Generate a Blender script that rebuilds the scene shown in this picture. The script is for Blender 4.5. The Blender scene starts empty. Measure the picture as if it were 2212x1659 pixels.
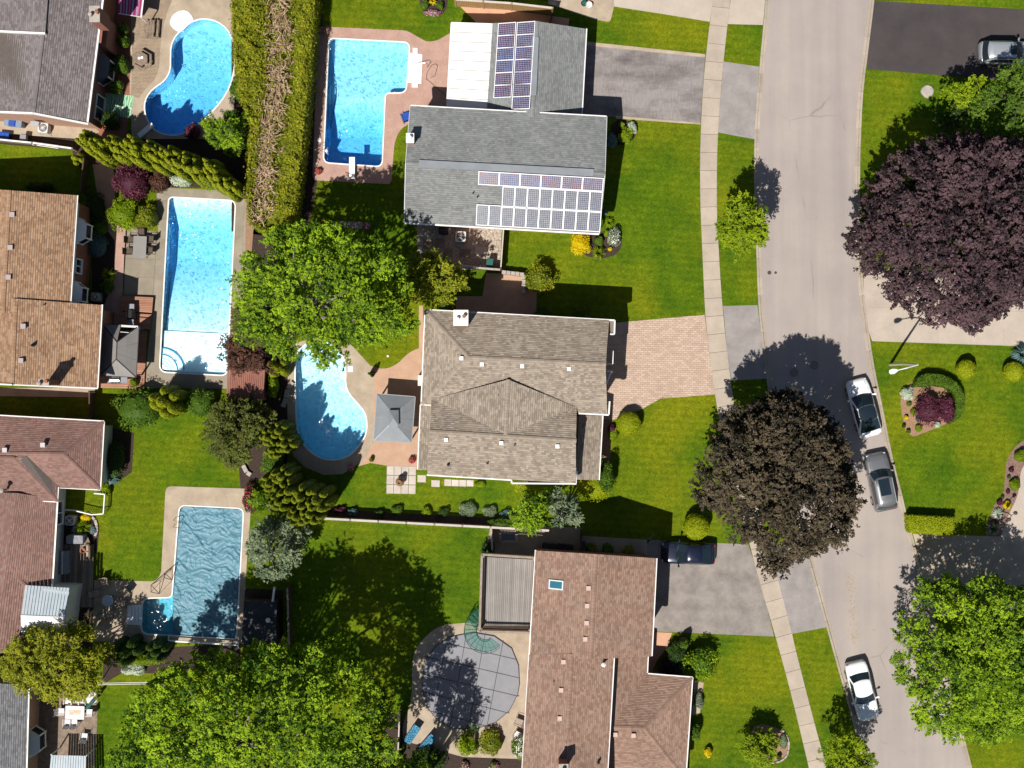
import bpy, bmesh, math, random
import numpy as np
from mathutils import Vector, noise
from mathutils.geometry import tessellate_polygon, delaunay_2d_cdt, intersect_point_line

R = math.radians
scene = bpy.context.scene
COL = scene.collection
random.seed(7)

# ------------------------------------------------------------------ camera, sky, sun, exposure
PXM = 27.0          # photo pixels (2212 wide) per metre on the ground
CAMH = 110.0        # drone height
WIDTH_M = 2212 / PXM
cam_d = bpy.data.cameras.new("camera")
cam = bpy.data.objects.new("camera", cam_d)
COL.objects.link(cam)
cam.location = (0, 0, CAMH)
cam.rotation_euler = (0, 0, 0)
cam_d.sensor_width = 36.0
cam_d.lens = 36.0 * CAMH / WIDTH_M
cam_d.clip_start = 1.0
cam_d.clip_end = 2000.0
scene.camera = cam

SUN_DIR = Vector((-0.524, -0.851, 0.0)).normalized() * 0.62
SUN_DIR.z = 1.0
SUN_DIR.normalize()                       # towards the sun
SUN_EL = math.asin(SUN_DIR.z)
SUN_AZ = math.atan2(SUN_DIR.x, SUN_DIR.y)
world = bpy.data.worlds.new("World")
scene.world = world
world.use_nodes = True
wn = world.node_tree.nodes
wl = world.node_tree.links
wn.clear()
w_out = wn.new("ShaderNodeOutputWorld")
w_bg = wn.new("ShaderNodeBackground")
w_sky = wn.new("ShaderNodeTexSky")
w_sky.sky_type = 'NISHITA'
w_sky.sun_disc = False
w_sky.sun_elevation = SUN_EL
w_sky.sun_rotation = SUN_AZ
w_sky.altitude = 100
w_bg.inputs["Strength"].default_value = 0.05
wl.new(w_sky.outputs[0], w_bg.inputs[0])
wl.new(w_bg.outputs[0], w_out.inputs[0])
sun_d = bpy.data.lights.new("sun", 'SUN')
sun_d.energy = 5.0
sun_d.angle = R(0.5)
sun_d.color = (1.0, 0.955, 0.88)
sun = bpy.data.objects.new("sun", sun_d)
COL.objects.link(sun)
sun.rotation_euler = SUN_DIR.to_track_quat('Z', 'Y').to_euler()
sun.location = (0, 0, 60)
scene.view_settings.view_transform = 'Standard'
scene.view_settings.look = 'None'
scene.view_settings.exposure = 0.27
scene.view_settings.gamma = 1.0
scene.view_settings.use_curve_mapping = False
scene.cycles.max_bounces = 8
scene.cycles.transparent_max_bounces = 12
scene.cycles.volume_bounces = 0

# ------------------------------------------------------------------ helpers
def P(x, y, z=0.0):
    """Photo pixel (2212 x 1659 reading) of a point known to stand at height z -> world point."""
    k = (1 - z / CAMH) / PXM
    return ((x - 1106) * k, (829.5 - y) * k, z)

def P2(pts, z=0.0):
    return [P(a, b, z) for a, b in pts]

WORLD_LOC = {}

def reg(o, label=None, cat=None, group=None, kind=None):
    if label: o['label'] = label
    if cat: o['category'] = cat
    if group: o['group'] = group
    if kind: o['kind'] = kind
    return o

def thing(name, label, cat, loc=(0, 0, 0), rotz=0.0, group=None, kind=None):
    o = bpy.data.objects.new(name, None)
    o.empty_display_size = 0.3
    COL.objects.link(o)
    o.location = loc
    o.rotation_euler = (0, 0, rotz)
    WORLD_LOC[o.name] = (loc[0], loc[1], loc[2])
    return reg(o, label, cat, group, kind)

def base_of(p):
    x = y = z = 0.0
    while p is not None:
        x += p.location.x; y += p.location.y; z += p.location.z
        p = p.parent
    return x, y, z

class MB:
    """collects faces; build() links ONE mesh object. World coordinates unless local=True."""
    def __init__(self):
        self.v = []; self.f = []; self.m = []; self.t = []
    def quad(self, *ps, mi=0, tint=None):
        b = len(self.v)
        self.v.extend([tuple(p) for p in ps])
        self.f.append(tuple(range(b, b + len(ps))))
        self.m.append(mi)
        self.t.append(tint)
    def box(self, x0, x1, y0, y1, z0, z1, mi=0, rot=0.0, c=None, tint=None):
        b = len(self.v)
        cx, cy = ((x0 + x1) / 2, (y0 + y1) / 2) if c is None else c
        cs, sn = math.cos(rot), math.sin(rot)
        for z in (z0, z1):
            for x, y in ((x0, y0), (x1, y0), (x1, y1), (x0, y1)):
                dx, dy = x - cx, y - cy
                self.v.append((cx + dx * cs - dy * sn, cy + dx * sn + dy * cs, z))
        for q in ((3, 2, 1, 0), (4, 5, 6, 7), (0, 1, 5, 4), (1, 2, 6, 5), (2, 3, 7, 6), (3, 0, 4, 7)):
            self.f.append(tuple(b + i for i in q)); self.m.append(mi); self.t.append(tint)
    def bar(self, a, b_, w, h=None, mi=0, up=(0, 0, 1)):
        """square bar between two points"""
        h = w if h is None else h
        a = Vector(a); b = Vector(b_); d = (b - a)
        if d.length < 1e-6: return
        d.normalize()
        u = Vector(up)
        if abs(d.dot(u)) > 0.95: u = Vector((1, 0, 0))
        s = d.cross(u).normalized() * (w / 2)
        t = s.cross(d).normalized() * (h / 2)
        n = len(self.v)
        for p in (a, b):
            for q in (-s - t, s - t, s + t, -s + t):
                self.v.append(tuple(p + q))
        for q in ((3, 2, 1, 0), (4, 5, 6, 7), (0, 1, 5, 4), (1, 2, 6, 5), (2, 3, 7, 6), (3, 0, 4, 7)):
            self.f.append(tuple(n + i for i in q)); self.m.append(mi); self.t.append(None)
    def tube(self, pts, r, n=6, mi=0):
        pts = [Vector(p) for p in pts]
        rs = r if isinstance(r, (list, tuple)) else [r] * len(pts)
        rings = []
        for i, p in enumerate(pts):
            d = (pts[min(i + 1, len(pts) - 1)] - pts[max(i - 1, 0)])
            if d.length < 1e-9: d = Vector((0, 0, 1))
            d.normalize()
            u = Vector((0, 0, 1)) if abs(d.z) < 0.9 else Vector((1, 0, 0))
            s = d.cross(u).normalized(); t = s.cross(d)
            b = len(self.v)
            for k in range(n):
                a = 2 * math.pi * k / n
                self.v.append(tuple(p + (s * math.cos(a) + t * math.sin(a)) * rs[i]))
            rings.append(b)
        for i in range(len(rings) - 1):
            a, b = rings[i], rings[i + 1]
            for k in range(n):
                k2 = (k + 1) % n
                self.f.append((a + k, a + k2, b + k2, b + k)); self.m.append(mi); self.t.append(None)
        self.f.append(tuple(rings[0] + k for k in reversed(range(n)))); self.m.append(mi); self.t.append(None)
        self.f.append(tuple(rings[-1] + k for k in range(n))); self.m.append(mi); self.t.append(None)
    def lathe(self, c, prof, n=16, mi=0):
        """prof = [(radius, z)] from the bottom up, revolved about a vertical axis at c"""
        rings = []
        for r, z in prof:
            b = len(self.v)
            for k in range(n):
                a = 2 * math.pi * k / n
                self.v.append((c[0] + r * math.cos(a), c[1] + r * math.sin(a), c[2] + z))
            rings.append(b)
        for i in range(len(rings) - 1):
            a, b = rings[i], rings[i + 1]
            for k in range(n):
                k2 = (k + 1) % n
                self.f.append((a + k, a + k2, b + k2, b + k)); self.m.append(mi); self.t.append(None)
        self.f.append(tuple(rings[0] + k for k in reversed(range(n)))); self.m.append(mi); self.t.append(None)
        self.f.append(tuple(rings[-1] + k for k in range(n))); self.m.append(mi); self.t.append(None)
    def prism(self, poly, z0, z1, mi=0, mi_side=None):
        """poly: list of (x, y); ccw or cw"""
        area = sum(poly[i][0] * poly[(i + 1) % len(poly)][1] - poly[(i + 1) % len(poly)][0] * poly[i][1] for i in range(len(poly)))
        if area < 0: poly = poly[::-1]
        n = len(poly); b = len(self.v)
        for z in (z0, z1):
            for p in poly: self.v.append((p[0], p[1], z))
        tr = tessellate_polygon([[Vector((p[0], p[1], 0)) for p in poly]])
        for t in tr:
            a, c, d = t
            ar = (poly[c][0] - poly[a][0]) * (poly[d][1] - poly[a][1]) - (poly[d][0] - poly[a][0]) * (poly[c][1] - poly[a][1])
            if ar < 0: c, d = d, c
            self.f.append((b + n + a, b + n + c, b + n + d)); self.m.append(mi); self.t.append(None)
            self.f.append((b + a, b + d, b + c)); self.m.append(mi); self.t.append(None)
        ms = mi if mi_side is None else mi_side
        for i in range(n):
            j = (i + 1) % n
            self.f.append((b + i, b + j, b + n + j, b + n + i)); self.m.append(ms); self.t.append(None)
    def build(self, name, mat=None, parent=None, local=False, smooth=False, bevel=0.0, kind=None, label=None):
        me = bpy.data.meshes.new(name)
        if local or parent is None:
            off = (0.0, 0.0, 0.0)
        else:
            off = base_of(parent)
        loc = (0.0, 0.0, 0.0)
        if parent is None and not local:
            arr = np.array(self.v)
            loc = (float(arr[:, 0].mean()), float(arr[:, 1].mean()), float(arr[:, 2].min()))
            off = loc
        me.from_pydata([(a - off[0], b - off[1], c - off[2]) for a, b, c in self.v], [], self.f)
        mats = mat if isinstance(mat, (list, tuple)) else [mat]
        for m in mats:
            if m is not None: me.materials.append(m)
        if len(mats) > 1:
            me.polygons.foreach_set("material_index", self.m)
        if any(t is not None for t in self.t):
            at = me.attributes.new("tint", 'FLOAT', 'FACE')
            at.data.foreach_set("value", [0.5 if t is None else float(t) for t in self.t])
        if smooth:
            me.polygons.foreach_set("use_smooth", [True] * len(me.polygons))
        me.update()
        o = bpy.data.objects.new(name, me)
        o.location = loc
        COL.objects.link(o)
        if parent is not None: o.parent = parent
        if bevel > 0:
            bm = o.modifiers.new("bevel", 'BEVEL'); bm.width = bevel; bm.segments = 2; bm.limit_method = 'ANGLE'
        if kind: o['kind'] = kind
        if label: o['label'] = label
        return o

def copy_tree(o, parent=None):
    c = o.copy()
    COL.objects.link(c)
    if parent is not None: c.parent = parent
    for ch in list(o.children):
        copy_tree(ch, c)
    return c

# ------------------------------------------------------------------ materials
def new_mat(name):
    m = bpy.data.materials.new(name); m.use_nodes = True
    nt = m.node_tree; nt.nodes.clear()
    out = nt.nodes.new("ShaderNodeOutputMaterial")
    return m, nt, out

def N(nt, typ, **kw):
    n = nt.nodes.new(typ)
    for k, v in kw.items():
        if k in n.inputs: n.inputs[k].default_value = v
        else: setattr(n, k, v)
    return n

def rgba(c): return (c[0], c[1], c[2], 1.0)

def coords(nt):
    return nt.nodes.new("ShaderNodeTexCoord").outputs["Object"]

def noise_fac(nt, co, scale, detail=4, rough=0.6, lo=0.3, hi=0.7):
    n = N(nt, "ShaderNodeTexNoise", Scale=scale, Detail=detail, Roughness=rough)
    nt.links.new(co, n.inputs["Vector"])
    r = N(nt, "ShaderNodeMapRange")
    r.inputs["From Min"].default_value = lo; r.inputs["From Max"].default_value = hi
    nt.links.new(n.outputs["Fac"], r.inputs["Value"])
    return r.outputs["Result"]

def mixc(nt, fac, a, b, mode='MIX'):
    m = N(nt, "ShaderNodeMix", data_type='RGBA', blend_type=mode)
    L = nt.links
    for sock, v in ((m.inputs[0], fac), (m.inputs[6], a), (m.inputs[7], b)):
        if isinstance(v, (int, float)): sock.default_value = v
        elif isinstance(v, tuple): sock.default_value = rgba(v)
        else: L.new(v, sock)
    return m.outputs[2]

def bsdf(nt, out, col, rough=0.8, metal=0.0, spec=0.3, coat=0.0):
    b = N(nt, "ShaderNodeBsdfPrincipled", Roughness=rough, Metallic=metal)
    b.inputs["Specular IOR Level"].default_value = spec
    b.inputs["Coat Weight"].default_value = coat
    if isinstance(col, tuple): b.inputs["Base Color"].default_value = rgba(col)
    else: nt.links.new(col, b.inputs["Base Color"])
    nt.links.new(b.outputs[0], out.inputs[0])
    return b

def add_bump(nt, b, h, strength=0.3, dist=0.02):
    bp = N(nt, "ShaderNodeBump", Strength=strength, Distance=dist)
    nt.links.new(h, bp.inputs["Height"])
    nt.links.new(bp.outputs[0], b.inputs["Normal"])

def pmat(name, c, c2=None, rough=0.8, scale=3.0, detail=6, metal=0.0, spec=0.3, coat=0.0, bump=0.0, bscale=40.0, fine=0.0, fscale=30.0, lo=0.3, hi=0.7, ov=0.0, streak=None, crack=0.0):
    """plain surface: two colours mixed by noise, optional fine speckle and bump"""
    m, nt, out = new_mat(name)
    co = coords(nt)
    c2 = c2 or tuple(v * 0.82 for v in c)
    col = mixc(nt, noise_fac(nt, co, scale, detail, 0.65, lo, hi), c2, c)
    if fine:
        f = noise_fac(nt, co, fscale, 2, 0.7, 0.25, 0.75)
        dk = mixc(nt, fine, (1, 1, 1), tuple([0.25] * 3))
        sp = mixc(nt, f, dk, (1.0, 1.0, 1.0))
        col = mixc(nt, 1.0, col, sp, 'MULTIPLY')
    if ov:      # each piece its own shade
        oi = N(nt, "ShaderNodeObjectInfo")
        col = mixc(nt, 1.0, col, mixc(nt, oi.outputs["Random"], tuple([1 - ov] * 3), (1.0, 1.0, 1.0)), 'MULTIPLY')
    if crack:   # fine wandering cracks
        wn2 = N(nt, "ShaderNodeTexNoise", Scale=.8, Detail=4); nt.links.new(co, wn2.inputs["Vector"])
        vo = N(nt, "ShaderNodeTexVoronoi", feature='DISTANCE_TO_EDGE', Scale=crack); nt.links.new(mixc(nt, .25, co, wn2.outputs["Color"], 'ADD'), vo.inputs["Vector"])
        cr = N(nt, "ShaderNodeMapRange"); cr.inputs["From Max"].default_value = .007; nt.links.new(vo.outputs["Distance"], cr.inputs["Value"])
        msk = noise_fac(nt, co, .3, 3, .6, .50, .62)
        col = mixc(nt, 1.0, col, mixc(nt, cr.outputs[0], mixc(nt, msk, (1.0, 1.0, 1.0), (.74, .72, .72)), (1.0, 1.0, 1.0)), 'MULTIPLY')
        col = mixc(nt, noise_fac(nt, co, 1.7, 3, .6, .70, .80), col, tuple(v * .72 for v in c2))
    if streak:  # wear drawn out along one direction
        mp = N(nt, "ShaderNodeMapping"); mp.inputs["Scale"].default_value = streak; nt.links.new(co, mp.inputs["Vector"])
        col = mixc(nt, 1.0, col, mixc(nt, noise_fac(nt, mp.outputs[0], 1.0, 4, .6), (.86, .87, .90), (1.04, 1.03, 1.02)), 'MULTIPLY')
    b = bsdf(nt, out, col, rough, metal, spec, coat)
    if bump:
        add_bump(nt, b, noise_fac(nt, co, bscale, 3, 0.6, 0.0, 1.0), bump, 0.02)
    return m

def tint_mat(name, dark, light, rough=0.85, fine=0.25, fscale=60.0, patch=0.25, pscale=0.5, spec=0.2, metal=0.0):
    """per-piece tint attribute picks between two colours; large soft patches of wear"""
    m, nt, out = new_mat(name)
    co = coords(nt)
    at = N(nt, "ShaderNodeAttribute", attribute_name="tint")
    col = mixc(nt, at.outputs["Fac"], dark, light)
    f = noise_fac(nt, co, fscale, 2, 0.7, 0.25, 0.75)
    col = mixc(nt, 1.0, col, mixc(nt, f, tuple([1 - fine] * 3), (1.0, 1.0, 1.0)), 'MULTIPLY')
    p = noise_fac(nt, co, pscale, 5, 0.65, 0.3, 0.7)
    col = mixc(nt, 1.0, col, mixc(nt, p, tuple([1 - patch] * 3), (1.0, 1.0, 1.0)), 'MULTIPLY')
    bsdf(nt, out, col, rough, metal, spec)
    return m

def leaf_mat(name, dark, light, trans=0.25, spec=0.15):
    m, nt, out = new_mat(name)
    at = N(nt, "ShaderNodeAttribute", attribute_name="tint")
    col = mixc(nt, at.outputs["Fac"], dark, light)
    b = N(nt, "ShaderNodeBsdfPrincipled", Roughness=0.6)
    b.inputs["Specular IOR Level"].default_value = spec
    nt.links.new(col, b.inputs["Base Color"])
    t = N(nt, "ShaderNodeBsdfTranslucent")
    nt.links.new(mixc(nt, 1.0, col, (1.0, 1.0, 0.6), 'MULTIPLY'), t.inputs["Color"])
    ms = N(nt, "ShaderNodeMixShader", Fac=trans)
    nt.links.new(b.outputs[0], ms.inputs[1]); nt.links.new(t.outputs[0], ms.inputs[2])
    nt.links.new(ms.outputs[0], out.inputs[0])
    return m

def lawn_mat():
    m, nt, out = new_mat("lawn_grass")
    co = coords(nt)
    base = mixc(nt, noise_fac(nt, co, 0.35, 6, 0.62, 0.32, 0.68), (0.050, 0.112, 0.004), (0.104, 0.172, 0.005))
    yel = noise_fac(nt, co, 0.11, 5, 0.6, 0.44, 0.68)
    base = mixc(nt, yel, base, (0.176, 0.200, 0.006))
    mid = noise_fac(nt, co, 2.2, 5, 0.75, 0.28, 0.72)
    base = mixc(nt, 1.0, base, mixc(nt, mid, (0.58, 0.64, 0.55), (1.25, 1.2, 1.15)), 'MULTIPLY')
    tuft = noise_fac(nt, co, 5.5, 4, 0.8, 0.3, 0.7)
    base = mixc(nt, 1.0, base, mixc(nt, tuft, (0.62, 0.68, 0.6), (1.42, 1.32, 1.3)), 'MULTIPLY')
    fine = noise_fac(nt, co, 14.0, 3, 0.8, 0.25, 0.75)
    base = mixc(nt, 1.0, base, mixc(nt, fine, (0.42, 0.48, 0.4), (1.5, 1.42, 1.4)), 'MULTIPLY')
    # dry straw flecks and bare scuffs
    dry = noise_fac(nt, co, 3.2, 5, 0.8, 0.63, 0.78)
    base = mixc(nt, dry, base, (0.26, 0.235, 0.05))
    worn = noise_fac(nt, co, 0.55, 5, 0.75, 0.66, 0.80)
    base = mixc(nt, worn, base, (0.21, 0.185, 0.03))
    mp = N(nt, "ShaderNodeMapping"); mp.inputs["Rotation"].default_value = (0, 0, 0.06); nt.links.new(co, mp.inputs["Vector"])
    ms = N(nt, "ShaderNodeTexWave", Scale=0.55, Distortion=1.2, Detail=2); ms.bands_direction = 'Y'; nt.links.new(mp.outputs[0], ms.inputs["Vector"])
    base = mixc(nt, 1.0, base, mixc(nt, ms.outputs["Fac"], (0.90, 0.93, 0.9), (1.08, 1.05, 1.05)), 'MULTIPLY')
    b = bsdf(nt, out, base, 0.9, 0, 0.1)
    add_bump(nt, b, noise_fac(nt, co, 22.0, 3, 0.8, 0, 1), 0.8, 0.05)
    return m

def water_mat():
    m, nt, out = new_mat("pool_water")
    co = coords(nt)
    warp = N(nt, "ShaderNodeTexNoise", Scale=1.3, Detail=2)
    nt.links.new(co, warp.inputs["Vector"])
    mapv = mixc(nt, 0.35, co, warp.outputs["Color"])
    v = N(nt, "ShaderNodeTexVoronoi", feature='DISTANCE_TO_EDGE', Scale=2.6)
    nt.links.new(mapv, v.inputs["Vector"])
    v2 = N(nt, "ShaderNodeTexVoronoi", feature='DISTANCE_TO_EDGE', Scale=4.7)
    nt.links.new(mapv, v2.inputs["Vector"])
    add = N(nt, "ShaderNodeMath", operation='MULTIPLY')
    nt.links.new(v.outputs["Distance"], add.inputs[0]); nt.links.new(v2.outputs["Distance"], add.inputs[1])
    ripple_caustic = N(nt, "ShaderNodeMapRange"); ripple_caustic.inputs["From Min"].default_value = 0.0; ripple_caustic.inputs["From Max"].default_value = 0.05
    nt.links.new(add.outputs[0], ripple_caustic.inputs["Value"])
    col = mixc(nt, ripple_caustic.outputs["Result"], (0.99, 1.0, 1.0), (0.82, 0.92, 0.96))  # caustic light network of the pool floor put into the transmission colour
    tr = N(nt, "ShaderNodeBsdfTransparent"); nt.links.new(col, tr.inputs["Color"])
    gl = N(nt, "ShaderNodeBsdfGlossy", Roughness=0.06)
    bp = N(nt, "ShaderNodeBump", Strength=0.5, Distance=0.05)
    nt.links.new(ripple_caustic.outputs["Result"], bp.inputs["Height"]); nt.links.new(bp.outputs[0], gl.inputs["Normal"])
    fr = N(nt, "ShaderNodeFresnel", IOR=1.33); nt.links.new(bp.outputs[0], fr.inputs["Normal"])
    ms = N(nt, "ShaderNodeMixShader")
    nt.links.new(fr.outputs[0], ms.inputs[0]); nt.links.new(tr.outputs[0], ms.inputs[1]); nt.links.new(gl.outputs[0], ms.inputs[2])
    nt.links.new(ms.outputs[0], out.inputs[0])
    return m, nt, out

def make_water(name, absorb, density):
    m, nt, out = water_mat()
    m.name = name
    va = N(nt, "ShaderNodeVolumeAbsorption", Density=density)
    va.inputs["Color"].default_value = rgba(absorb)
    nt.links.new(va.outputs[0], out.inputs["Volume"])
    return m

M = {}
M['lawn'] = lawn_mat()
M['road'] = pmat("road_asphalt", (0.45, 0.385, 0.345), (0.36, 0.315, 0.29), 0.9, 0.16, fine=0.45, fscale=30, bump=0.15, streak=(.75, .035, 1), crack=.13)
M['kerb'] = pmat("kerb_concrete", (0.50, 0.42, 0.34), (0.37, 0.31, 0.25), 0.85, 0.8, fine=0.3, fscale=14, ov=.22)
M['sidewalk'] = pmat("sidewalk_concrete", (0.50, 0.42, 0.34), (0.40, 0.335, 0.27), 0.85, 0.9, fine=0.25, fscale=24, ov=.13)
M['apron'] = pmat("apron_asphalt", (0.36, 0.325, 0.31), (0.25, 0.225, 0.215), 0.9, 0.9, crack=.4, fine=0.35, fscale=30)
M['asphalt_grey'] = pmat("weathered_asphalt", (0.34, 0.30, 0.27), (0.17, 0.15, 0.14), 0.9, 0.8, lo=.22, hi=.62, crack=.35, fine=0.5, fscale=30, bump=0.2)
M['asphalt_dark'] = pmat("fresh_asphalt", (0.075, 0.062, 0.062), (0.05, 0.042, 0.044), 0.8, 0.5, fine=0.4, fscale=40)
M['concrete'] = pmat("patio_concrete", (0.49, 0.40, 0.30), (0.33, 0.26, 0.19), 0.85, 0.8, fine=0.25, fscale=22)
M['concrete_grey'] = pmat("grey_concrete", (0.35, 0.30, 0.225), (0.255, 0.22, 0.17), 0.85, 0.9, fine=0.25, fscale=22, ov=.14)
M['concrete_pale'] = pmat("pale_concrete", (0.52, 0.44, 0.37), (0.42, 0.355, 0.295), 0.85, 0.6, fine=0.25, fscale=20, ov=.08)
M['pink_concrete'] = pmat("stamped_pink_concrete", (0.50, 0.32, 0.255), (0.385, 0.235, 0.19), 0.75, 1.1, fine=0.3, fscale=10, bump=0.3, bscale=8)
M['terracotta'] = pmat("terracotta_concrete", (0.62, 0.36, 0.23), (0.52, 0.29, 0.19), 0.8, 1.0, fine=0.2, fscale=16)
M['peach'] = pmat("peach_stamped_concrete", (0.52, 0.335, 0.225), (0.42, 0.265, 0.18), 0.8, 1.2, fine=0.2, fscale=18)
M['soil'] = pmat("mulch_soil", (0.075, 0.05, 0.038), (0.035, 0.024, 0.02), 0.95, 6.0, fine=0.5, fscale=25, bump=0.6, bscale=25)
M['mulch_tan'] = pmat("tan_mulch", (0.42, 0.25, 0.15), (0.28, 0.17, 0.11), 0.95, 5.0, fine=0.5, fscale=25, bump=0.6)
M['gravel'] = pmat("pebble_gravel", (0.72, 0.62, 0.50), (0.15, 0.115, 0.095), 0.9, 7.0, 4, fine=0.5, fscale=28, bump=1.0, bscale=20)
M['white'] = pmat("white_paint", (0.82, 0.80, 0.78), (0.74, 0.72, 0.70), 0.5, 3)
M['white_plastic'] = pmat("white_plastic", (0.86, 0.86, 0.86), (0.8, 0.8, 0.8), 0.35, 3)
M['siding'] = pmat("grey_siding", (0.62, 0.62, 0.62), (0.52, 0.52, 0.53), 0.6, 2)
M['brick_red'] = pmat("red_brick", (0.34, 0.145, 0.095), (0.25, 0.10, 0.07), 0.9, 5, fine=0.4, fscale=20)
M['brick_pink'] = pmat("pink_brick", (0.56, 0.34, 0.245), (0.46, 0.28, 0.20), 0.9, 5, fine=0.4, fscale=20)
M['wood'] = pmat("weathered_wood", (0.33, 0.25, 0.19), (0.17, 0.125, 0.095), 0.85, 3, fine=0.4, fscale=18)
M['wood_grey'] = pmat("grey_wood", (0.40, 0.33, 0.265), (0.27, 0.215, 0.175), 0.85, 3, fine=0.4, fscale=18)
M['wood_dark'] = pmat("dark_wood", (0.12, 0.075, 0.05), (0.07, 0.045, 0.03), 0.8, 3, fine=0.3)
M['wood_honey'] = pmat("honey_wood", (0.52, 0.33, 0.15), (0.38, 0.23, 0.10), 0.8, 3, fine=0.3)
M['deck_red'] = tint_mat("red_deck_boards", (0.40, 0.19, 0.125), (0.52, 0.27, 0.18), fine=0.2, fscale=20)
M['deck_grey'] = tint_mat("grey_deck_boards", (0.30, 0.275, 0.255), (0.38, 0.35, 0.325), fine=0.15, fscale=20)
M['deck_old'] = tint_mat("old_deck_boards", (0.25, 0.195, 0.15), (0.46, 0.38, 0.29), fine=0.35, fscale=12)
M['steel'] = pmat("steel", (0.55, 0.55, 0.56), None, 0.3, 4, metal=0.9)
M['steel_dark'] = pmat("dark_metal", (0.045, 0.042, 0.042), (0.03, 0.03, 0.03), 0.45, 4, metal=0.3)
M['bronze'] = pmat("bronze_metal", (0.11, 0.08, 0.06), (0.07, 0.05, 0.04), 0.5, 4, metal=0.3)
M['black'] = pmat("black_plastic", (0.018, 0.018, 0.02), (0.012, 0.012, 0.013), 0.5, 4)
M['rubber'] = pmat("tyre_rubber", (0.02, 0.02, 0.02), (0.014, 0.014, 0.014), 0.85, 4)
M['grey_metal'] = pmat("grey_sheet_metal", (0.30, 0.31, 0.33), (0.24, 0.25, 0.27), 0.5, 1.5, metal=0.2)
M['blue_metal'] = pmat("pale_blue_sheet_metal", (0.46, 0.52, 0.56), (0.36, 0.42, 0.47), 0.45, 1.5)
M['shed_red'] = pmat("red_brown_sheet_metal", (0.34, 0.15, 0.11), (0.24, 0.105, 0.08), 0.55, 1.5, fine=0.15)
M['gazebo_grey'] = pmat("grey_gazebo_panel", (0.235, 0.255, 0.275), (0.185, 0.20, 0.22), 0.5, 0.8)
M['gazebo_taupe'] = pmat("taupe_gazebo_panel", (0.25, 0.235, 0.225), (0.20, 0.19, 0.18), 0.55, 0.8)
M['awning_white'] = pmat("white_awning_sheet", (0.86, 0.83, 0.78), (0.80, 0.77, 0.71), 0.5, 0.6)
M['glass'] = pmat("window_glass", (0.02, 0.03, 0.045), (0.012, 0.018, 0.028), 0.06, 1, spec=0.8)
M['blue'] = pmat("blue_plastic", (0.02, 0.09, 0.42), (0.015, 0.06, 0.3), 0.4, 3)
M['blue_grey'] = pmat("grey_blue_plastic", (0.20, 0.27, 0.36), (0.15, 0.2, 0.28), 0.5, 3)
M['green_plastic'] = pmat("green_plastic", (0.02, 0.11, 0.09), (0.015, 0.08, 0.065), 0.5, 3)
M['terracotta_pot'] = pmat("terracotta_pot", (0.36, 0.14, 0.08), (0.27, 0.10, 0.06), 0.8, 5)
M['stone'] = pmat("pale_stone", (0.52, 0.46, 0.41), (0.34, 0.30, 0.27), 0.9, 4, fine=0.4)
M['slab'] = pmat("pale_patio_slab", (0.62, 0.55, 0.49), (0.50, 0.43, 0.38), 0.85, 2, fine=0.25, fscale=18, ov=.12)
M['cushion_white'] = pmat("pale_cushion", (0.70, 0.66, 0.66), (0.6, 0.56, 0.57), 0.9, 5)
M['tan_mesh'] = pmat("tan_sling_fabric", (0.36, 0.29, 0.23), (0.29, 0.23, 0.19), 0.85, 6)
M['brown_wicker'] = pmat("brown_wicker", (0.13, 0.09, 0.065), (0.08, 0.055, 0.04), 0.8, 12)
M['cover_grey'] = pmat("grey_cloth_cover", (0.28, 0.28, 0.31), (0.22, 0.22, 0.25), 0.8, 3)
M['black_cover'] = pmat("black_tarp", (0.035, 0.037, 0.045), (0.02, 0.022, 0.028), 0.55, 1.5)
M['liner'] = pmat("pool_liner_blue", (0.62, 0.86, 0.92), (0.57, 0.82, 0.90), 0.6, 1.0)
M['liner_white'] = pmat("pool_liner_white", (0.88, 0.94, 0.95), (0.85, 0.92, 0.94), 0.6, 1.0)
M['liner_teal'] = pmat("pool_liner_teal", (0.30, 0.66, 0.74), (0.24, 0.58, 0.68), 0.6, 1.0)
M['coping'] = pmat("white_coping", (0.80, 0.79, 0.76), (0.70, 0.69, 0.66), 0.5, 1.5)
# ------------------------------------------------------------------ ground geometry
KERB_L = [(1662,-420),(1655,-120),(1655,-20),(1654,0),(1647,75),(1640,150),(1636,200),(1631,260),(1629,330),(1629,415),(1631,480),(1633.5,532),(1636,620),(1640,690),(1646,735),(1652,790),(1660,850),(1672,920),(1688,1000),(1710,1090),(1735,1175),(1755,1244),(1784,1351),(1806,1430),(1831,1519),(1846,1575),(1872,1680),(1895,1780),(1960,2050)]
KERB_R = [(1897,-420),(1890,-120),(1890,-20),(1889,0),(1876,105),(1870,150),(1864,200),(1859,300),(1857,415),(1861,565),(1867,640),(1876,715),(1888,790),(1896,830),(1912,905),(1921,955),(1932,1005),(1952,1080),(1959,1117),(1971,1155),(1984,1205),(2006,1290),(2034,1400),(2062,1500),(2083,1594),(2100,1659),(2112,1710),(2128,1780),(2193,2050)]
WALK_L = [(1548,-420),(1541,-120),(1541,-20),(1540,0),(1523.5,125),(1513.5,267),(1511.5,415),(1517,540),(1523,682),(1532,765),(1545,855),(1556,925),(1580,1030),(1616,1162),(1637,1244),(1675,1374),(1708,1494),(1744,1644),(1752,1680),(1772,1780),(1836,2050)]
WALK_R = [(1586,-420),(1579,-120),(1579,-20),(1578,0),(1563,125),(1551,267),(1547,415),(1552,540),(1562,682),(1571,765),(1583,855),(1594,925),(1620,1030),(1656,1162),(1679,1244),(1712,1374),(1741,1494),(1782,1644),(1791,1680),(1812,1780),(1876,2050)]

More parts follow.
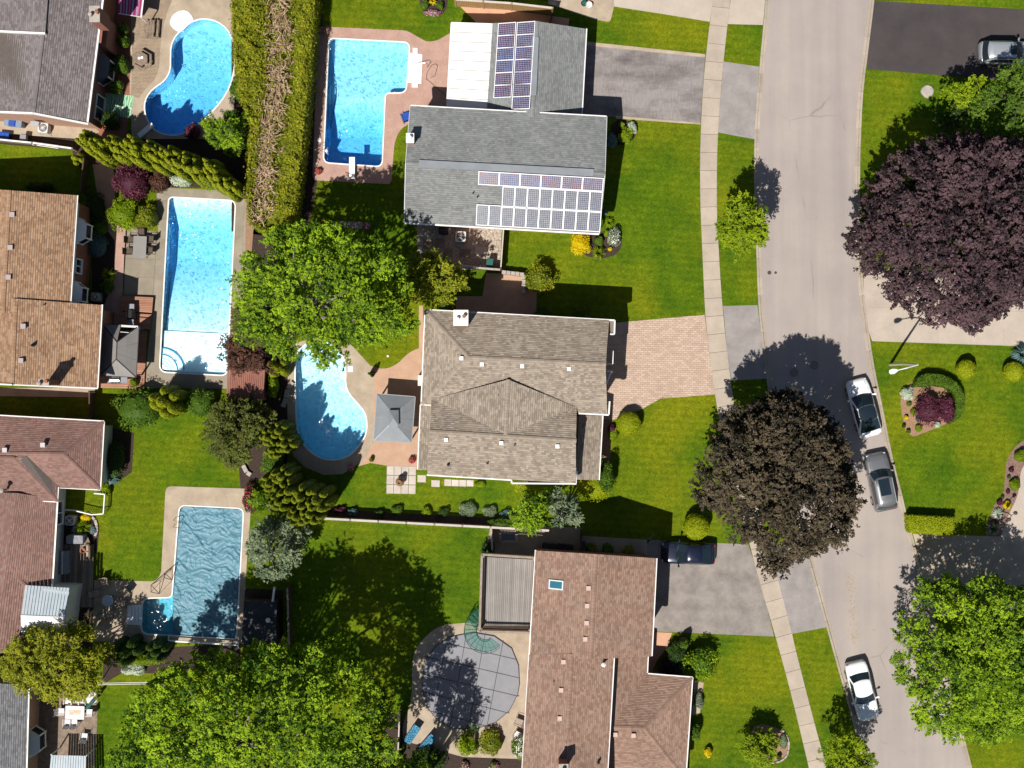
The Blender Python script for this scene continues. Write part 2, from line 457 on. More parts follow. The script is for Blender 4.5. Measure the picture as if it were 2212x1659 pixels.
def smooth_closed(pts, it=2):
    for _ in range(it):
        q = []
        n = len(pts)
        for i in range(n):
            a, b = pts[i], pts[(i + 1) % n]
            q.append((a[0] * .75 + b[0] * .25, a[1] * .75 + b[1] * .25))
            q.append((a[0] * .25 + b[0] * .75, a[1] * .25 + b[1] * .75))
        pts = q
    return pts

def round_corners(pts, r, n=6):
    """rounded polygon in pixels; r one value or one per corner"""
    out = []
    m = len(pts)
    for i in range(m):
        p = Vector(pts[i]); a = Vector(pts[i - 1]); b = Vector(pts[(i + 1) % m])
        ri = r[i] if isinstance(r, (list, tuple)) else r
        if ri <= 0: out.append(tuple(p)); continue
        da, db = (a - p), (b - p)
        ri = min(ri, da.length * .48, db.length * .48)
        s, e = p + da.normalized() * ri, p + db.normalized() * ri
        for k in range(n + 1):
            t = k / n
            q = s * (1 - t) ** 2 + p * 2 * t * (1 - t) + e * t * t
            out.append((q.x, q.y))
    return out

def smooth_open(pts, it=2):
    for _ in range(it):
        q = [pts[0]]
        for a, b in zip(pts, pts[1:]):
            q.append((a[0] * .75 + b[0] * .25, a[1] * .75 + b[1] * .25))
            q.append((a[0] * .25 + b[0] * .75, a[1] * .25 + b[1] * .75))
        q.append(pts[-1]); pts = q
    return pts

# pool outlines in pixels at ground level
POOLS = {
 'kidney': smooth_closed([(425,43),(445,41),(468,46),(490,62),(503,88),(508,115),(506,148),(497,186),(477,220),(450,249),(425,273),(399,288),(375,293),(350,289),(328,276),(315,251),(312,228),(317,210),(330,193),(351,179),(363,165),(369,148),(369,122),(370,100),(377,83),(384,74),(400,55)], 1),
 'long': round_corners([(365,426),(508.5,434),(490,811),(345,803)], [10,14,14,16]),
 'ell': round_corners([(711,83),(885,92),(877,200),(832,201),(825,360),(699,351)], [12,14,14,10,14,14]),
 'bean': smooth_closed([(650,752),(663,742),(688,737),(713,740),(733,757),(744,777),(747,800),(746,830),(753,850),(771,870),(788,890),(793,912),(791,937),(778,960),(758,982),(738,991),(713,994),(688,988),(666,972),(648,950),(641,925),(639,880),(638,830),(638,790),(642,766)], 1),
 'covered': round_corners([(388,1092),(526,1099),(510.5,1380),(305,1369),(308,1293),(372,1291)], [14,14,6,16,16,10]),
 'round': [(1018 + 88 * math.cos(a), 1471 + 88 * math.sin(a)) for a in np.linspace(0, 2 * math.pi, 40, endpoint=False)],
}

def sheet(name, outer, mat, z, holes=(), kind='structure', label=None, world=False):
    """flat ground sheet; pixel outlines, holes in pixels"""
    loops = [outer] + list(holes)
    if not world: loops = [[P(a, b)[:2] for a, b in lp] for lp in loops]
    vs = [Vector((a, b, 0)) for lp in loops for a, b in lp]
    tris = tessellate_polygon([[Vector((a, b, 0)) for a, b in lp] for lp in loops])
    mb = MB()
    for t in tris:
        a, b, c = (vs[i] for i in t)
        if (b - a).cross(c - a).z < 0: b, c = c, b
        mb.quad((a.x, a.y, z), (b.x, b.y, z), (c.x, c.y, z))
    o = mb.build(name, mat, kind=kind)
    # keep sheets in world-space texture coordinates
    off = Vector(o.location)
    for v in o.data.vertices: v.co += off
    o.location = (0, 0, 0)
    if label: o['label'] = label
    return o

FX0, FX1, FY0, FY1 = -400, 2620, -400, 2040
inner = [P(FX0, FY0)[:2], P(FX1, FY0)[:2], P(FX1, FY1)[:2], P(FX0, FY1)[:2]]
B = 600
sheet('ground', [(-B, -B), (B, -B), (B, B), (-B, B)], M['lawn'], 0.0, [inner], world=True)
kl = smooth_open([p for p in KERB_L], 2)
kr = smooth_open([p for p in KERB_R], 2)
def clip_y(pts, y0, y1):
    def at(y):
        for a, b in zip(pts, pts[1:]):
            if min(a[1], b[1]) <= y <= max(a[1], b[1]):
                t = (y - a[1]) / ((b[1] - a[1]) or 1)
                return (a[0] + t * (b[0] - a[0]), y)
        return pts[0] if y < pts[0][1] else pts[-1]
    mid = [p for p in pts if y0 < p[1] < y1]
    return [at(y0)] + mid + [at(y1)]
kl = clip_y(kl, FY0, FY1); kr = clip_y(kr, FY0, FY1)
sheet('lawn', [(FX0, FY0)] + kl + [(FX0, FY1)], M['lawn'], 0.0, [POOLS[k] for k in POOLS])
sheet('lawn', kr + [(FX1, FY1), (FX1, FY0)], M['lawn'], 0.0)
ROADZ = -0.10
sheet('road', kl + kr[::-1], M['road'], ROADZ)

def offset_line(pts, d):
    out = []
    for i, p in enumerate(pts):
        a = Vector(pts[max(i - 1, 0)]); b = Vector(pts[min(i + 1, len(pts) - 1)])
        t = (b - a).normalized(); n = Vector((-t.y, t.x))
        out.append((p[0] + n.x * d, p[1] + n.y * d))
    return out

def resample(pts, step):
    out = [pts[0]]; acc = 0.0
    for a, b in zip(pts, pts[1:]):
        L = math.hypot(b[0] - a[0], b[1] - a[1]); pos = 0.0
        while acc + (L - pos) >= step:
            pos += step - acc; acc = 0.0
            t = pos / L
            out.append((a[0] + (b[0] - a[0]) * t, a[1] + (b[1] - a[1]) * t))
        acc += L - pos
    return out

def kerb_run(line, side):
    root = thing('kerb', None, None, (0, 0, 0), kind='structure')
    pts = resample(line, 40)
    for i in range(len(pts) - 1):
        a, b = pts[i], pts[i + 1]
        seg = [(a[0] + (b[0] - a[0]) * t, a[1] + (b[1] - a[1]) * t) for t in (0.006, 0.994)]
        t = (Vector(b) - Vector(a)).normalized(); n = Vector((-t.y, t.x)) * side
        q = [seg[0], seg[1], (seg[1][0] + n.x * 4.6, seg[1][1] + n.y * 4.6), (seg[0][0] + n.x * 4.6, seg[0][1] + n.y * 4.6)]
        g = [(seg[0][0] + n.x * 4.7, seg[0][1] + n.y * 4.7), (seg[1][0] + n.x * 4.7, seg[1][1] + n.y * 4.7), (seg[1][0] + n.x * 10.5, seg[1][1] + n.y * 10.5), (seg[0][0] + n.x * 10.5, seg[0][1] + n.y * 10.5)]
        mb = MB()
        mb.prism([P(*p)[:2] for p in q], ROADZ - .05, 0.022)
        mb.prism([P(*p)[:2] for p in g], ROADZ - .05, ROADZ + 0.012)
        mb.build('kerb_stone', M['kerb'], root)
kerb_run(kl, -1)
kerb_run(kr, 1)

# sidewalk slabs, one object each
walk = thing('sidewalk', None, None, (0, 0, 0), kind='structure')
wl_ = resample(smooth_open(WALK_L, 2), 39.5)
wr_all = smooth_open(WALK_R, 2)
for i in range(len(wl_) - 1):
    def across(k):
        a = Vector(wl_[max(k - 1, 0)]); b = Vector(wl_[min(k + 1, len(wl_) - 1)])
        t = (b - a).normalized(); n = Vector((-t.y, t.x)) * -1
        p = Vector(wl_[k])
        best = min(wr_all, key=lambda q: abs((Vector(q) - p).dot(t)))
        w = (Vector(best) - p).dot(n)
        return t, p, p + n * w
    t0, a0, b0 = across(i); t1, a1, b1 = across(i + 1)
    g = 0.35
    poly = [a0 + t0 * g, b0 + t0 * g, b1 - t1 * g, a1 - t1 * g]
    mb = MB(); mb.prism([P(p.x, p.y)[:2] for p in poly], -0.06, 0.03 + random.uniform(-.003, .003))
    mb.build('slab', M['sidewalk'], walk)
sheet('path_joints', smooth_open(WALK_L, 2) + smooth_open(WALK_R, 2)[::-1], M['soil'], 0.006)

# boulevard aprons
sheet('driveway_apron', [(1581,-190),(1578,0),(1572,52),(1648,54),(1653,0),(1656,-190)], M['concrete_pale'], 0.010)
sheet('driveway_apron', [(1563,133),(1640,144),(1636,200),(1630,301),(1551,286),(1556,210)], M['apron'], 0.010)
sheet('driveway_apron', [(1562,661),(1636,659),(1640,690),(1646,735),(1656,818),(1580,822),(1571,765)], M['apron'], 0.010)
sheet('driveway_apron', [(1660,1180),(1735,1172),(1755,1244),(1785,1355),(1711,1369),(1690,1290),(1679,1244)], M['apron'], 0.010)

# driveways
def stained(name):
    m, nt, out = new_mat(name)
    co = coords(nt)
    sc = N(nt, "ShaderNodeMapping"); sc.inputs["Scale"].default_value = (0.45, 1.0, 1.0)
    nt.links.new(co, sc.inputs["Vector"])
    base = mixc(nt, noise_fac(nt, sc.outputs[0], 0.38, 6, 0.7, 0.30, 0.56), (0.095, 0.082, 0.08), (0.29, 0.26, 0.25))
    st = N(nt, "ShaderNodeMapping"); st.inputs["Scale"].default_value = (5.0, 0.9, 1.0)
    nt.links.new(co, st.inputs["Vector"])
    base = mixc(nt, 1.0, base, mixc(nt, noise_fac(nt, st.outputs[0], 1.5, 4, 0.7), (0.8, 0.8, 0.8), (1.1, 1.1, 1.1)), 'MULTIPLY')
    base = mixc(nt, 1.0, base, mixc(nt, noise_fac(nt, co, 30, 3, 0.8), (0.72, 0.72, 0.72), (1.12, 1.12, 1.12)), 'MULTIPLY')
    bsdf(nt, out, base, 0.9, 0, 0.2)
    return m
M['stained'] = stained("stained_asphalt")
sheet('driveway', [(1240,93),(1266,95),(1523,123),(1513,267),(1338,253),(1240,250)], M['stained'], 0.010)
for q in ([(1266,90),(1523,117),(1523,124),(1266,98)], [(1330,250),(1513,265.5),(1513,269),(1330,256)]):
    mb = MB(); mb.prism([P(*p)[:2] for p in q], -0.05, 0.04); reg(mb.build('driveway_edging', M['concrete']), kind='structure')
sheet('driveway', [(1326,-190),(1326,14),(1430,30),(1533,47),(1540,0),(1543,-190)], M['concrete_pale'], 0.010)
sheet('walkway', round_corners([(1184,-90),(1184,8),(1284,42),(1318,48),(1326,16),(1326,-90)], [0,0,0,8,0,0]), M['concrete'], 0.014)
sheet('porch_slab', [(1236,-60),(1236,-4),(1284,3),(1284,-60)], M['terracotta'], 0.06)
sheet('driveway', [(1416,1150),(1398,1166),(1616,1176),(1640,1244),(1672,1375),(1417,1364),(1380,1360),(1380,1200)], M['asphalt_grey'], 0.010)
sheet('driveway', [(1889,2),(2600,42),(2600,205),(2061,165),(1873,149),(1876,105)], M['asphalt_dark'], 0.010)
sheet('driveway', [(1864,580),(2600,612),(2600,761),(1884,737),(1876,715),(1867,640)], M['concrete_pale'], 0.010)
sheet('driveway', [(1972,1153),(2159,1159),(2600,1172),(2600,1345),(2014,1330),(1986,1205)], M['concrete'], 0.010)
sheet('walkway', smooth_open([(2216,1000),(2204,1018),(2203,1048),(2196,1078),(2180,1108),(2170,1136),(2160,1162)], 2) + [(2420,1165),(2420,1000)], M['concrete_pale'], 0.014)

# block-paved driveway: pavers one by one (300 as parts, the rest joined)
drv = thing('driveway', None, None, (0, 0, 0), kind='structure')
outline = [(1300,697),(1330,697),(1522,680),(1532,765),(1545,852),(1427,861),(1386,884),(1322,908),(1300,905)]
sheet('driveway_bed', outline, M['mulch_tan'], 0.008)
M['paver'] = tint_mat("clay_pavers", (0.50, 0.365, 0.285), (0.62, 0.475, 0.38), fine=0.25, fscale=25, patch=0.12, pscale=0.4)
opoly = [Vector(p) for p in outline]
def inside(poly, x, y):
    c = False; j = len(poly) - 1
    for i in range(len(poly)):
        xi, yi = poly[i][0], poly[i][1]; xj, yj = poly[j][0], poly[j][1]
        if (yi > y) != (yj > y) and x < (xj - xi) * (y - yi) / (yj - yi) + xi: c = not c
        j = i
    return c
EDGES = list(zip(outline[1:8], outline[2:9]))
def clip_edge(poly, a, b):
    # keep what lies right of a->b in image space (the outline runs clockwise on screen)
    def side(p): return (b[0] - a[0]) * (p[1] - a[1]) - (b[1] - a[1]) * (p[0] - a[0])
    out = []
    for i in range(len(poly)):
        p, q = poly[i - 1], poly[i]; sp, sq = side(p), side(q)
        if (sp >= 0) != (sq >= 0):
            t = sp / (sp - sq); out.append((p[0] + (q[0] - p[0]) * t, p[1] + (q[1] - p[1]) * t))
        if sq >= 0: out.append(q)
    return out
# rows run along the house front-to-street direction, slightly tilted
rows = []
bw, bh = 9.6, 4.55
ang = math.atan2(4.0, 200.0)
cs, sn = math.cos(ang), math.sin(ang)
rj = random.Random(3)
for r in range(-10, 60):
    for c in range(-6, 32):
        u = c * bw + (bw / 2 if r % 2 else 0); v = r * bh
        cx, cy = 1300 + u * cs - v * sn, 685 + u * sn + v * cs
        if not (inside(outline, cx, cy) or any(inside(outline, cx + q, cy + w) for q in (-4.5, 4.5) for w in (-2, 2))): continue
        corners = [(cx + du * cs - dv * sn, cy + du * sn + dv * cs) for du, dv in ((-bw/2+.3, -bh/2+.28), (bw/2-.3, -bh/2+.28), (bw/2-.3, bh/2-.28), (-bw/2+.3, bh/2-.28))]
        for a, b in EDGES:
            ex, ey = b[0] - a[0], b[1] - a[1]; L = math.hypot(ex, ey)
            u = ((cx - a[0]) * ex + (cy - a[1]) * ey) / L
            if -6 < u < L + 6 and abs((cx - a[0]) * ey - (cy - a[1]) * ex) / L < 9: corners = clip_edge(corners, a, b)
        if len(corners) < 3: continue
        rows.append((corners, rj.random(), rj.uniform(-.004, .004)))
rows.sort(key=lambda q: -q[0][0][0])
stuff = MB()
for i, (cn, t, dz) in enumerate(rows):
    poly = [P(*p)[:2] for p in cn][::-1]
    mb = MB() if i < 300 else stuff
    z1 = 0.03 + dz
    mb.quad(*[(p[0], p[1], z1) for p in poly], tint=t)
    for k in range(len(poly)):
        a, b = poly[k], poly[(k + 1) % len(poly)]
        mb.quad((a[0], a[1], 0.0), (b[0], b[1], 0.0), (b[0], b[1], z1), (a[0], a[1], z1), tint=t)
    if i < 300: mb.build('paver', M['paver'], drv)
stuff.build('paver_field', M['paver'], drv, kind='stuff')

def brickmat(name, c1, c2, mortar, w, h, ms=.02):
    m, nt, out = new_mat(name); co = coords(nt)
    b = N(nt, "ShaderNodeTexBrick", Scale=1.0); b.inputs["Brick Width"].default_value = w; b.inputs["Row Height"].default_value = h; b.inputs["Mortar Size"].default_value = ms
    b.inputs["Color1"].default_value = rgba(c1); b.inputs["Color2"].default_value = rgba(c2); b.inputs["Mortar"].default_value = rgba(mortar)
    nt.links.new(co, b.inputs["Vector"])
    col = mixc(nt, 1.0, b.outputs["Color"], mixc(nt, noise_fac(nt, co, 1.2, 5, .7), (.75, .75, .75), (1.1, 1.1, 1.1)), 'MULTIPLY')
    col = mixc(nt, 1.0, col, mixc(nt, noise_fac(nt, co, 25, 2, .7), (.8, .8, .8), (1.08, 1.08, 1.08)), 'MULTIPLY')
    bsdf(nt, out, col, .85, 0, .2); return m
M['brick_path'] = brickmat("tan_brick_paving", (.42,.33,.24), (.36,.275,.195), (.22,.16,.11), .22, .11)
M['bed_pink'] = pmat("pinkish_chip_mulch", (.34,.21,.17), (.14,.085,.07), .95, 6, fine=.5, fscale=18)
# ------------------------------------------------------------------ decks round the pools, paths, beds
def hole_of(k, grow=0.0):
    pts = POOLS[k]
    return pts
sheet('pool_deck', smooth_open([(285,0),(300,-60)],0) + [(520,-60),(512,120),(508,200),(500,300),(285,300),(280,200)], M['concrete'], 0.014, [hole_of('kidney')])
sheet('patio', [(228,-60),(300,-60),(292,60),(282,200),(272,300),(205,300)], M['brick_red'], 0.010)
sheet('walkway', [(-60,243),(190,262),(215,285),(170,300),(-60,284)], M['concrete'], 0.012)
sheet('utility_strip', [(-60,283),(165,300),(162,325),(-60,306)], M['soil'], 0.008)
sheet('patio', smooth_open([(286,-60),(400,-60),(362,22),(352,60),(346,100),(345,140),(338,168),(318,188),(300,212)], 1) + [(283,210),(286,60)], M['brick_path'], 0.018)
sheet('pool_deck', round_corners([(338,405),(532,414),(530,560),(512,840),(312,838),(318,770),(334,640),(344,560)], [4,14,0,4,4,0,0,0]), M['concrete_grey'], 0.014, [hole_of('long')])
sheet('patio', [(272,490),(338,500),(345,540),(336,640),(265,640),(268,560)], M['concrete_grey'], 0.012)
sheet('walkway', [(200,355),(245,355),(252,480),(275,490),(266,640),(262,720),(205,720),(225,660),(248,600),(248,520),(220,480)], M['pink_concrete'], 0.012)
sheet('pool_deck', round_corners([(687,57),(880,66),(903,80),(923,91),(946,87),(975,70),(1000,80),(990,240),(890,240),(890,262),(862,282),(852,310),(845,398),(675,389),(680,250)], [6,20,12,10,8,0,0,0,0,16,12,8,10,12,0]), M['pink_concrete'], 0.014, [hole_of('ell')])
sheet('pool_deck', [(624,770),(640,740),(690,728),(738,728),(764,750),(800,790),(818,795),(812,830),(810,880),(806,950),(800,985),(768,1006),(740,1024),(700,1026),(660,1010),(634,985),(622,930),(620,850)], M['concrete'], 0.014, [hole_of('bean')])
sheet('patio', smooth_open([(801,792),(815,796),(838,796),(860,785),(876,768),(893,756),(912,750)], 1) + [(912,1016),(836,1006),(800,1000),(771,1008),(792,985),(806,955),(808,830)], M['peach'], 0.018)
sheet('walkway', [(905,660),(914,660),(914,760),(905,760)], M['peach'], 0.020)
sheet('pool_deck', round_corners([(358,1050),(545,1056),(530,1260),(522,1390),(200,1385),(203,1253),(335,1256),(348,1240)], [14,6,0,0,0,0,14,10]), M['concrete'], 0.014, [hole_of('covered')])
sheet('pool_deck', smooth_open([(1145,1345),(1040,1344),(990,1346),(945,1352),(910,1384),(893,1410),(890,1450),(890,1500),(884,1530),(868,1570),(872,1600)], 2) + [(1000,1635),(1140,1640)], M['concrete'], 0.014, [hole_of('round')])
# side yards
sheet('patio', [(900,480),(1084,494),(1080,583),(960,582),(902,560)], M['gravel'], 0.014)
sheet('patio', [(1050,590),(1132,592),(1130,690),(1040,690),(985,680),(985,640),(1042,640)], M['peach'], 0.016)
sheet('walkway', [(1129,625),(1160,622),(1158,690),(1129,690)], M['peach'], 0.012)
sheet('patio', [(1062,1130),(1255,1140),(1250,1215),(1040,1215)], M['concrete_grey'], 0.014)
sheet('walkway', [(1254,1157),(1398,1166),(1398,1200),(1254,1200)], M['concrete'], 0.012)
sheet('flower_bed', [(716,1100),(800,1104),(1110,1122),(1110,1140),(705,1115)], M['soil'], 0.006)
sheet('walkway', [(1400,1365),(1452,1367),(1440,1400),(1420,1425),(1400,1470)], M['terracotta'], 0.016)
sheet('walkway', [(1500,1470),(1520,1475),(1512,1540),(1495,1545)], M['concrete'], 0.012)
sheet('walkway', [(985,5),(1230,40),(1225,75),(1000,75),(1030,50)], M['terracotta'], 0.008)
# tan strip of boards behind the long pool
sheet('flower_bed', [(528,425),(552,430),(540,595),(520,590)], M['mulch_tan'], 0.010)
sheet('flower_bed', [(196,460),(250,470),(252,640),(200,680)], M['soil'], 0.006)
sheet('flower_bed', [(510,440),(625,480),(640,740),(620,1000),(520,1060),(500,820)], M['soil'], 0.004)
sheet('flower_bed', [(225,920),(290,935),(285,1020),(225,1060)], M['soil'], 0.006)
sheet('flower_bed', [(500,-60),(700,-60),(685,400),(660,520),(500,500)], M['soil'], 0.004)
sheet('flower_bed', [(150,300),(520,300),(530,408),(340,404),(245,372),(160,340)], M['soil'], 0.005)
sheet('flower_bed', smooth_closed([(1262,500),(1330,500),(1346,520),(1336,548),(1300,560),(1262,553),(1240,530)], 1), M['soil'], 0.006)
sheet('flower_bed', smooth_closed([(1320,258),(1376,262),(1378,285),(1366,305),(1342,315),(1318,310)], 1), M['soil'], 0.006)
sheet('flower_bed', [(1300,905),(1322,908),(1316,1040),(1296,1040)], M['mulch_tan'], 0.006)
sheet('flower_bed', smooth_closed([(1945,880),(1946,845),(1975,820),(2030,812),(2075,830),(2085,870),(2070,905),(2010,930),(1960,948)], 1), M['mulch_tan'], 0.006)
sheet('flower_bed', smooth_open([(2216,950),(2205,955),(2188,970),(2174,995),(2171,1030),(2168,1070),(2150,1085),(2141,1110),(2130,1140),(2128,1158)], 1) + [(2163,1159)] + smooth_open([(2160,1162),(2170,1136),(2180,1108),(2196,1078),(2203,1048),(2204,1018),(2216,1000)], 1), M['bed_pink'], 0.006)
sheet('flower_bed', smooth_closed([(1630,1560),(1690,1575),(1706,1600),(1700,1635),(1668,1648),(1640,1630),(1620,1600)], 1), M['mulch_tan'], 0.006)
sheet('flower_bed', smooth_closed([(905,-10),(968,-10),(966,20),(950,33),(925,33),(908,18)], 1), M['soil'], 0.006)
sheet('flower_bed', [(225,1405),(520,1390),(520,1440),(335,1455),(265,1453),(220,1480)], M['soil'], 0.005)
sheet('flower_bed', [(1140,1165),(1256,1160),(1400,1175),(1400,1200),(1250,1195)], M['soil'], 0.006)
sheet('patio', [(72,1490),(212,1490),(205,1700),(60,1700)], M['wood'], 0.012)
sheet('patio', [(112,1080),(205,1080),(200,1400),(110,1400)], M['soil'], 0.006)
sheet('flower_bed', [(210,1195),(118,1195),(118,1110),(205,1115),(214,1150)], M['soil'], 0.010)
sheet('lawn', [(118,1060),(228,1060),(226,1112),(118,1108)], M['lawn'], 0.020)
sheet('walkway', [(-60,838),(210,838),(200,858),(-60,855)], M['concrete'], 0.012)
sheet('service_area', [(520,1270),(612,1275),(612,1400),(520,1392)], M['soil'], 0.010)
sheet('flower_bed', [(868,1545),(830,1535),(830,1660),(1130,1680),(1130,1625),(1000,1632),(872,1600)], M['soil'], 0.004)

# slabs of the long pool's deck, one object each
def slab_run(root, a0, a1, b0, b1, n, mat, z=.03):
    for i in range(n):
        s, t = (i + .02) / n, (i + .98) / n
        def q(p, r, k): return (p[0] + (r[0] - p[0]) * k, p[1] + (r[1] - p[1]) * k)
        mb = MB(); mb.prism([P(*p)[:2] for p in (q(a0, a1, s), q(a0, a1, t), q(b0, b1, t), q(b0, b1, s))], 0, z + random.uniform(-.004, .004)); mb.build('slab', mat, root)
dsl = thing('deck_slabs', None, None, (0, 0, 0), kind='structure')
slab_run(dsl, (349,408), (529,416), (353,423), (512,430), 5, M['concrete_grey'])
slab_run(dsl, (347,432), (321,815), (362,432), (342,808), 9, M['concrete_grey'])
slab_run(dsl, (511,436), (493,812), (529,420), (511,836), 9, M['concrete_grey'])
slab_run(dsl, (322,818), (492,826), (320,835), (510,837), 4, M['concrete_grey'])
dsl2 = thing('patio_slabs', None, None, (0, 0, 0), kind='structure')
slab_run(dsl2, (273,558), (268,636), (336,560), (330,638), 2, M['concrete_grey'], .035)
slab_run(dsl2, (276,492), (273,556), (337,500), (336,558), 1, M['concrete_grey'], .035)
dsl3 = thing('driveway_slabs', None, None, (0, 0, 0), kind='structure')
for y0, y1 in ((603,662),(664,735)):
    slab_run(dsl3, (1872 + (y0-603)*.08,y0-.5), (2600,y0+20), (1872 + (y1-603)*.08,y1), (2600,y1+20), 10, M['concrete_pale'])
# ------------------------------------------------------------------ swimming pools
def tri_region(outline_w, step, jitter=0.0):
    """triangulate a world-xy outline with inner grid points"""
    o = [Vector(p) for p in outline_w]
    xs = [p.x for p in o]; ys = [p.y for p in o]
    pts = list(o); n = len(o)
    edges = [(i, (i + 1) % n) for i in range(n)]
    pl = [(p.x, p.y) for p in o]
    x = min(xs) + step / 2
    while x < max(xs):
        y = min(ys) + step / 2
        while y < max(ys):
            if inside(pl, x, y):
                dmin = 9
                for i in range(n):
                    a, b = o[i], o[(i + 1) % n]
                    ab = b - a; t = max(0, min(1, (Vector((x, y)) - a).dot(ab) / max(ab.length_squared, 1e-9)))
                    dmin = min(dmin, (a + ab * t - Vector((x, y))).length)
                if dmin > step * .3: pts.append(Vector((x, y)))
            y += step
        x += step
    vs, es, fs, *_ = delaunay_2d_cdt(pts, edges, [list(range(n))], 1, 1e-5)
    return [(v.x, v.y) for v in vs], [tuple(f) for f in fs]

def grow(poly, d):
    """push a world outline outward by d metres"""
    n = len(poly)
    area = sum(poly[i][0] * poly[(i + 1) % n][1] - poly[(i + 1) % n][0] * poly[i][1] for i in range(n))
    s = 1 if area > 0 else -1
    out = []
    for i in range(n):
        a, p, b = Vector(poly[i - 1]), Vector(poly[i]), Vector(poly[(i + 1) % n])
        t = ((p - a).normalized() + (b - p).normalized())
        if t.length < 1e-6: t = b - a
        t.normalize()
        out.append((p.x + t.y * s * d, p.y - t.x * s * d))
    return out

def make_pool(key, label, depth, liner, water, wz=-0.14, step=0.6, no_water=False, shelf=None):
    pix = POOLS[key]
    w = [P(a, b)[:2] for a, b in pix]
    n = len(w)
    cx = sum(p[0] for p in w) / n; cy = sum(p[1] for p in w) / n
    root = thing('swimming_pool', label, 'swimming pool', (cx, cy, 0))
    def px(x, y): return (x * PXM + 1106, 829.5 - y * PXM)
    vs, fs = tri_region(w, step)
    dz = [-depth(*px(x, y)) for x, y in vs]
    mb = MB()
    for f in fs: mb.quad(*[(vs[i][0], vs[i][1], dz[i]) for i in f])
    for i in range(n):
        a, b = w[i], w[(i + 1) % n]
        za, zb = -depth(*px(*a)), -depth(*px(*b))
        mb.quad((a[0], a[1], za), (b[0], b[1], zb), (b[0], b[1], 0.0), (a[0], a[1], 0.0))
    mb.build('basin', liner, root)
    # coping ring
    inn = grow(w, -0.03); outr = grow(w, 0.07)
    mb = MB()
    for i in range(n):
        j = (i + 1) % n
        mb.quad((*inn[i], .045), (*inn[j], .045), (*outr[j], .04), (*outr[i], .04))
        mb.quad((*outr[i], .04), (*outr[j], .04), (*outr[j], -.02), (*outr[i], -.02))
        mb.quad((*inn[j], .045), (*inn[i], .045), (*inn[i], -.05), (*inn[j], -.05))
    mb.build('coping', M['coping'], root)
    if not no_water:
        ws = grow(w, -0.004)
        vs2, fs2 = tri_region(ws, step)
        mb = MB()
        for f in fs2: mb.quad(*[(vs2[i][0], vs2[i][1], wz) for i in f])
        for f in fs2: mb.quad(*[(vs2[i][0], vs2[i][1], min(wz - .01, -depth(*px(*vs2[i])) + .012)) for i in reversed(f)])
        for i in range(n):
            a, b = ws[i], ws[(i + 1) % n]
            za, zb = (min(wz - .01, -depth(*px(*q)) + .012) for q in (a, b))
            mb.quad((a[0], a[1], za), (b[0], b[1], zb), (b[0], b[1], wz), (a[0], a[1], wz))
        o = mb.build('water', water, root)
        bm = bmesh.new(); bm.from_mesh(o.data)
        bmesh.ops.remove_doubles(bm, verts=bm.verts, dist=1e-4)
        bmesh.ops.recalc_face_normals(bm, faces=bm.faces)
        bm.to_mesh(o.data); bm.free()
    return root

def lin(t, a, b): 
    t = max(0.0, min(1.0, t)); return a + (b - a) * t
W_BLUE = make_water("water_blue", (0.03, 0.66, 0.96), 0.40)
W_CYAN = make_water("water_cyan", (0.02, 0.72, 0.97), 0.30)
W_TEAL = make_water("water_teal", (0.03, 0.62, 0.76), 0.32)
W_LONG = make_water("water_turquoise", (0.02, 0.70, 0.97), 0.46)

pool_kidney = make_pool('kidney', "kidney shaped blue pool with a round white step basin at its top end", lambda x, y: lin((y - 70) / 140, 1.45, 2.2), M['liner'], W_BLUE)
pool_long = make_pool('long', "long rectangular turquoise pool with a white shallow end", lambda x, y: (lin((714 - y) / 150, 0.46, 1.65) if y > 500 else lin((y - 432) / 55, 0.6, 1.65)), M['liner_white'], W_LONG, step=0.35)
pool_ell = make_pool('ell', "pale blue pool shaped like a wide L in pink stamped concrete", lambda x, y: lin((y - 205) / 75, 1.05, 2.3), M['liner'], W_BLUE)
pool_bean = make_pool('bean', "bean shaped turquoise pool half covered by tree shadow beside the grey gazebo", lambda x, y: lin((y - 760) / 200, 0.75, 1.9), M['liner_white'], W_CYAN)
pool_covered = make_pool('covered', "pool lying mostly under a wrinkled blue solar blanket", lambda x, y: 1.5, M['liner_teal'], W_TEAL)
pool_round = make_pool('round', "round pool closed with a grey safety cover", lambda x, y: 1.3, M['liner'], None, no_water=True)

M['trim_blue'] = pmat('blue_step_trim', (.03, .36, .55), None, .5, 3)
# corner steps of the long pool (curved treads, white)
mb = MB()
cx, cy = 345, 803
for i, (r, z) in enumerate(((54, -.36), (42, -.30), (30, -.22), (18, -.14))):
    pts = [(cx, cy + 1)] + [(cx + r * math.cos(a), cy + 1 - r * math.sin(a)) for a in np.linspace(-.05, math.pi / 2 - .02, 9)]
    pts = [P(max(a, 347.5 + i), min(b, 800.5 - i))[:2] for a, b in pts]
    mb.prism(pts, -0.5 + i * .01, z + .06)
mb.build('pool_steps', M['liner_white'], pool_long)
for r in (22, 36, 50):
    mb = MB(); mb.tube([P(347.5 + r * math.cos(a), 801.5 - r * math.sin(a), -.19) for a in np.linspace(.04, math.pi / 2 - .06, 12)], .045, 6); mb.build('step_trim', M['trim_blue'], pool_long)

mb = MB(); mb.prism([P(*p)[:2] for p in [(351.5,714),(493,721),(488.5,807),(349,800)]], -1.2, -.34); mb.build('shallow_shelf', M['liner_white'], pool_long)
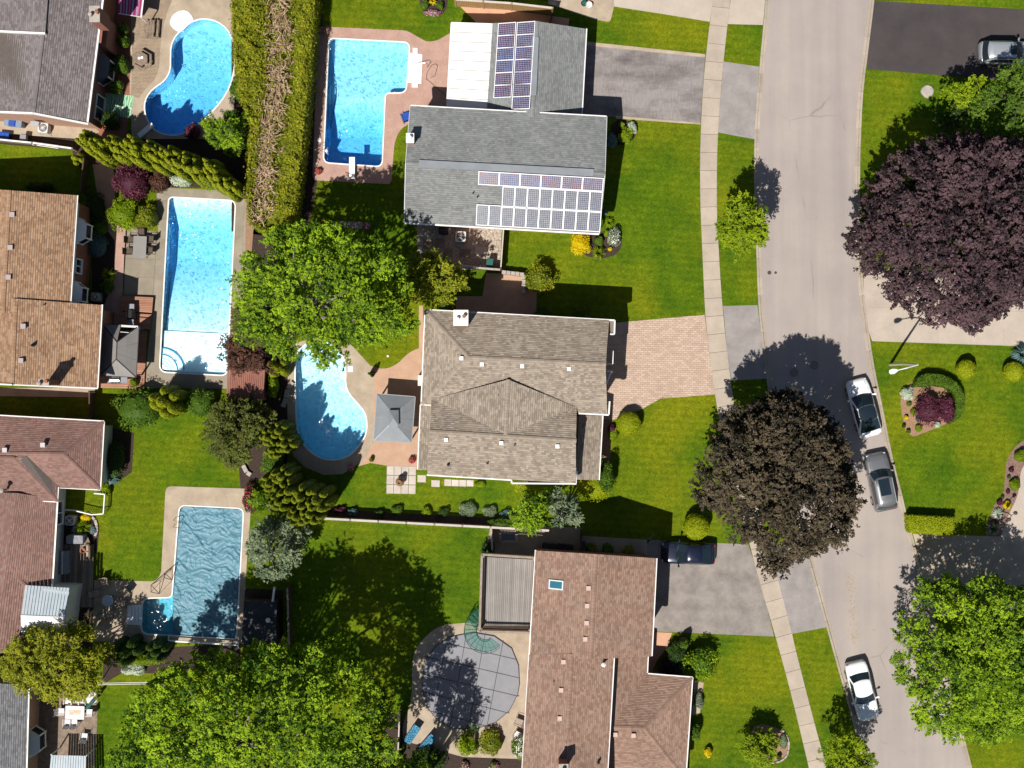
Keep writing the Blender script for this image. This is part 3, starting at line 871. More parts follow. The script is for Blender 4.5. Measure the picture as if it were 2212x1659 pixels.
# moulded white step units
def step_unit(parent, pts, zs, axis):
    w = [P(a, b)[:2] for a, b in pts]
    mb = MB()
    mb.prism(w, -0.4, 0.022)
    rim = grow(w, 0.06)
    for i in range(len(w)):
        j = (i + 1) % len(w)
        mb.quad((*w[i], .06), (*w[j], .06), (*rim[j], .05), (*rim[i], .05))
        mb.quad((*rim[i], .05), (*rim[j], .05), (*rim[j], -.05), (*rim[i], -.05))
        mb.quad((*w[j], .06), (*w[i], .06), (*w[i], .0), (*w[j], .0))
    return mb
mb = step_unit(pool_kidney, smooth_closed([(368,48),(374,34),(388,25),(402,24),(411,32),(418,44),(402,56),(392,68),(383,66),(372,58)], 1), 0, 0)
mb.build('step_basin', M['white_plastic'], pool_kidney)
mb = step_unit(pool_ell, [(886,115),(911,119),(909,180),(881,177),(884,140)], 0, 0)
for i in range(3):
    a, b = P(886 + i * 8, 120), P(892 + i * 8, 176)
    mb.box(a[0], b[0], b[1], a[1], 0.0, 0.03 + .03 * i)
mb.box(P(892,106)[0], P(902,117)[0], P(0,118)[1], P(0,104)[1], 0, .10); mb.box(P(890,180)[0], P(903,190)[0], P(0,189)[1], P(0,178)[1], 0, .10)
mb.build('step_basin', M['white_plastic'], pool_ell)
mb = step_unit(pool_covered, [(277,1309),(307,1307),(304,1349),(275,1348)], 0, 0)
for i in range(4):
    a, b = P(279 + i * 7, 1310), P(284 + i * 7, 1346)
    mb.box(a[0], b[0], b[1], a[1], 0.0, 0.10 - .02 * i)
mb.build('step_basin', M['white_plastic'], pool_covered)
for i in range(4):
    a, b = P(284.6 + i * 7, 1311), P(285.8 + i * 7 + .5 * i, 1345); mb = MB(); mb.box(a[0], b[0], b[1], a[1], .02, .035); mb.build('step_slot', M['liner_teal'], pool_covered)
# main drain / skimmer lids
for pr, x, y, s in ((pool_ell, 690, 303, 7), (pool_ell, 705, 326, 5), (pool_bean, 757, 797, 11)):
    c = P(x, y); mb = MB(); h = s / PXM / 2
    mb.box(c[0]-h, c[0]+h, c[1]-h*1.1, c[1]+h*1.1, .0, .05); mb.build('skimmer_lid', M['white_plastic'], pr)

# wrinkled solar blanket on the covered pool
def blanket():
    pix = round_corners([(390,1094),(524.5,1101),(509,1378),(373.5,1371),(373.5,1288)], [12,12,4,2,2])
    w = [P(a, b)[:2] for a, b in pix]
    vs, fs = tri_region(w, 0.065)
    mb = MB()
    zz = []
    for x, y in vs:
        wv = Vector((x, y, 0))
        q = noise.noise_vector(wv * 0.9) * 0.55
        p = Vector((x + q.x, y + q.y, 0))
        h = 0.0
        for (fx, fy, amp, wd, rot, sd) in ((.5, 1.7, .060, .07, .38, 0), (.9, 2.9, .042, .09, -.30, 7), (1.9, .9, .036, .08, .95, 13), (1.2, 5.0, .022, .13, .1, 21), (.3, .8, .075, .05, -.55, 33), (1.5, .5, .04, .06, -.85, 41)):
            cs, sn = math.cos(rot), math.sin(rot)
            u, v = p.x * cs + p.y * sn, -p.x * sn + p.y * cs
            nn = noise.noise(Vector((u * fx, v * fy, sd + .3)))
            h += amp * math.exp(-(nn / wd) ** 2)
        for sx in (430, 476):   # welded seams
            h += .03 * math.exp(-((x - P(sx + (1235 - (829.5 - y * PXM)) * .045, 0)[0]) / .03) ** 2)
        zz.append(-0.105 + h * 0.95 + .02 * noise.noise(wv * .6))
    for f in fs: mb.quad(*[(vs[i][0], vs[i][1], zz[i]) for i in f])
    o = mb.build('solar_blanket', M['blanket'], None, smooth=True)
    bm = bmesh.new(); bm.from_mesh(o.data); bmesh.ops.remove_doubles(bm, verts=bm.verts, dist=1e-4)
    bmesh.ops.recalc_face_normals(bm, faces=bm.faces); bm.to_mesh(o.data); bm.free()
    o.data.polygons.foreach_set("use_smooth", [True] * len(o.data.polygons))
    reg(o, "wrinkled blue grey solar blanket floating on the pool", "pool cover")
M['blanket'] = pmat("blue_bubble_blanket", (0.105, 0.245, 0.315), (0.07, 0.185, 0.25), 0.5, 2.0, spec=0.4)
blanket()

# grey mesh safety cover on the round pool: twelve-sided, laid out in panels with strap lines
cov = thing('safety_cover', "dark grey safety cover with strap lines stretched over the round pool", 'pool cover', P(1018, 1471, 0))
M['cover'] = pmat("grey_mesh_cover", (0.255, 0.255, 0.275), (0.215, 0.215, 0.235), 0.85, 1.0)
M['strap'] = pmat("dark_strap", (0.075, 0.075, 0.085), (0.05, 0.05, 0.06), 0.85, 3)
cpts = [(975,1375),(1022,1366),(1068,1374),(1105,1400),(1120,1437),(1122,1478),(1118,1500),(1100,1535),(1070,1560),(1028,1574),(976,1572),(945,1555),(925,1530),(913,1490),(914,1450),(925,1415),(948,1390)]
vs, fs = tri_region([P(*p)[:2] for p in cpts], .5)
mb = MB()
cw = P(1018, 1471)
for f in fs:
    q = []
    for i in f:
        d = math.hypot(vs[i][0] - cw[0], vs[i][1] - cw[1])
        q.append((vs[i][0], vs[i][1], .09 - .12 * max(0, 1 - (d / 3.9) ** 2)))
    mb.quad(*q)
mb.build('cover_sheet', M['cover'], cov)
def strap(a, b):
    mb = MB(); pa, pb = P(*a), P(*b)
    k = 40; prev = None
    for i in range(k + 1):
        t = i / k; x = pa[0] + (pb[0] - pa[0]) * t; y = pa[1] + (pb[1] - pa[1]) * t
        d = math.hypot(x - cw[0], y - cw[1])
        z = .105 - .12 * max(0, 1 - (d / 3.9) ** 2)
        px_ = a[0] + (b[0] - a[0]) * t, a[1] + (b[1] - a[1]) * t
        ok = inside([(1018 + (q[0] - 1018) * 1.05, 1471 + (q[1] - 1471) * 1.05) for q in cpts], *px_)
        if prev and ok: mb.bar(prev, (x, y, z), .045, .012)
        prev = (x, y, z) if ok else None
    mb.build('strap', M['strap'], cov)
dxs, dys = 9.0, 43.0
for i in range(4):      # near-vertical straps
    top = (972 + i * 40 - 2, 1372 - (8 if 0 < i < 3 else -6)); 
    strap((967 + i * 40.5, 1368 + (6 if i == 3 else 0)), (967 + i * 40.5 - 40 + 4, 1578 - abs(i - 1.5) * 8))
for i in range(5):
    strap((906 + abs(i - 2.5) * 5, 1376 + 3 + i * 38), (1124 - abs(i - 1.5) * 6, 1424 + i * 40))
for a, b in zip(cpts, cpts[1:] + cpts[:1]): 
    pass
mb = MB()
for a, b in zip(cpts, cpts[1:] + cpts[:1]):
    pa, pb = P(*a), P(*b); mb.bar((pa[0], pa[1], .095), (pb[0], pb[1], .095), .05, .02)
mb.build('hem', M['strap'], cov)
# ------------------------------------------------------------------ houses
M['sh_tan'] = tint_mat("tan_shingles", (0.30, 0.175, 0.105), (0.50, 0.32, 0.205), fine=0.3, patch=0.24, pscale=0.35)
M['sh_grey'] = tint_mat("blue_grey_shingles", (0.215, 0.225, 0.225), (0.305, 0.315, 0.31), fine=0.3, patch=0.24, pscale=0.35)
M['sh_taupe'] = tint_mat("taupe_grey_shingles", (0.18, 0.155, 0.155), (0.30, 0.265, 0.265), fine=0.3, patch=0.24, pscale=0.35)
M['sh_beige'] = tint_mat("beige_shingles", (0.28, 0.225, 0.175), (0.46, 0.385, 0.31), fine=0.35, patch=0.22, pscale=0.8)
M['sh_rose'] = tint_mat("rose_brown_shingles", (0.24, 0.135, 0.11), (0.34, 0.205, 0.175), fine=0.3, patch=0.24, pscale=0.35)
M['sh_brown'] = tint_mat("brown_shingles", (0.27, 0.16, 0.12), (0.40, 0.27, 0.205), fine=0.3, patch=0.24, pscale=0.35)
M['sh_slate'] = tint_mat("slate_shingles", (0.16, 0.16, 0.17), (0.27, 0.27, 0.285), fine=0.35, patch=0.2)
rs = random.Random(11)
M['felt_shade'] = pmat('roof_felt_shade', (.12, .10, .088), (.09, .075, .068), .95, 4)  # underlay darkened to draw shadow lines in the gaps between courses

def V3(p): return Vector(P(*p))

def lerp(a, b, t): return a + (b - a) * t

def shingle_face(mb, A, B, C, D, course=0.165, tab=0.28):
    """courses of single shingles on a roof face; A-B is the eave, D above A, C above B"""
    slope = max((D - A).length, (C - B).length)
    mid = (lerp(D, C, .5) - lerp(A, B, .5)).length
    n = max(2, int(round(mid / course)))
    e = (B - A) if (B - A).length > 0.2 else (C - D)
    e = e.normalized()
    nrm = e.cross(lerp(D, C, .5) - lerp(A, B, .5)).normalized()
    if nrm.z < 0: nrm = -nrm
    for i in range(n):
        t0, t1 = (i + .05) / n, (i + 1) / n
        t1b = min(1.0, t1 - 0.10 / n)
        l0, r0, l1, r1 = lerp(A, D, t0), lerp(B, C, t0), lerp(A, D, t1b), lerp(B, C, t1b)
        W = (r0 - l0).length; W1 = (r1 - l1).length
        wmax = max(W, W1)
        if wmax < .05: continue
        off = rs.random() * tab
        # parameters along the course measured from the left edge of the wider line
        s0 = (l0 - A).dot(e); s1 = (l1 - A).dot(e)
        lo, hi = min(s0, s1), max(s0 + W, s1 + W1)
        k = math.floor((lo - off) / tab)
        x = k * tab + off
        while x < hi:
            x2 = x + tab * rs.choice((0.6, 0.9, 1.0, 1.25))
            a0, b0 = min(max(x, s0), s0 + W), min(max(x2, s0), s0 + W)
            a1, b1 = min(max(x, s1), s1 + W1), min(max(x2, s1), s1 + W1)
            if (b0 - a0) > .01 or (b1 - a1) > .01:
                lift = 0.034 + rs.uniform(0, .010)
                d0 = (r0 - l0).normalized() if W > 1e-4 else e
                d1 = (r1 - l1).normalized() if W1 > 1e-4 else e
                p0 = l0 + d0 * (a0 - s0) + nrm * lift; p1 = l0 + d0 * (b0 - s0) + nrm * lift
                p2 = l1 + d1 * (b1 - s1) + nrm * .014; p3 = l1 + d1 * (a1 - s1) + nrm * .014
                t = rs.random()
                mb.quad(p0, p1, p2, p3, tint=t)
                mb.quad(p0 - nrm * .03, p1 - nrm * .03, p1, p0, tint=t * .3)  # butt face darkened as painted shadow under the course
            x = x2

def ridge_caps(mb, a, b, w=.30):
    a, b = Vector(a), Vector(b)
    L = (b - a).length; n = max(1, int(L / .25)); d = (b - a) / n
    s = d.cross(Vector((0, 0, 1))).normalized() * (w / 2)
    for i in range(n):
        p = a + d * i; q = p + d * 1.15; t = .25 + .5 * rs.random()
        up0 = Vector((0, 0, .075)); up1 = Vector((0, 0, .055)); dn = Vector((0, 0, -.055))
        mb.quad(p + s + dn + up0, q + s + dn + up1, q + up1, p + up0, tint=t)
        mb.quad(p + up0, q + up1, q - s + dn + up1, p - s + dn + up0, tint=t)

def roof(house, faces, mat, under, ridges=()):
    """faces: list of 4-tuples of (px, py, z). Underlay slab + joined shingle courses + ridge caps"""
    F = [[V3(p) for p in f] for f in faces]
    mb = MB()
    for A, B, C, D in F:
        up = [A, B, C, D]
        uniq = []
        for p in up:
            if not any((p - q).length < 1e-4 for q in uniq): uniq.append(p)
        dn = [p - Vector((0, 0, .16)) for p in uniq]
        n = (uniq[1] - uniq[0]).cross(uniq[2] - uniq[0])
        if n.z < 0: uniq.reverse(); dn.reverse()
        mb.quad(*uniq); mb.quad(*reversed(dn))
        m = len(uniq)
        for i in range(m):
            j = (i + 1) % m
            mb.quad(dn[i], dn[j], uniq[j], uniq[i])
    r = mb.build('roof', M['felt_shade'], house)
    sm = MB()
    for A, B, C, D in F: shingle_face(sm, A, B, C, D)
    sm.build('shingle_courses', mat, r, kind='stuff')
    if ridges:
        cm = MB()
        for a, b in ridges: ridge_caps(cm, V3(a), V3(b))
        cm.build('ridge_caps', mat, r, kind='stuff')
    return r

def gutters(house, lines, w=.11, h=.10, mat=None):
    for a, b in lines:
        mb = MB()
        A, B = V3(a), V3(b)
        dz = Vector((0, 0, -.02))
        mb.bar(A + dz, B + dz, w, h)
        mb.build('gutter', mat or M['white'], house)

def walls(house, poly, z1, mat, z0=0.0, name='wall'):
    """poly px given at height z1 (roof outline less the overhang)"""
    mb = MB()
    mb.prism([P(a, b, z1)[:2] for a, b in poly], z0, z1 - .12)
    return mb.build(name, mat, house)

def gable(house, pts, mat, t=.12):
    a, b, c = [V3(p) for p in pts]
    n = (b - a).cross(Vector((0, 0, 1))).normalized() * t
    mb = MB()
    mb.quad(a, b, c); mb.quad(c - n, b - n, a - n)
    mb.quad(a, a - n, b - n, b); mb.quad(b, b - n, c - n, c); mb.quad(c, c - n, a - n, a)
    mb.build('gable', mat, house)

VENT_PROTO = {}
def roof_vents(house, spots, mat, s=.30, h=.22):
    """low square attic vents; spots = (px, py, z of the roof there, tilt dx, tilt dy)"""
    for x, y, z in spots:
        k = mat.name
        c = P(x, y, z)
        if k not in VENT_PROTO:
            mb = MB()
            mb.box(-s*.38, s*.38, -s*.38, s*.38, -.12, h * .7)
            mb.box(-s*.5, s*.5, -s*.5, s*.5, h * .7, h)
            VENT_PROTO[k] = mb.build('roof_vent', mat, house, local=True, bevel=.01)
            o = VENT_PROTO[k]
        else:
            o = VENT_PROTO[k].copy(); COL.objects.link(o); o.parent = house
        b = base_of(house)
        o.location = (c[0] - b[0], c[1] - b[1], c[2] - b[2])

def pipes(house, spots, r=.05, h=.4, mat=None):
    for x, y, z in spots:
        c = P(x, y, z); mb = MB()
        mb.lathe((c[0], c[1], c[2] - .15), [(r * 2.2, 0), (r * 2.2, .17), (r, .2), (r, h + .1)], 10)
        mb.build('vent_pipe', mat or M['black'], house)

def chimney(house, x0, x1, y0, y1, zt, zb, mat, capmat, pots=1, name='chimney'):
    a, b = P(x0, y1, zt), P(x1, y0, zt)
    mb = MB(); mb.box(a[0], b[0], a[1], b[1], zb, zt - .12)
    ch = mb.build(name, mat, house)
    mb = MB(); mb.box(a[0] - .05, b[0] + .05, a[1] - .05, b[1] + .05, zt - .12, zt)
    mb.build('cap', capmat, ch)
    cx, cy = (a[0] + b[0]) / 2, (a[1] + b[1]) / 2
    for i in range(pots):
        ox = (i - (pots - 1) / 2) * .5
        mb = MB(); mb.lathe((cx + ox, cy + ox * .4, zt), [(.13, 0), (.12, .28), (.15, .3), (.15, .36), (.04, .40)], 12)
        mb.build('flue', capmat if i % 2 == 0 else M['terracotta_pot'], ch)
    return ch

def window(house, cx, cy, z0, z1, w, ang=0.0, depth=.09, mullions=1):
    """window in a wall; cx, cy world position of the wall face, ang = facing direction"""
    d = Vector((math.cos(ang), math.sin(ang), 0)); s = Vector((-d.y, d.x, 0)); c = Vector((cx, cy, 0))
    mb = MB(); f = .09
    a, b = c - s * w / 2, c + s * w / 2
    for p, q in ((a + Vector((0,0,z0)), b + Vector((0,0,z0))), (a + Vector((0,0,z1)), b + Vector((0,0,z1))), (a + Vector((0,0,z0)), a + Vector((0,0,z1))), (b + Vector((0,0,z0)), b + Vector((0,0,z1)))):
        mb.bar(p + d * depth * .5, q + d * depth * .5, depth if abs((q-p).z) < .1 else f, f if abs((q-p).z) < .1 else depth, up=(0,0,1) if abs((q-p).z) < .1 else d)
    for i in range(mullions):
        p = a + s * w * (i + 1) / (mullions + 1)
        mb.bar(p + Vector((0,0,z0)) + d * depth * .5, p + Vector((0,0,z1)) + d * depth * .5, f * .7, depth * .8, up=d)
    wn_ = mb.build('window', M['white'], house)
    g = MB(); e = d * .02
    g.quad(a + Vector((0,0,z0)) + e, b + Vector((0,0,z0)) + e, b + Vector((0,0,z1)) + e, a + Vector((0,0,z1)) + e)
    g.build('pane', M['glass'], wn_)
    sl = MB(); sl.bar(a - s * .06 + d * .06 + Vector((0,0,z0 - .06)), b + s * .06 + d * .06 + Vector((0,0,z0 - .06)), .18, .06)
    sl.build('sill', M['white'], wn_)

def bay(house, cx, cy, z0, z1, w, dep, ang, roofmat):
    """three-sided bay window standing out from a wall"""
    d = Vector((math.cos(ang), math.sin(ang), 0)); s = Vector((-d.y, d.x, 0)); c = Vector((cx, cy, 0))
    pts = [c - s * w / 2, c - s * w * .28 + d * dep, c + s * w * .28 + d * dep, c + s * w / 2]
    mb = MB(); mb.prism([(p.x, p.y) for p in pts], z0, z0 + .35); mb.prism([(p.x, p.y) for p in pts], z1 - .12, z1)
    for i, p in enumerate(pts): mb.bar(p + Vector((0,0,z0)), p + Vector((0,0,z1)), .10, .10, up=d)
    b = mb.build('bay_window', M['white'], house)
    g = MB()
    for p, q in zip(pts, pts[1:]): g.quad(p + Vector((0,0,z0+.35)), q + Vector((0,0,z0+.35)), q + Vector((0,0,z1-.12)), p + Vector((0,0,z1-.12)))
    g.build('pane', M['glass'], b)
    r = MB()
    top = [c - s * w * .42 + Vector((0,0,z1+.35)), c + s * w * .42 + Vector((0,0,z1+.35))]
    q = [p + (p - c) * .10 + Vector((0,0,z1+.004)) for p in pts]
    r.quad(q[1], q[2], top[1], top[0]); r.quad(q[0], q[1], top[0]); r.quad(q[2], q[3], top[1])
    r.build('bay_roof', roofmat, b)

# ---- house with solar panels -------------------------------------------------
hs = thing('house', "grey roofed house carrying solar panels beside the L shaped pool", 'house', P(1090, 370, 0))
ZE, ZR = 4.5, 6.05
roof(hs, [((1310,252.5,ZE),(887,229,ZE),(877,352,ZR),(1306,375,ZR)), ((874,480,ZE),(1294,504,ZE),(1306,375,ZR),(877,352,ZR))], M['sh_grey'], M['sh_grey'], [((877,352,ZR),(1306,375,ZR))])
gutters(hs, [((1310,251.5,ZE),(887,228,ZE)), ((874,482,ZE),(1294,506,ZE))])
mb = MB()
for a, b in (((1311,252,ZE),(1307,375,ZR)), ((1307,375,ZR),(1295,504,ZE)), ((886,229,ZE),(876,352,ZR)), ((876,352,ZR),(873,480,ZE))): mb.bar(V3(a) - Vector((0,0,.05)), V3(b) - Vector((0,0,.05)), .05, .16)
mb.build('bargeboard', M['siding'], hs)
walls(hs, [(893,240),(1302,262),(1286,494),(884,471)], ZE, M['brick_pink'])
gable(hs, ((1302,262,ZE-.1),(1286,494,ZE-.1),(1296,375,ZR-.25)), M['siding']); gable(hs, ((884,471,ZE-.1),(893,240,ZE-.1),(885,352,ZR-.25)), M['siding'])
GE, GR = 3.0, 4.75
roof(hs, [((1064,50,GE),(1052,250,GE),(1150,252,GR),(1160,46,GR)), ((1256,250,GE),(1266,62.5,GE),(1160,46,GR),(1150,252,GR))], M['sh_grey'], M['sh_grey'], [((1160,46,GR),(1150,252,GR))])
gutters(hs, [((1267,62,GE),(1257,249,GE))])
walls(hs, [(1072,60),(1258,72),(1248,250),(1060,250)], GE, M['brick_pink'])
gable(hs, ((1258,72,GE-.1),(1070,58,GE-.1),(1160,52,GR-.25)), M['siding'])
chimney(hs, 878.5, 893, 289, 307, 6.6, 4.0, M['brick_pink'], M['white'], 1)
pipes(hs, [(1022,418,5.3),(1031,427,5.2)], .05, .45)
mb = MB(); c0 = V3((890,351,ZR)); 
rv = MB(); 
for a, b in (((905,353.5,ZR),(1282,373.5,ZR)),): rv.bar(V3(a) + Vector((0,0,.06)), V3(b) + Vector((0,0,.06)), .55, .05)
rv.build('ridge_vent', M['gazebo_grey'], hs)
rv = MB(); rv.bar(V3((1157,80,GR)) + Vector((0,0,.06)), V3((1151.5,206,GR)) + Vector((0,0,.06)), .5, .05); rv.build('ridge_vent', M['gazebo_grey'], hs)

# solar panels
def cellmat():
    m, nt, out = new_mat("solar_cells")
    at = N(nt, "ShaderNodeAttribute", attribute_name="tint")
    oi = N(nt, "ShaderNodeObjectInfo")
    co = coords(nt)
    nf = noise_fac(nt, co, 1.6, 2, 0.5, 0.42, 0.58)
    ad = N(nt, "ShaderNodeMath", operation='ADD'); nt.links.new(oi.outputs["Random"], ad.inputs[0]); nt.links.new(nf, ad.inputs[1])
    fr = N(nt, "ShaderNodeMath", operation='FRACT'); nt.links.new(ad.outputs[0], fr.inputs[0])
    col = mixc(nt, fr.outputs[0], (0.004, 0.06, 0.22), (0.12, 0.018, 0.025))
    col = mixc(nt, 1.0, col, mixc(nt, at.outputs["Fac"], (.5, .5, .5), (1.25, 1.25, 1.25)), 'MULTIPLY')
    bsdf(nt, out, col, 0.25, 0.0, 0.6)
    return m
M['cell'] = cellmat()
M['cell_pale'] = tint_mat("pale_solar_cells", (.025, .05, .105), (.10, .095, .13), .25, .1, 60, .35, .45, .6)
M['panel_frame'] = pmat("panel_frame", (0.80, 0.80, 0.80), (0.72, 0.72, 0.72), 0.4, 3)
M['panel_back'] = pmat("panel_backsheet", (0.40, 0.41, 0.44), None, 0.5, 3)
def panel_mesh(w, h, nx, ny, seed, g=.020):
    """panel lying in local xy, origin at its centre"""
    mb = MB(); rr = random.Random(seed); f = .055
    for x0, x1, y0, y1 in ((-w/2, w/2, -h/2, -h/2+f), (-w/2, w/2, h/2-f, h/2), (-w/2, -w/2+f, -h/2+f, h/2-f), (w/2-f, w/2, -h/2+f, h/2-f)):
        mb.box(x0, x1, y0, y1, 0, .055, mi=0)
    mb.box(-w/2+f, w/2-f, -h/2+f, h/2-f, .0, .030, mi=1)
    iw, ih = w - 2*f, h - 2*f
    for i in range(nx):
        for j in range(ny):
            x0 = -iw/2 + iw * i / nx + g/2; x1 = -iw/2 + iw * (i+1) / nx - g/2
            y0 = -ih/2 + ih * j / ny + g/2; y1 = -ih/2 + ih * (j+1) / ny - g/2
            mb.quad((x0,y0,.036),(x1,y0,.036),(x1,y1,.036),(x0,y1,.036), mi=2, tint=rr.random())
    return mb
def solar_array(house, cells, proto_dims, frame, cell='cell', g=.02):
    """cells: list of (u, v) centres in pixels on the roof; frame(u, v) -> world centre, x axis, y axis, normal"""
    w, h, nx, ny = proto_dims
    protos = []
    for i, (u, v) in enumerate(cells):
        c, ex, ey, n = frame(u, v)
        if len(protos) < 3:
            o = panel_mesh(w, h, nx, ny, i, g).build('solar_panel', [M['panel_frame'], M['panel_back'], M[cell]], house, local=True); protos.append(o)
        else:
            o = protos[i % 3].copy(); COL.objects.link(o); o.parent = house
        b = base_of(house)
        o.location = c + n * .13 - Vector(b)
        from mathutils import Matrix
        o.rotation_euler = Matrix((ex, ey, n)).transposed().to_euler()
def plane_frame(A, B, D):
    """frame on the roof plane through pixel points A, B (eave line) and D (up slope)"""
    a, b, d = V3(A), V3(B), V3(D)
    ex = (b - a).normalized(); n = ex.cross(d - a).normalized()
    if n.z < 0: n = -n
    ey = n.cross(ex)
    def fr(u, v):
        # ray from the camera through pixel (u, v) meets the roof plane
        o = Vector((0, 0, CAMH)); q = Vector(P(u, v, 0)) - o
        t = (a - o).dot(n) / q.dot(n)
        return o + q * t, ex, ey, n
    return fr
south = plane_frame((874,480,ZE),(1294,504,ZE),(877,352,ZR))
tl = 0.0553
solar_array(hs, [(1056 + 44.9 * i, 384.5 + 44.9 * i * tl) for i in range(6)], (1.58, 1.03, 10, 6), south)
solar_array(hs, [(1098.5 + 26.9 * i, 425 + 26.9 * i * tl) for i in range(8)], (.96, 1.62, 6, 10), south, 'cell_pale', .020)
solar_array(hs, [(1042.5 + 26.85 * i, 463.5 + 26.85 * i * tl) for i in range(10)], (.96, 1.62, 6, 10), south, 'cell_pale', .020)
west = plane_frame((1052,250,GE),(1064,50,GE),(1160,46,GR))
wcells = []
for r in range(7):
    y = 63 + 26.8 * r
    if r < 6: wcells.append((1097 - 1.75 * r, y + 1))
    wcells.append((1138 - 1.75 * r, y - 1))
def west2(u, v):
    c, ex, ey, n = west(u, v); return c, ey, -ex, n
solar_array(hs, wcells, (1.56, 1.0, 10, 6), west2)

# white patio cover: sheets as parts
pc = thing('patio_cover', "white ribbed patio cover against the garage of the solar house", 'patio cover', P(1015, 140, 0))
TL, TR, BR, BL = V3((975,49,2.75)), V3((1064,52,2.95)), V3((1052,236,2.95)), V3((965,231,2.75))
nst = 9
for i in range(nst):
    a, b = i / nst + .004, (i + 1) / nst - .004
    mb = MB()
    q = [lerp(TL, BL, a), lerp(TR, BR, a), lerp(TR, BR, b), lerp(TL, BL, b)]
    mb.quad(q[3], q[2], q[1], q[0]); 
    for k in range(4):
        p, r_ = q[k], q[(k + 1) % 4]; dz = Vector((0, 0, -.05)); mb.quad(p, r_, r_ + dz, p + dz)
    mb.build('roof_sheet', M['awning_white'], pc)
mb = MB()
for i in range(nst + 1):
    t = i / nst; mb = MB()
    a, b = lerp(TL, BL, t), lerp(TR, BR, t); mb.bar(a + Vector((0,0,-.03)), b + Vector((0,0,-.03)), .06, .05); mb.build('rib', M['grey_metal'], pc)
for a, b in ((TL, BL), (TL, TR)):
    mb = MB(); mb.bar(a + Vector((0,0,-.06)), b + Vector((0,0,-.06)), .10, .14); mb.build('beam', M['white'], pc)
for t in (0.02, .33, .66, .98):
    p = lerp(TL, BL, t) + Vector((.15, 0, -.05)); mb = MB(); mb.bar((p.x, p.y, 0), p, .09, .09); mb.build('post', M['white'], pc)

# ---- central house with pavers and bean pool --------------------------------
hm = thing('house', "large beige roofed house with many hips between the gazebo and the paver driveway", 'house', P(1110, 860, 0))
E1, R1 = 5.4, 7.1
roof(hm, [((1316,691.5,E1),(919,670,E1),(1013,772,R1),(1308,787,R1)),
          ((919,670,E1),(911,873,E1),(1013,772,R1),(1013,772,R1)),
          ((911,873,E1),(1312,895,E1),(1308,787,R1),(1013,772,R1))], M['sh_beige'], M['sh_beige'],
     [((1013,772,R1),(1308,787,R1)), ((919,670,E1),(1013,772,R1)), ((911,873,E1),(1013,772,R1))])
S2 = 6.75
roof(hm, [((1246,876,5.5),(932,860,5.5),(928,932,S2),(1244,952,S2)), ((923,1025,E1),(1244,1044,E1),(1244,952,S2),(928,932,S2))], M['sh_beige'], M['sh_beige'], [((928,932,S2),(1244,952,S2))])
roof(hm, [((935,862,5.62),(935,862,5.62),(1092,938,S2+.04),(1098,820,S2+.02)), ((1246,880,5.62),(1246,880,5.62),(1098,820,S2+.02),(1092,938,S2+.04))], M['sh_beige'], M['sh_beige'], [((1098,820,S2+.02),(1092,938,S2+.04))])
roof(hm, [((1300,898,3.3),(1293,1037,3.3),(1245,1036,4.1),(1250,897,4.1))][::-1] and [((1293,1037,3.2),(1301,898,3.2),(1250,896,4.1),(1244,1036,4.1))], M['sh_beige'], M['sh_beige'])
roof(hm, [((909,874,4.6),(903,1014,4.6),(926,1016,4.75),(933,876,4.75))], M['sh_beige'], M['sh_beige'])
gutters(hm, [((1328,692,E1),(919,669,E1)), ((918,670,E1),(910,873,E1)), ((910,873.5,E1-.1),(933,875,E1-.1)), ((908.5,874,4.6),(902.5,1014,4.6)), ((922,1026,E1),(1105,1037,E1)), ((1105,1038,E1),(1105,1045,E1)), ((1105,1044,E1),(1245,1045,E1)), ((1302,898,3.2),(1294,1037,3.2)), ((1250,893,E1),(1315,896.5,E1)),
             ((1328,692,E1),(1327,722,E1)), ((1317,867,E1),(1315,896,E1)), ((1324,757,E1-.6),(1323,786,E1-.6)), ((1311,786,E1-.6),(1323,786,E1-.6)), ((1311,802,E1-.6),(1321,802,E1-.6)), ((1321,802,E1-.6),(1309,832,E1-.6)), ((1318,722,E1),(1327,722,E1)), ((1245,1015,E1),(1244,1044,E1))])
mb = MB()
for q in ([(1316,692),(1327,693),(1326,721),(1315,721)], [(1310,866),(1317,867),(1315,895),(1308,895)], [(1236,1014),(1245,1015),(1244,1043),(1236,1043)]):
    mb.prism([P(a, b, E1)[:2] for a, b in q], E1 - .35, E1 - .1)
mb.build('eave_return', M['sh_beige'], hm)
walls(hm, [(927,682),(1308,702),(1300,884),(919,864)], E1, M['brick_pink'])
walls(hm, [(938,860),(1236,875),(1236,1034),(932,1016)], E1, M['siding'])
walls(hm, [(1246,900),(1290,902),(1283,1028),(1240,1026)], 3.1, M['brick_pink'])
gable(hm, ((1310,702,E1-.1),(1302,884,E1-.1),(1303,787,R1-.25)), M['siding'])
gable(hm, ((1238,876,E1),(1236,1034,E1-.1),(1238,952,S2-.2)), M['siding'])
chimney(hm, 981, 1010, 671, 702, 7.9, 5.0, M['stone'], M['awning_white'], 2)
mb = MB(); a = V3((981,703,6.2)); b = V3((1010,703,6.2)); c = V3((995,720,6.55))
mb.quad(a, b, c); mb.quad(b - Vector((0,0,.3)), a - Vector((0,0,.3)), c - Vector((0,0,.3))); mb.build('chimney_saddle', M['sh_beige'], hm)
def zf(y, e, r, ye, yr): return e + (r - e) * (y - ye) / (yr - ye)
roof_vents(hm, [(997,774,6.9),(1041,787,6.85),(1128,791,6.85),(1229,797,6.85),(1078,873,6.15),(964,950,6.55),(1083,957,6.6),(1204,964,6.6)], M['white'])
pipes(hm, [(1077,853,6.4),(1053,1000,5.9),(968,1004,5.9),(1112,960,6.5)], .05, .35)
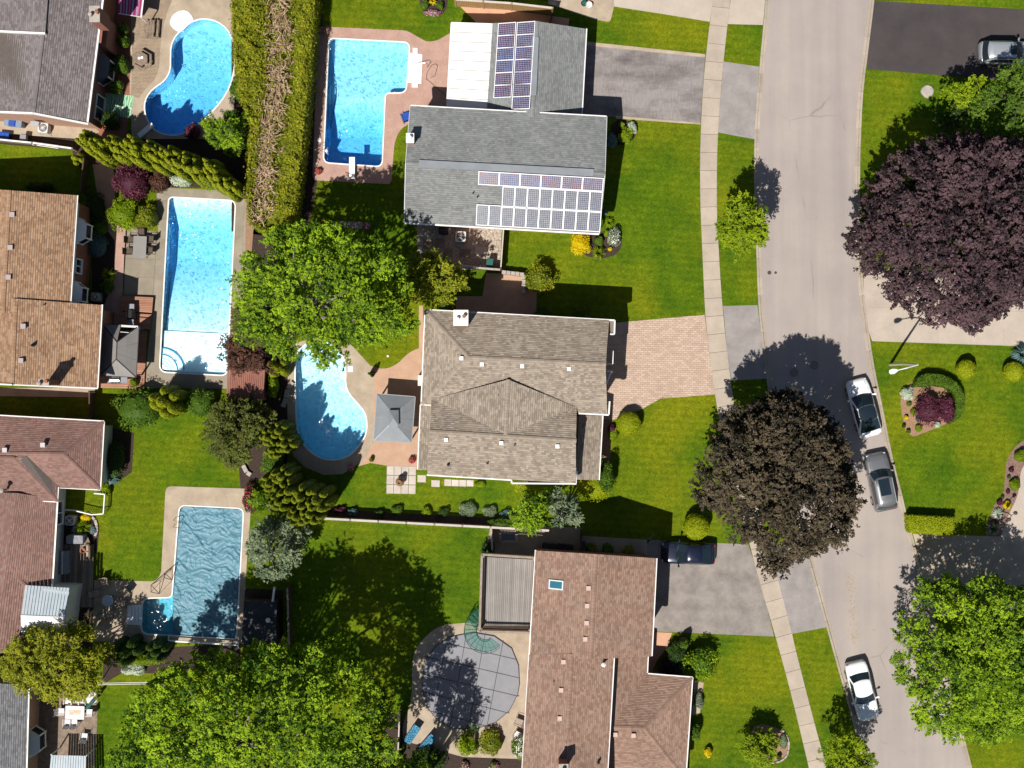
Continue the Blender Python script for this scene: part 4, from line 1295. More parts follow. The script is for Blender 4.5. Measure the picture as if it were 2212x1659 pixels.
# bay roof over the garage doors, garage doors, AC box
window(hm, P(1300,745,E1)[0], P(1300,742,E1)[1], 3.4, 4.7, 1.6, 0.03); window(hm, P(1299,840,E1)[0], P(1299,838,E1)[1], 3.4, 4.7, 1.6, 0.03)
for yy in (735, 835):
    c = V3((1303, yy, 4)); mb = MB()
    for i in range(4): mb.box(c.x - .02, c.x + .08, c.y - 1.25, c.y + 1.25, .03 + i * .55, .03 + i * .55 + .52)
    mb.build('garage_door', M['white'], hm)
mb = MB(); c = V3((907, 822, .8)); mb.box(c.x-.16, c.x+.16, c.y-.42, c.y+.42, .1, .9); mb.build('meter_box', M['siding'], hm)

# ---- lower right house (brown, two storeys) ----------------------------------
hd = thing('house', "brown roofed two storey house with the raised deck and skylight", 'house', P(1290, 1420, 0))
E, RR = 5.6, 7.15
roof(hd, [((1157,1189,E),(1144,1420,E),(1276,1424,RR),(1287,1197,RR)), ((1407,1418,E),(1418,1206,E),(1287,1197,RR),(1276,1424,RR))], M['sh_brown'], M['sh_brown'], [((1287,1197,RR),(1276,1424,RR))])
R3 = 6.7
roof(hd, [((1143,1414,E),(1122,1760,E),(1219,1700,R3),(1235,1412,R3)), ((1308,1740,E),(1326,1414,E),(1235,1412,R3),(1219,1700,R3))], M['sh_brown'], M['sh_brown'], [((1235,1412,R3),(1226,1588,R3))])
L2, LR = 3.0, 4.4
roof(hd, [((1392,1572,L2),(1399,1416,L2),(1326,1416,4.45),(1318,1571,4.45))], M['sh_brown'], M['sh_brown'])
roof(hd, [((1495,1464,L2),(1397,1456,L2),(1318,1571,LR),(1391,1573,LR)), ((1480,1684,L2),(1495,1464,L2),(1391,1573,LR),(1391,1573,LR)), ((1306,1672,L2),(1480,1684,L2),(1391,1573,LR),(1314,1571,LR))], M['sh_brown'], M['sh_brown'],
     [((1318,1571,LR),(1391,1573,LR)), ((1391,1573,LR),(1495,1464,L2)), ((1391,1573,LR),(1480,1684,L2))])
roof_ext = roof(hd, [((1302,1672,L2),(1470,1684,L2),(1465,1790,L2),(1300,1790,L2))], M['sh_brown'], M['sh_brown'])
gutters(hd, [((1157,1188,E),(1143,1418,E)), ((1143,1418,E),(1122,1760,E)), ((1418.5,1206,E),(1408,1417,E)), ((1327,1416,E),(1308,1740,E)), ((1400,1416,L2),(1398,1456,L2)), ((1397,1455,L2),(1496,1463,L2)), ((1496,1463,L2),(1481,1684,L2))])
walls(hd, [(1164,1200),(1409,1216),(1399,1414),(1152,1406)], E, M['brick_red'])
walls(hd, [(1152,1400),(1318,1406),(1300,1740),(1132,1740)], E, M['brick_red'])
walls(hd, [(1330,1420),(1388,1420),(1388,1466),(1486,1472),(1472,1760),(1310,1760)], L2, M['brick_pink'])
gable(hd, ((1410,1216,E-.1),(1164,1200,E-.1),(1287,1206,RR-.25)), M['siding'])
roof_vents(hd, [(1271,1270,6.95),(1268,1308,6.95),(1267,1345,6.95),(1264,1380,6.95),(1217,1429,6.45),(1212,1490,6.45),(1209,1551,6.45),(1329,1586,4.3),(1368,1588,4.3)], pmat("rose_vent", (0.56, 0.40, 0.35), None, .6), .34, .2)
pipes(hd, [(1196,1471,6.15),(1293,1648,6.2)], .05, .3)
mb = MB(); c = V3((1303,1434,6.1)); mb.lathe((c.x, c.y, c.z - .2), [(.09,0),(.09,.5),(.16,.52),(.17,.62),(.05,.7)], 12); mb.build('flue_cap', M['white'], hd)
mb = MB(); mb.lathe(V3((1238,1236-2,6.2)), [(.07,-.2),(.07,.25),(.03,.3)], 10); mb.build('vent_pipe', M['sh_brown'], hd)
# skylight on the west slope
fr = plane_frame((1157,1189,E),(1144,1420,E),(1287,1197,RR))
c, ex, ey, n = fr(1202, 1263)
sk = MB(); w_, h_ = 1.15, .72
def plate(mb, c, a, b, n, ha, hb, z0, z1):
    q = [c + a * sa * ha + b * sb * hb for sa, sb in ((-1,-1),(1,-1),(1,1),(-1,1))]
    if (q[1]-q[0]).cross(q[2]-q[0]).dot(n) < 0: q.reverse()
    mb.quad(*[p + n * z1 for p in q])
    for k in range(4): mb.quad(q[k] + n * z0, q[(k+1)%4] + n * z0, q[(k+1)%4] + n * z1, q[k] + n * z1)
plate(sk, c, ey, ex, n, w_/2, h_/2, -.05, .14); sko = sk.build('skylight', M['siding'], hd)
sk = MB(); plate(sk, c, ey, ex, n, w_/2-.1, h_/2-.1, .10, .15); sk.build('pane', pmat("skylight_glass", (0.03, 0.15, 0.21), None, .08, 1, spec=.8), sko)
# chimney off the lower edge whose shadow reaches the roof
chimney(hd, 1208, 1226, 1652, 1672, 8.4, 6.0, M['brick_red'], M['stone'], 1)

# ---- upper left house ---------------------------------------------------------
ha = thing('house', "grey brown roofed house with a brick chimney beside the kidney pool", 'house', P(60, 120, 0))
AE, AR = 4.4, 6.2
roof(ha, [((188,267,AE),(229,-60,AE),(108,-60,AR),(72,243,AR)), ((-80,-60,5.2),(-80,238,5.2),(72,243,AR),(108,-60,AR))], M['sh_taupe'], M['sh_taupe'], [((72,243,AR),(108,-60,AR))])
roof(ha, [((-80,-60,5.65),(-80,63,5.65),(98,72,AR+.12),(108,-60,AR+.12))], M['sh_taupe'], M['sh_taupe'])
mb = MB(); mb.bar(V3((-80,64,5.62)), V3((99,73,AR+.08)), .13, .3); mb.build('fascia', M['white'], ha)
mb = MB()
mb.bar(V3((-60,240,5.2)), V3((72,245,AR-.02)), .14, .22); mb.bar(V3((72,245,AR-.02)), V3((190,268,AE)), .14, .22); mb.build('bargeboard', M['white'], ha)
gutters(ha, [((230,-60,AE),(189,267,AE))], .14, .14)
walls(ha, [(219,-60),(180,256),(-80,236),(-80,-60)], AE, M['brick_pink'], z0=0)
w1 = MB()
a, b = V3((219.4,-60,AE)), V3((181.2,255.5,AE))
d = (b - a).normalized(); nn = Vector((-d.y, d.x, 0))
if nn.x < 0: nn = -nn
w1.quad(a + nn*.02 - Vector((0,0,AE)), b + nn*.02 - Vector((0,0,AE)), b + nn*.02 - Vector((0,0,.9)), a + nn*.02 - Vector((0,0,.9)))
w1.build('brick_facing', M['brick_red'], ha)
w1 = MB(); w1.bar(a + nn*.06 - Vector((0,0,.45)), b + nn*.06 - Vector((0,0,.45)), .1, .7); w1.build('frieze', M['siding'], ha)
gable(ha, ((-60,238,AE-.1),(182,262,AE-.1),(72,240,AR-.3)), M['brick_pink'])
chimney(ha, 194, 214, 14, 46, 7.2, 4.5, M['brick_red'], M['stone'], 2)
def wall_at(y): 
    t = (y + 60) / 316.0; p = lerp(a, b, t); return p
wa = math.atan2(nn.y, nn.x)
p = wall_at(55); mb = MB()
q = [p + d * -.9, p + d * 1.3, p + d * 1.3 + nn * .62, p + d * -.9 + nn * .62]
mb.prism([(v.x, v.y) for v in q], 0, 3.2); mb.quad(q[0] * 1 , q[1], q[2], q[3]); mb.build('chimney_breast', M['brick_red'], ha)
p = wall_at(132); bay(ha, p.x, p.y, .6, 2.4, 2.3, .75, wa, M['sh_slate'])
p = wall_at(216); window(ha, p.x + nn.x*.03, p.y + nn.y*.03, .15, 2.2, 1.9, wa)
pipes(ha, [(87,85,5.9)], .05, .3)

# ---- left house with tan shingles ----------------------------------------------
hb = thing('house', "tan shingled house with three projecting windows beside the long pool", 'house', P(80, 620, 0))
BE, BR_ = 5.3, 7.2
roof(hb, [((150,684,BE),(167,422,BE),(20,411,BR_),(6,676,BR_)), ((-150,400,BE),(-165,660,BE),(6,676,BR_),(20,411,BR_))], M['sh_tan'], M['sh_tan'], [((20,411,BR_),(6,676,BR_))])
roof(hb, [((210,838,4.6),(220,659,4.6),(34,645,7.02),(26,830,7.02)), ((-150,640,BE),(-160,826,BE),(26,830,7.02),(34,645,7.02))], M['sh_tan'], M['sh_tan'], [((33,660,7.02),(26,830,7.02))])
gutters(hb, [((167.5,422,BE),(151,680,BE)), ((221,658,4.6),(211,838,4.6)), ((-100,826,5.8),(26,831,BR_)), ((26,831,7.0),(211,839,4.6))])
walls(hb, [(157,434),(140,690),(-150,680),(-150,420)], BE, M['brick_red'])
walls(hb, [(210,668),(200,828),(-150,816),(-150,650)], 4.6, M['brick_red'])
gable(hb, ((157,434,BE-.1),(-130,420,BE-.1),(20,418,BR_-.3)), M['brick_red'])
w1 = MB(); a, b = V3((158,434,BE)), V3((141,690,BE)); d = (b - a).normalized(); nn = Vector((-d.y, d.x, 0)); nn = nn if nn.x > 0 else -nn
w1.bar(a + nn*.07 - Vector((0,0,.6)), b + nn*.07 - Vector((0,0,.6)), .12, .95); w1.build('frieze', M['siding'], hb)
wa = math.atan2(nn.y, nn.x)
def wall_b(y): return lerp(a, b, (y - 434) / 256.0)
for yy in (493, 632):
    p = wall_b(yy); bay(hb, p.x, p.y, 2.2, 3.9, 1.9, .65, wa, M['white'])
p = wall_b(570); window(hb, p.x + nn.x*.03, p.y + nn.y*.03, 2.6, 3.9, 1.1, wa)
roof_vents(hb, [(28,464,7.0),(24,535,7.0),(20,599,7.0),(52,705,6.8),(47,779,6.8)], pmat("mauve_vent", (0.40, 0.33, 0.33), None, .6), .38, .24)
pipes(hb, [(98,658,6.1),(70,746,6.75)], .06, .35)
chimney(hb, 84, 104, 820, 832, 8.2, 5.6, M['brick_red'], M['stone'], 2)
mb = MB(); p = V3((152,678,5.2)); mb.bar((p.x, p.y, p.z), (p.x, p.y, 2.2), .09, .09); mb.build('downspout', M['white'], hb)

# ---- lower left house with rose shingles ------------------------------------------
hc = thing('house', "rose brown hip roofed house beside the covered pool", 'house', P(60, 1080, 0))
CE, CR = 3.7, 5.1
roof(hc, [((224,911,CE),(-80,894,CE),(-80,978,CR),(138,981,CR)), ((216,1057,CE),(224,911,CE),(138,981,CR),(138,981,CR)), ((-80,1045,CE),(216,1057,CE),(138,981,CR),(-80,978,CR))], M['sh_rose'], M['sh_rose'],
     [((-80,978,CR),(138,981,CR)), ((138,981,CR),(224,911,CE)), ((138,981,CR),(216,1057,CE))])
C2 = 5.15
roof(hc, [((124,1083,CE+.1),(128,1000,CE+.1),(52,979,C2),(30,990,C2)), ((-80,1075,CE+.1),(124,1083,CE+.1),(30,990,C2),(-80,986,C2))], M['sh_rose'], M['sh_rose'], [((30,990,C2),(124,1083,CE+.1)), ((-80,986,C2),(30,990,C2))])
roof(hc, [((-140,1060,3.5),(-140,1400,3.3),(-10,1400,4.4),(37,1065,4.4)), ((108,1400,3.0),(123,1078,3.5),(37,1065,4.4),(-10,1400,4.4)), ((-90,1420,3.9),(108,1400,3.0),(55,1262,3.95),(-90,1130,4.7))], M['sh_rose'], M['sh_rose'], [((0,1209,4.3),(55,1266,3.95)), ((108,1400,3.0),(0,1330,4.2))])
gutters(hc, [((225,910,CE),(-80,893,CE)), ((225,911,CE),(217,1057,CE)), ((125,1053,CE),(217,1058,CE)), ((126,1052,CE+.1),(124,1084,CE+.1)), ((44,1079,CE+.1),(124,1084,CE+.1)), ((124.5,1084,3.5),(111.5,1300,3.2))])
walls(hc, [(214,922),(207,1047),(-80,1040),(-80,905)], CE, M['siding'])
walls(hc, [(114,1040),(112,1074),(100,1300),(-80,1300),(-80,1040)], 3.4, M['siding'])
roof_vents(hc, [(12,972,5.0),(94,961,4.9)], pmat("pale_vent", (0.55, 0.50, 0.50), None, .6), .36, .24)
mb = MB(); c = V3((11,1058,4.6)); mb.lathe((c.x, c.y, c.z - .2), [(.09,0),(.09,.9),(.18,.92),(.18,1.05),(.05,1.12)], 12); mb.build('flue_cap', M['stone'], hc)
p = V3((123,1110,2.5)); window(hc, p.x - .1, p.y, 1.1, 2.5, 1.8, 0.0)
# sheet metal lean-to
lt = thing('lean_to', "pale blue ribbed metal lean to roof joined to the rose roofed house", 'lean-to', P(97, 1320, 0))
q = [(54,1264,4.2),(150,1270,4.2),(139,1334,4.7),(45,1330,4.7)]
A_, B_, C_, D_ = [V3(p) for p in q]
nrib = 14
for i in range(nrib):
    s, e = i / nrib + .006, (i + 1) / nrib - .006
    mb = MB(); f4 = [lerp(A_, B_, s), lerp(A_, B_, e), lerp(D_, C_, e), lerp(D_, C_, s)]
    mb.quad(f4[3], f4[2], f4[1], f4[0])
    for k in range(4): mb.quad(f4[k], f4[(k+1)%4], f4[(k+1)%4] - Vector((0,0,.04)), f4[k] - Vector((0,0,.04)))
    mb.build('roof_sheet', M['blue_metal'], lt)
mb = MB(); E_, F_ = V3((140,1376,3.6)), V3((46,1374,3.6)); mb.quad(F_, E_, C_, D_); mb.quad(D_ - Vector((0,0,.03)), C_ - Vector((0,0,.03)), E_ - Vector((0,0,.03)), F_ - Vector((0,0,.03))); mb.build('front_slope', M['white'], lt)
mb = MB()
mb.bar(D_, C_, .12, .08); mb.build('ridge_flashing', M['siding'], lt)
mb = MB(); mb.prism([(p.x, p.y) for p in (A_.lerp(E_, .06), B_.lerp(F_, .06), E_.lerp(A_, .06), F_.lerp(B_, .06))], 0, 3.5); mb.build('wall', M['white'], lt)

# ---- corner house bottom left ---------------------------------------------------------
he = thing('house', "slate roofed house with a white bay window in the corner behind the round crowned tree", 'house', P(10, 1600, 0))
roof(he, [((54,1760,3.6),(62,1480,3.6),(-100,1470,5.4),(-110,1760,5.4))], M['sh_slate'], M['sh_slate'])
gutters(he, [((63,1480,3.6),(55,1760,3.6))], .12, .12)
walls(he, [(52,1490),(45,1760),(-100,1760),(-100,1480)], 3.6, M['brick_pink'])
a, b = V3((53,1490,3.6)), V3((46,1760,3.6)); mb = MB(); mb.bar(a + Vector((.07,0,-.4)), b + Vector((.07,0,-.4)), .12, .6); mb.build('frieze', M['siding'], he)
p = lerp(a, b, .47); bay(he, p.x, p.y, .5, 2.2, 2.1, .75, 0.0, M['siding'])
# ------------------------------------------------------------------ plants
LEAF = {}
def LM(name, dark, light, trans=.25):
    LEAF[name] = leaf_mat(name, dark, light, trans)
LM('leaf_bright', (0.026, 0.082, 0.004), (0.325, 0.475, 0.016), .32)
LM('leaf_green', (0.04, 0.09, 0.008), (0.16, 0.26, 0.020), .3)
LM('leaf_yellow', (0.07, 0.10, 0.006), (0.34, 0.36, 0.018), .3)
LM('leaf_cedar', (0.085, 0.12, 0.004), (0.30, 0.32, 0.010), .15)
LM('leaf_hedge', (0.09, 0.12, 0.006), (0.42, 0.42, 0.025), .3)
LM('leaf_dark', (0.016, 0.04, 0.008), (0.065, 0.115, 0.018), .2)
LM('leaf_lime', (0.10, 0.17, 0.004), (0.32, 0.42, 0.010), .35)
LM('leaf_cedar_deep', (0.04, 0.07, 0.004), (0.22, 0.25, 0.012), .15)
LM('leaf_ball', (0.17, 0.22, 0.003), (0.33, 0.37, 0.008), .12)
LM('leaf_copper', (0.008, 0.007, 0.005), (0.112, 0.085, 0.048), .1)
LM('leaf_purple', (0.007, 0.004, 0.006), (0.105, 0.060, 0.068), .08)
LM('leaf_maroon', (0.045, 0.010, 0.022), (0.17, 0.045, 0.075), .2)
LM('leaf_redbrown', (0.05, 0.022, 0.014), (0.16, 0.075, 0.05), .2)
LM('leaf_spruce', (0.05, 0.105, 0.105), (0.16, 0.26, 0.25), .1)
LM('leaf_silver', (0.07, 0.11, 0.06), (0.30, 0.35, 0.20), .2)
LM('leaf_frost', (0.34, 0.42, 0.30), (0.62, 0.66, 0.55), .2)
LM('leaf_gold', (0.52, 0.38, 0.002), (0.72, 0.58, 0.006), .2)
LM('leaf_olive', (0.045, 0.058, 0.010), (0.15, 0.17, 0.028), .2)
LM('petal_pink', (0.55, 0.10, 0.24), (0.75, 0.35, 0.50), .2)
LM('petal_red', (0.42, 0.03, 0.05), (0.65, 0.12, 0.14), .2)
LM('petal_white', (0.65, 0.60, 0.62), (0.8, 0.78, 0.76), .2)
LM('petal_purple', (0.25, 0.08, 0.25), (0.45, 0.22, 0.42), .2)
LM('twig_dead', (0.26, 0.16, 0.085), (0.70, 0.52, 0.36), .0)
M['bark'] = pmat("bark", (0.20, 0.16, 0.13), (0.11, 0.085, 0.07), 0.95, 8, fine=.4, fscale=30)
M['bark_pale'] = pmat("pale_bark", (0.36, 0.32, 0.28), (0.22, 0.19, 0.165), 0.95, 8, fine=.3)
nr = np.random.default_rng(5)
LEAFCOUNT = [0]

def leaf_object(name, pts, nrm, size, tint, mat, parent, aspect=.55, extra=None):
    """one mesh of leaf-sized rhombic faces (numpy); extra = MB merged in (core surfaces)"""
    n = len(pts); LEAFCOUNT[0] += n
    nrm = nrm / (np.linalg.norm(nrm, axis=1, keepdims=True) + 1e-9)
    r = nr.normal(size=(n, 3))
    t = np.cross(nrm, r); t /= (np.linalg.norm(t, axis=1, keepdims=True) + 1e-9)
    b = np.cross(nrm, t)
    s = size[:, None]
    droop = nrm * s * nr.uniform(-.15, .3, (n, 1))
    v = np.stack([pts - t * s - droop * .6, pts + b * s * aspect, pts + t * s - droop, pts - b * s * aspect], axis=1).reshape(-1, 3)
    off = np.array(base_of(parent))
    v = v - off
    nv, nf = len(v), n
    ex_v = np.zeros((0, 3)); ex_f = []
    if extra is not None and extra.f:
        ex_v = np.array(extra.v) - off; ex_f = extra.f
    allv = np.concatenate([v, ex_v]).astype(np.float32)
    loops = [np.arange(nv, dtype=np.int32)]
    tot = [np.full(nf, 4, dtype=np.int32)]
    if ex_f:
        loops.append(np.array([i + nv for f in ex_f for i in f], dtype=np.int32))
        tot.append(np.array([len(f) for f in ex_f], dtype=np.int32))
    loops = np.concatenate(loops); tot = np.concatenate(tot)
    start = np.concatenate([[0], np.cumsum(tot)[:-1]]).astype(np.int32)
    me = bpy.data.meshes.new(name)
    me.vertices.add(len(allv)); me.vertices.foreach_set("co", allv.ravel())
    me.loops.add(len(loops)); me.loops.foreach_set("vertex_index", loops)
    me.polygons.add(len(tot)); me.polygons.foreach_set("loop_start", start); me.polygons.foreach_set("loop_total", tot)
    at = me.attributes.new("tint", 'FLOAT', 'FACE')
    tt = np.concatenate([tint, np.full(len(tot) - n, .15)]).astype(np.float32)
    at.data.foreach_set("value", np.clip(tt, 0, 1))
    me.materials.append(mat)
    me.update(calc_edges=True); me.validate()
    o = bpy.data.objects.new(name, me); COL.objects.link(o); o.parent = parent
    return o

def blob(mb, c, rx, ry, rz, n=10, m=6, rough=.12, full=False):
    """lumpy closed core surface (ellipsoid)"""
    b = len(mb.v); seed = random.random() * 50
    for j in range(m + 1):
        th = math.pi * j / m if full else (math.pi * .62) * j / m
        for i in range(n):
            a = 2 * math.pi * i / n
            d = Vector((math.sin(th) * math.cos(a), math.sin(th) * math.sin(a), math.cos(th)))
            k = 1 + rough * noise.noise(d * 2.2 + Vector((seed, 0, 0))) * 2
            mb.v.append((c[0] + d.x * rx * k, c[1] + d.y * ry * k, c[2] + d.z * rz * k))
    for j in range(m):
        for i in range(n):
            i2 = (i + 1) % n
            mb.f.append((b + j * n + i, b + (j + 1) * n + i, b + (j + 1) * n + i2, b + j * n + i2)); mb.m.append(0); mb.t.append(None)

def clump_leaves(c, r, n, leaf, upness=.5, shell=.5, tint0=.5, flat=1.0, tv=.25):
    """leaves for one clump (ellipsoid radius r, z scaled by flat)"""
    d = nr.normal(size=(n, 3)); d /= np.linalg.norm(d, axis=1, keepdims=True)
    d[:, 2] = np.where(d[:, 2] < -.35, -d[:, 2], d[:, 2])
    rad = r * (shell + (1 - shell) * nr.random((n, 1)) ** .6)
    p = np.array(c) + d * rad * np.array([1, 1, flat])
    nm = d * (1 - upness) + np.array([0, 0, 1.0]) * upness + nr.normal(size=(n, 3)) * .45
    s = leaf * nr.uniform(.6, 1.25, n)
    ti = tint0 + nr.normal(size=n) * tv
    return p, nm, s, ti

def poly_dist(poly, pts):
    """(inside mask, distance to outline) for world-xy points"""
    P_ = np.array(poly); Q = np.roll(P_, -1, axis=0)
    x, y = pts[:, 0:1], pts[:, 1:2]
    cond = ((P_[:, 1] > y) != (Q[:, 1] > y))
    with np.errstate(divide='ignore', invalid='ignore'):
        xi = (Q[:, 0] - P_[:, 0]) * (y - P_[:, 1]) / (Q[:, 1] - P_[:, 1]) + P_[:, 0]
    ins = (np.sum(cond & (x < xi), axis=1) % 2) == 1
    d = Q - P_; L2 = (d ** 2).sum(1) + 1e-12
    t = np.clip(((x - P_[:, 0]) * d[:, 0] + (y - P_[:, 1]) * d[:, 1]) / L2, 0, 1)
    dx = x - (P_[:, 0] + t * d[:, 0]); dy = y - (P_[:, 1] + t * d[:, 1])
    return ins, np.sqrt((dx ** 2 + dy ** 2).min(axis=1))

def scatter_in(poly, spacing, inset):
    P_ = np.array(poly); lo, hi = P_.min(0), P_.max(0)
    n = int((hi - lo).prod() / spacing ** 2 * 9) + 40
    c = nr.uniform(lo, hi, (n, 2))
    ins, d = poly_dist(poly, c)
    c = c[ins & (d > inset)]
    out = []
    for p in c:
        if all((p[0] - q[0]) ** 2 + (p[1] - q[1]) ** 2 > spacing ** 2 * .62 for q in out): out.append(p)
    return np.array(out) if out else P_.mean(0, keepdims=True)

def tree(name, label, outline, z_edge, z_top, mat, leaf=.20, clump=.85, spacing=.85, per=150, dome=3.0, trunk=None, tr=.22, bark='bark', group=None, tintv=.2, layers=(1.0, .6), cat='tree', upness=.35, flat=.6, sprays=1.0, gap=.32, fine=.50, reach=.75):
    """outline: crown silhouette in photo pixels. The crown is many small sprigs set round limb ends, with open gaps"""
    zm = z_edge + (z_top - z_edge) * .35
    w = [P(a, b, zm)[:2] for a, b in outline]
    cx = sum(p[0] for p in w) / len(w); cy = sum(p[1] for p in w) / len(w)
    tb = P(*trunk)[:2] if trunk else (cx, cy)
    root = thing(name, label, cat, (tb[0], tb[1], 0), group=group)
    leaf = leaf * fine; per = int(per / fine)
    cs = scatter_in(w, spacing * .82, clump * .30)
    cs = cs[nr.random(len(cs)) > gap]
    ins, dist = poly_dist(w, cs)
    maxd = max(dist.max(), .1)
    dd = np.clip(dist / min(dome, maxd), 0, 1)
    z = z_edge + (z_top - z_edge) * (1 - (1 - dd) ** 2.6) * .85 + nr.normal(size=len(cs)) * 1.05 * clump
    A, B_, S, T = [], [], [], []
    tops = []
    def sprigs(c, rr, k, tt):
        """k leaves in little fans round c"""
        m = max(3, k // 9)
        d = nr.normal(size=(m, 3)); d /= np.linalg.norm(d, axis=1, keepdims=True)
        out = np.array([c[0] - cx, c[1] - cy, .6]); out = out / (np.linalg.norm(out) + 1e-6)
        base = np.array(c) + d * rr * nr.uniform(.25, 1.0, (m, 1)) ** .6 * np.array([1, 1, flat])
        dr = d * .8 + out * .5; dr[:, 2] -= .25; dr /= np.linalg.norm(dr, axis=1, keepdims=True)
        st = np.repeat(base, 9, axis=0) + np.repeat(dr, 9, axis=0) * (nr.uniform(-.05, .34, (m * 9, 1)) * rr) + nr.normal(size=(m * 9, 3)) * leaf * .55
        nm = np.repeat(d * .25 + np.array([-.12, -.2, .85]), 9, axis=0) + nr.normal(size=(m * 9, 3)) * .30
        ti = np.repeat(tt + nr.normal(size=m) * .28, 9) + nr.normal(size=m * 9) * .12
        A.append(st); B_.append(nm); S.append(leaf * nr.uniform(.6, 1.2, m * 9)); T.append(ti)
    for (x, y), zz in zip(cs, z):
        tt = .5 + nr.normal() * tintv
        rr = clump * nr.uniform(.62, 1.1)
        sprigs((x, y, zz), rr, per, tt)
        for lf in layers[1:]:
            if nr.random() < .6: sprigs((x + nr.normal() * .4, y + nr.normal() * .4, z_edge * .75 + (zz - z_edge * .75) * lf), rr, int(per * .5), tt - .1)
        tops.append((x, y, zz))
    # ragged branch ends reaching past the outline
    per_len = sum(math.hypot(w[i][0] - w[i - 1][0], w[i][1] - w[i - 1][1]) for i in range(len(w)))
    mb = MB()
    for k in range(int(per_len * 1.1 * sprays)):
        i = nr.integers(len(w)); t = nr.random()
        q = np.array(w[i]) * t + np.array(w[i - 1]) * (1 - t)
        dirv = q - np.array([cx, cy]); dirv = dirv / (np.linalg.norm(dirv) + 1e-6)
        ang = nr.normal() * .5; dirv = np.array([dirv[0] * math.cos(ang) - dirv[1] * math.sin(ang), dirv[0] * math.sin(ang) + dirv[1] * math.cos(ang)])
        L = nr.uniform(.4, 1.0) * reach * 2; p0 = q - dirv * nr.uniform(.5, 1.0) * reach * 1.6
        zc = z_edge + nr.uniform(-.3, .7)
        m = int(per * .32 * L) + 6
        u = nr.random(m)
        wd = .20 * (1 - u * .75)
        side = np.array([-dirv[1], dirv[0]])
        pts = np.column_stack([p0[0] + dirv[0] * L * u + side[0] * nr.normal(size=m) * wd, p0[1] + dirv[1] * L * u + side[1] * nr.normal(size=m) * wd, zc - .25 * u + nr.normal(size=m) * .08])
        A.append(pts); B_.append(nr.normal(size=(m, 3)) * .4 + np.array([0, 0, .8])); S.append(leaf * nr.uniform(.55, 1.1, m)); T.append(np.full(m, .5 + nr.normal() * .2) + nr.normal(size=m) * .12)
    leaf_object('crown', np.concatenate(A), np.concatenate(B_), np.concatenate(S), np.concatenate(T), LEAF[mat], root)
    fork = Vector((tb[0], tb[1], z_edge * .55))
    mb.tube([(tb[0], tb[1], -.1), (tb[0], tb[1], .25), (tb[0] + .05, tb[1], z_edge * .3), fork], [tr * 1.5, tr * 1.1, tr, tr * .85], 8)
    idx = nr.choice(len(tops), min(26, len(tops)), replace=False)
    for i in idx:
        e = Vector(tops[i]); e.z -= clump * .05
        mid = fork.lerp(e, .55) + Vector((nr.normal() * .2, nr.normal() * .2, (e.z - fork.z) * .2))
        mb.tube([fork, mid, e], [tr * .5, tr * .30, tr * .10], 5)
    mb.build('trunk', M[bark], root)
    return root

def bush(name, label, x, y, r, h, mat, leaf=.07, n=None, group=None, sx=1.0, sy=1.0, lumps=7, cat='shrub', spiky=False, tintv=.18, core=True, zb=0.0, per=None, rough=.12, upness=.45, stem=True, flowers=None, ztop_frac=.5):
    """rounded shrub; x, y pixel of its middle, r its radius in pixels, h its height in metres"""
    c = P(x, y, zb + h * ztop_frac)
    rx, ry = r / PXM * sx, r / PXM * sy
    root = thing(name, label, cat, (c[0], c[1], zb), group=group)
    A, B_, S, T = [], [], [], []
    area = math.pi * rx * ry
    per = per or int(max(90, min(1500, area * 2.6 / (leaf * leaf))) / max(lumps, 1))
    ex = MB()
    if core: blob(ex, (c[0], c[1], zb + h * .35), rx * .80, ry * .80, h * .55, 12, 6, rough)
    for i in range(lumps):
        a = 2 * math.pi * i / lumps * 1.0 + nr.uniform(-.4, .4)
        q = 0 if i == 0 else (.62 if lumps > 4 else .45)
        lx, ly = c[0] + math.cos(a) * rx * q, c[1] + math.sin(a) * ry * q
        lr = min(rx, ry) * (.62 if i == 0 else .45) * nr.uniform(.85, 1.15)
        lz = zb + h * (.62 if i == 0 else nr.uniform(.35, .55))
        if lumps == 1: lr = min(rx, ry) * .95; lz = zb + h * .5
        p, nm, s, ti = clump_leaves((lx, ly, lz), 1.0, per, leaf, upness, .6, .5 + nr.normal() * tintv, 1.0)
        p = np.array([lx, ly, lz]) + (p - np.array([lx, ly, lz])) * np.array([lr * max(1, rx / ry if rx > ry else 1), lr * max(1, ry / rx if ry > rx else 1), h * .42])
        p[:, 2] = np.maximum(p[:, 2], zb + .03)
        A.append(p); B_.append(nm); S.append(s); T.append(ti)
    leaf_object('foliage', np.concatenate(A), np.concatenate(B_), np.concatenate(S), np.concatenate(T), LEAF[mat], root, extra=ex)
    if flowers:
        fm, k, fs = flowers
        d = nr.normal(size=(k, 3)); d[:, 2] = np.abs(d[:, 2]) + .4; d /= np.linalg.norm(d, axis=1, keepdims=True)
        p = np.array([c[0], c[1], zb + h * .42]) + d * np.array([rx, ry, h * .62])
        leaf_object('blossom', p, d + nr.normal(size=(k, 3)) * .3, np.full(k, fs), nr.random(k), LEAF[fm], root, aspect=.9)
    if stem:
        mb = MB(); mb.tube([(c[0], c[1], zb - .02), (c[0], c[1], zb + h * .4)], [max(.03, rx * .08), .02], 6); mb.build('stem', M['bark'], root)
    return root

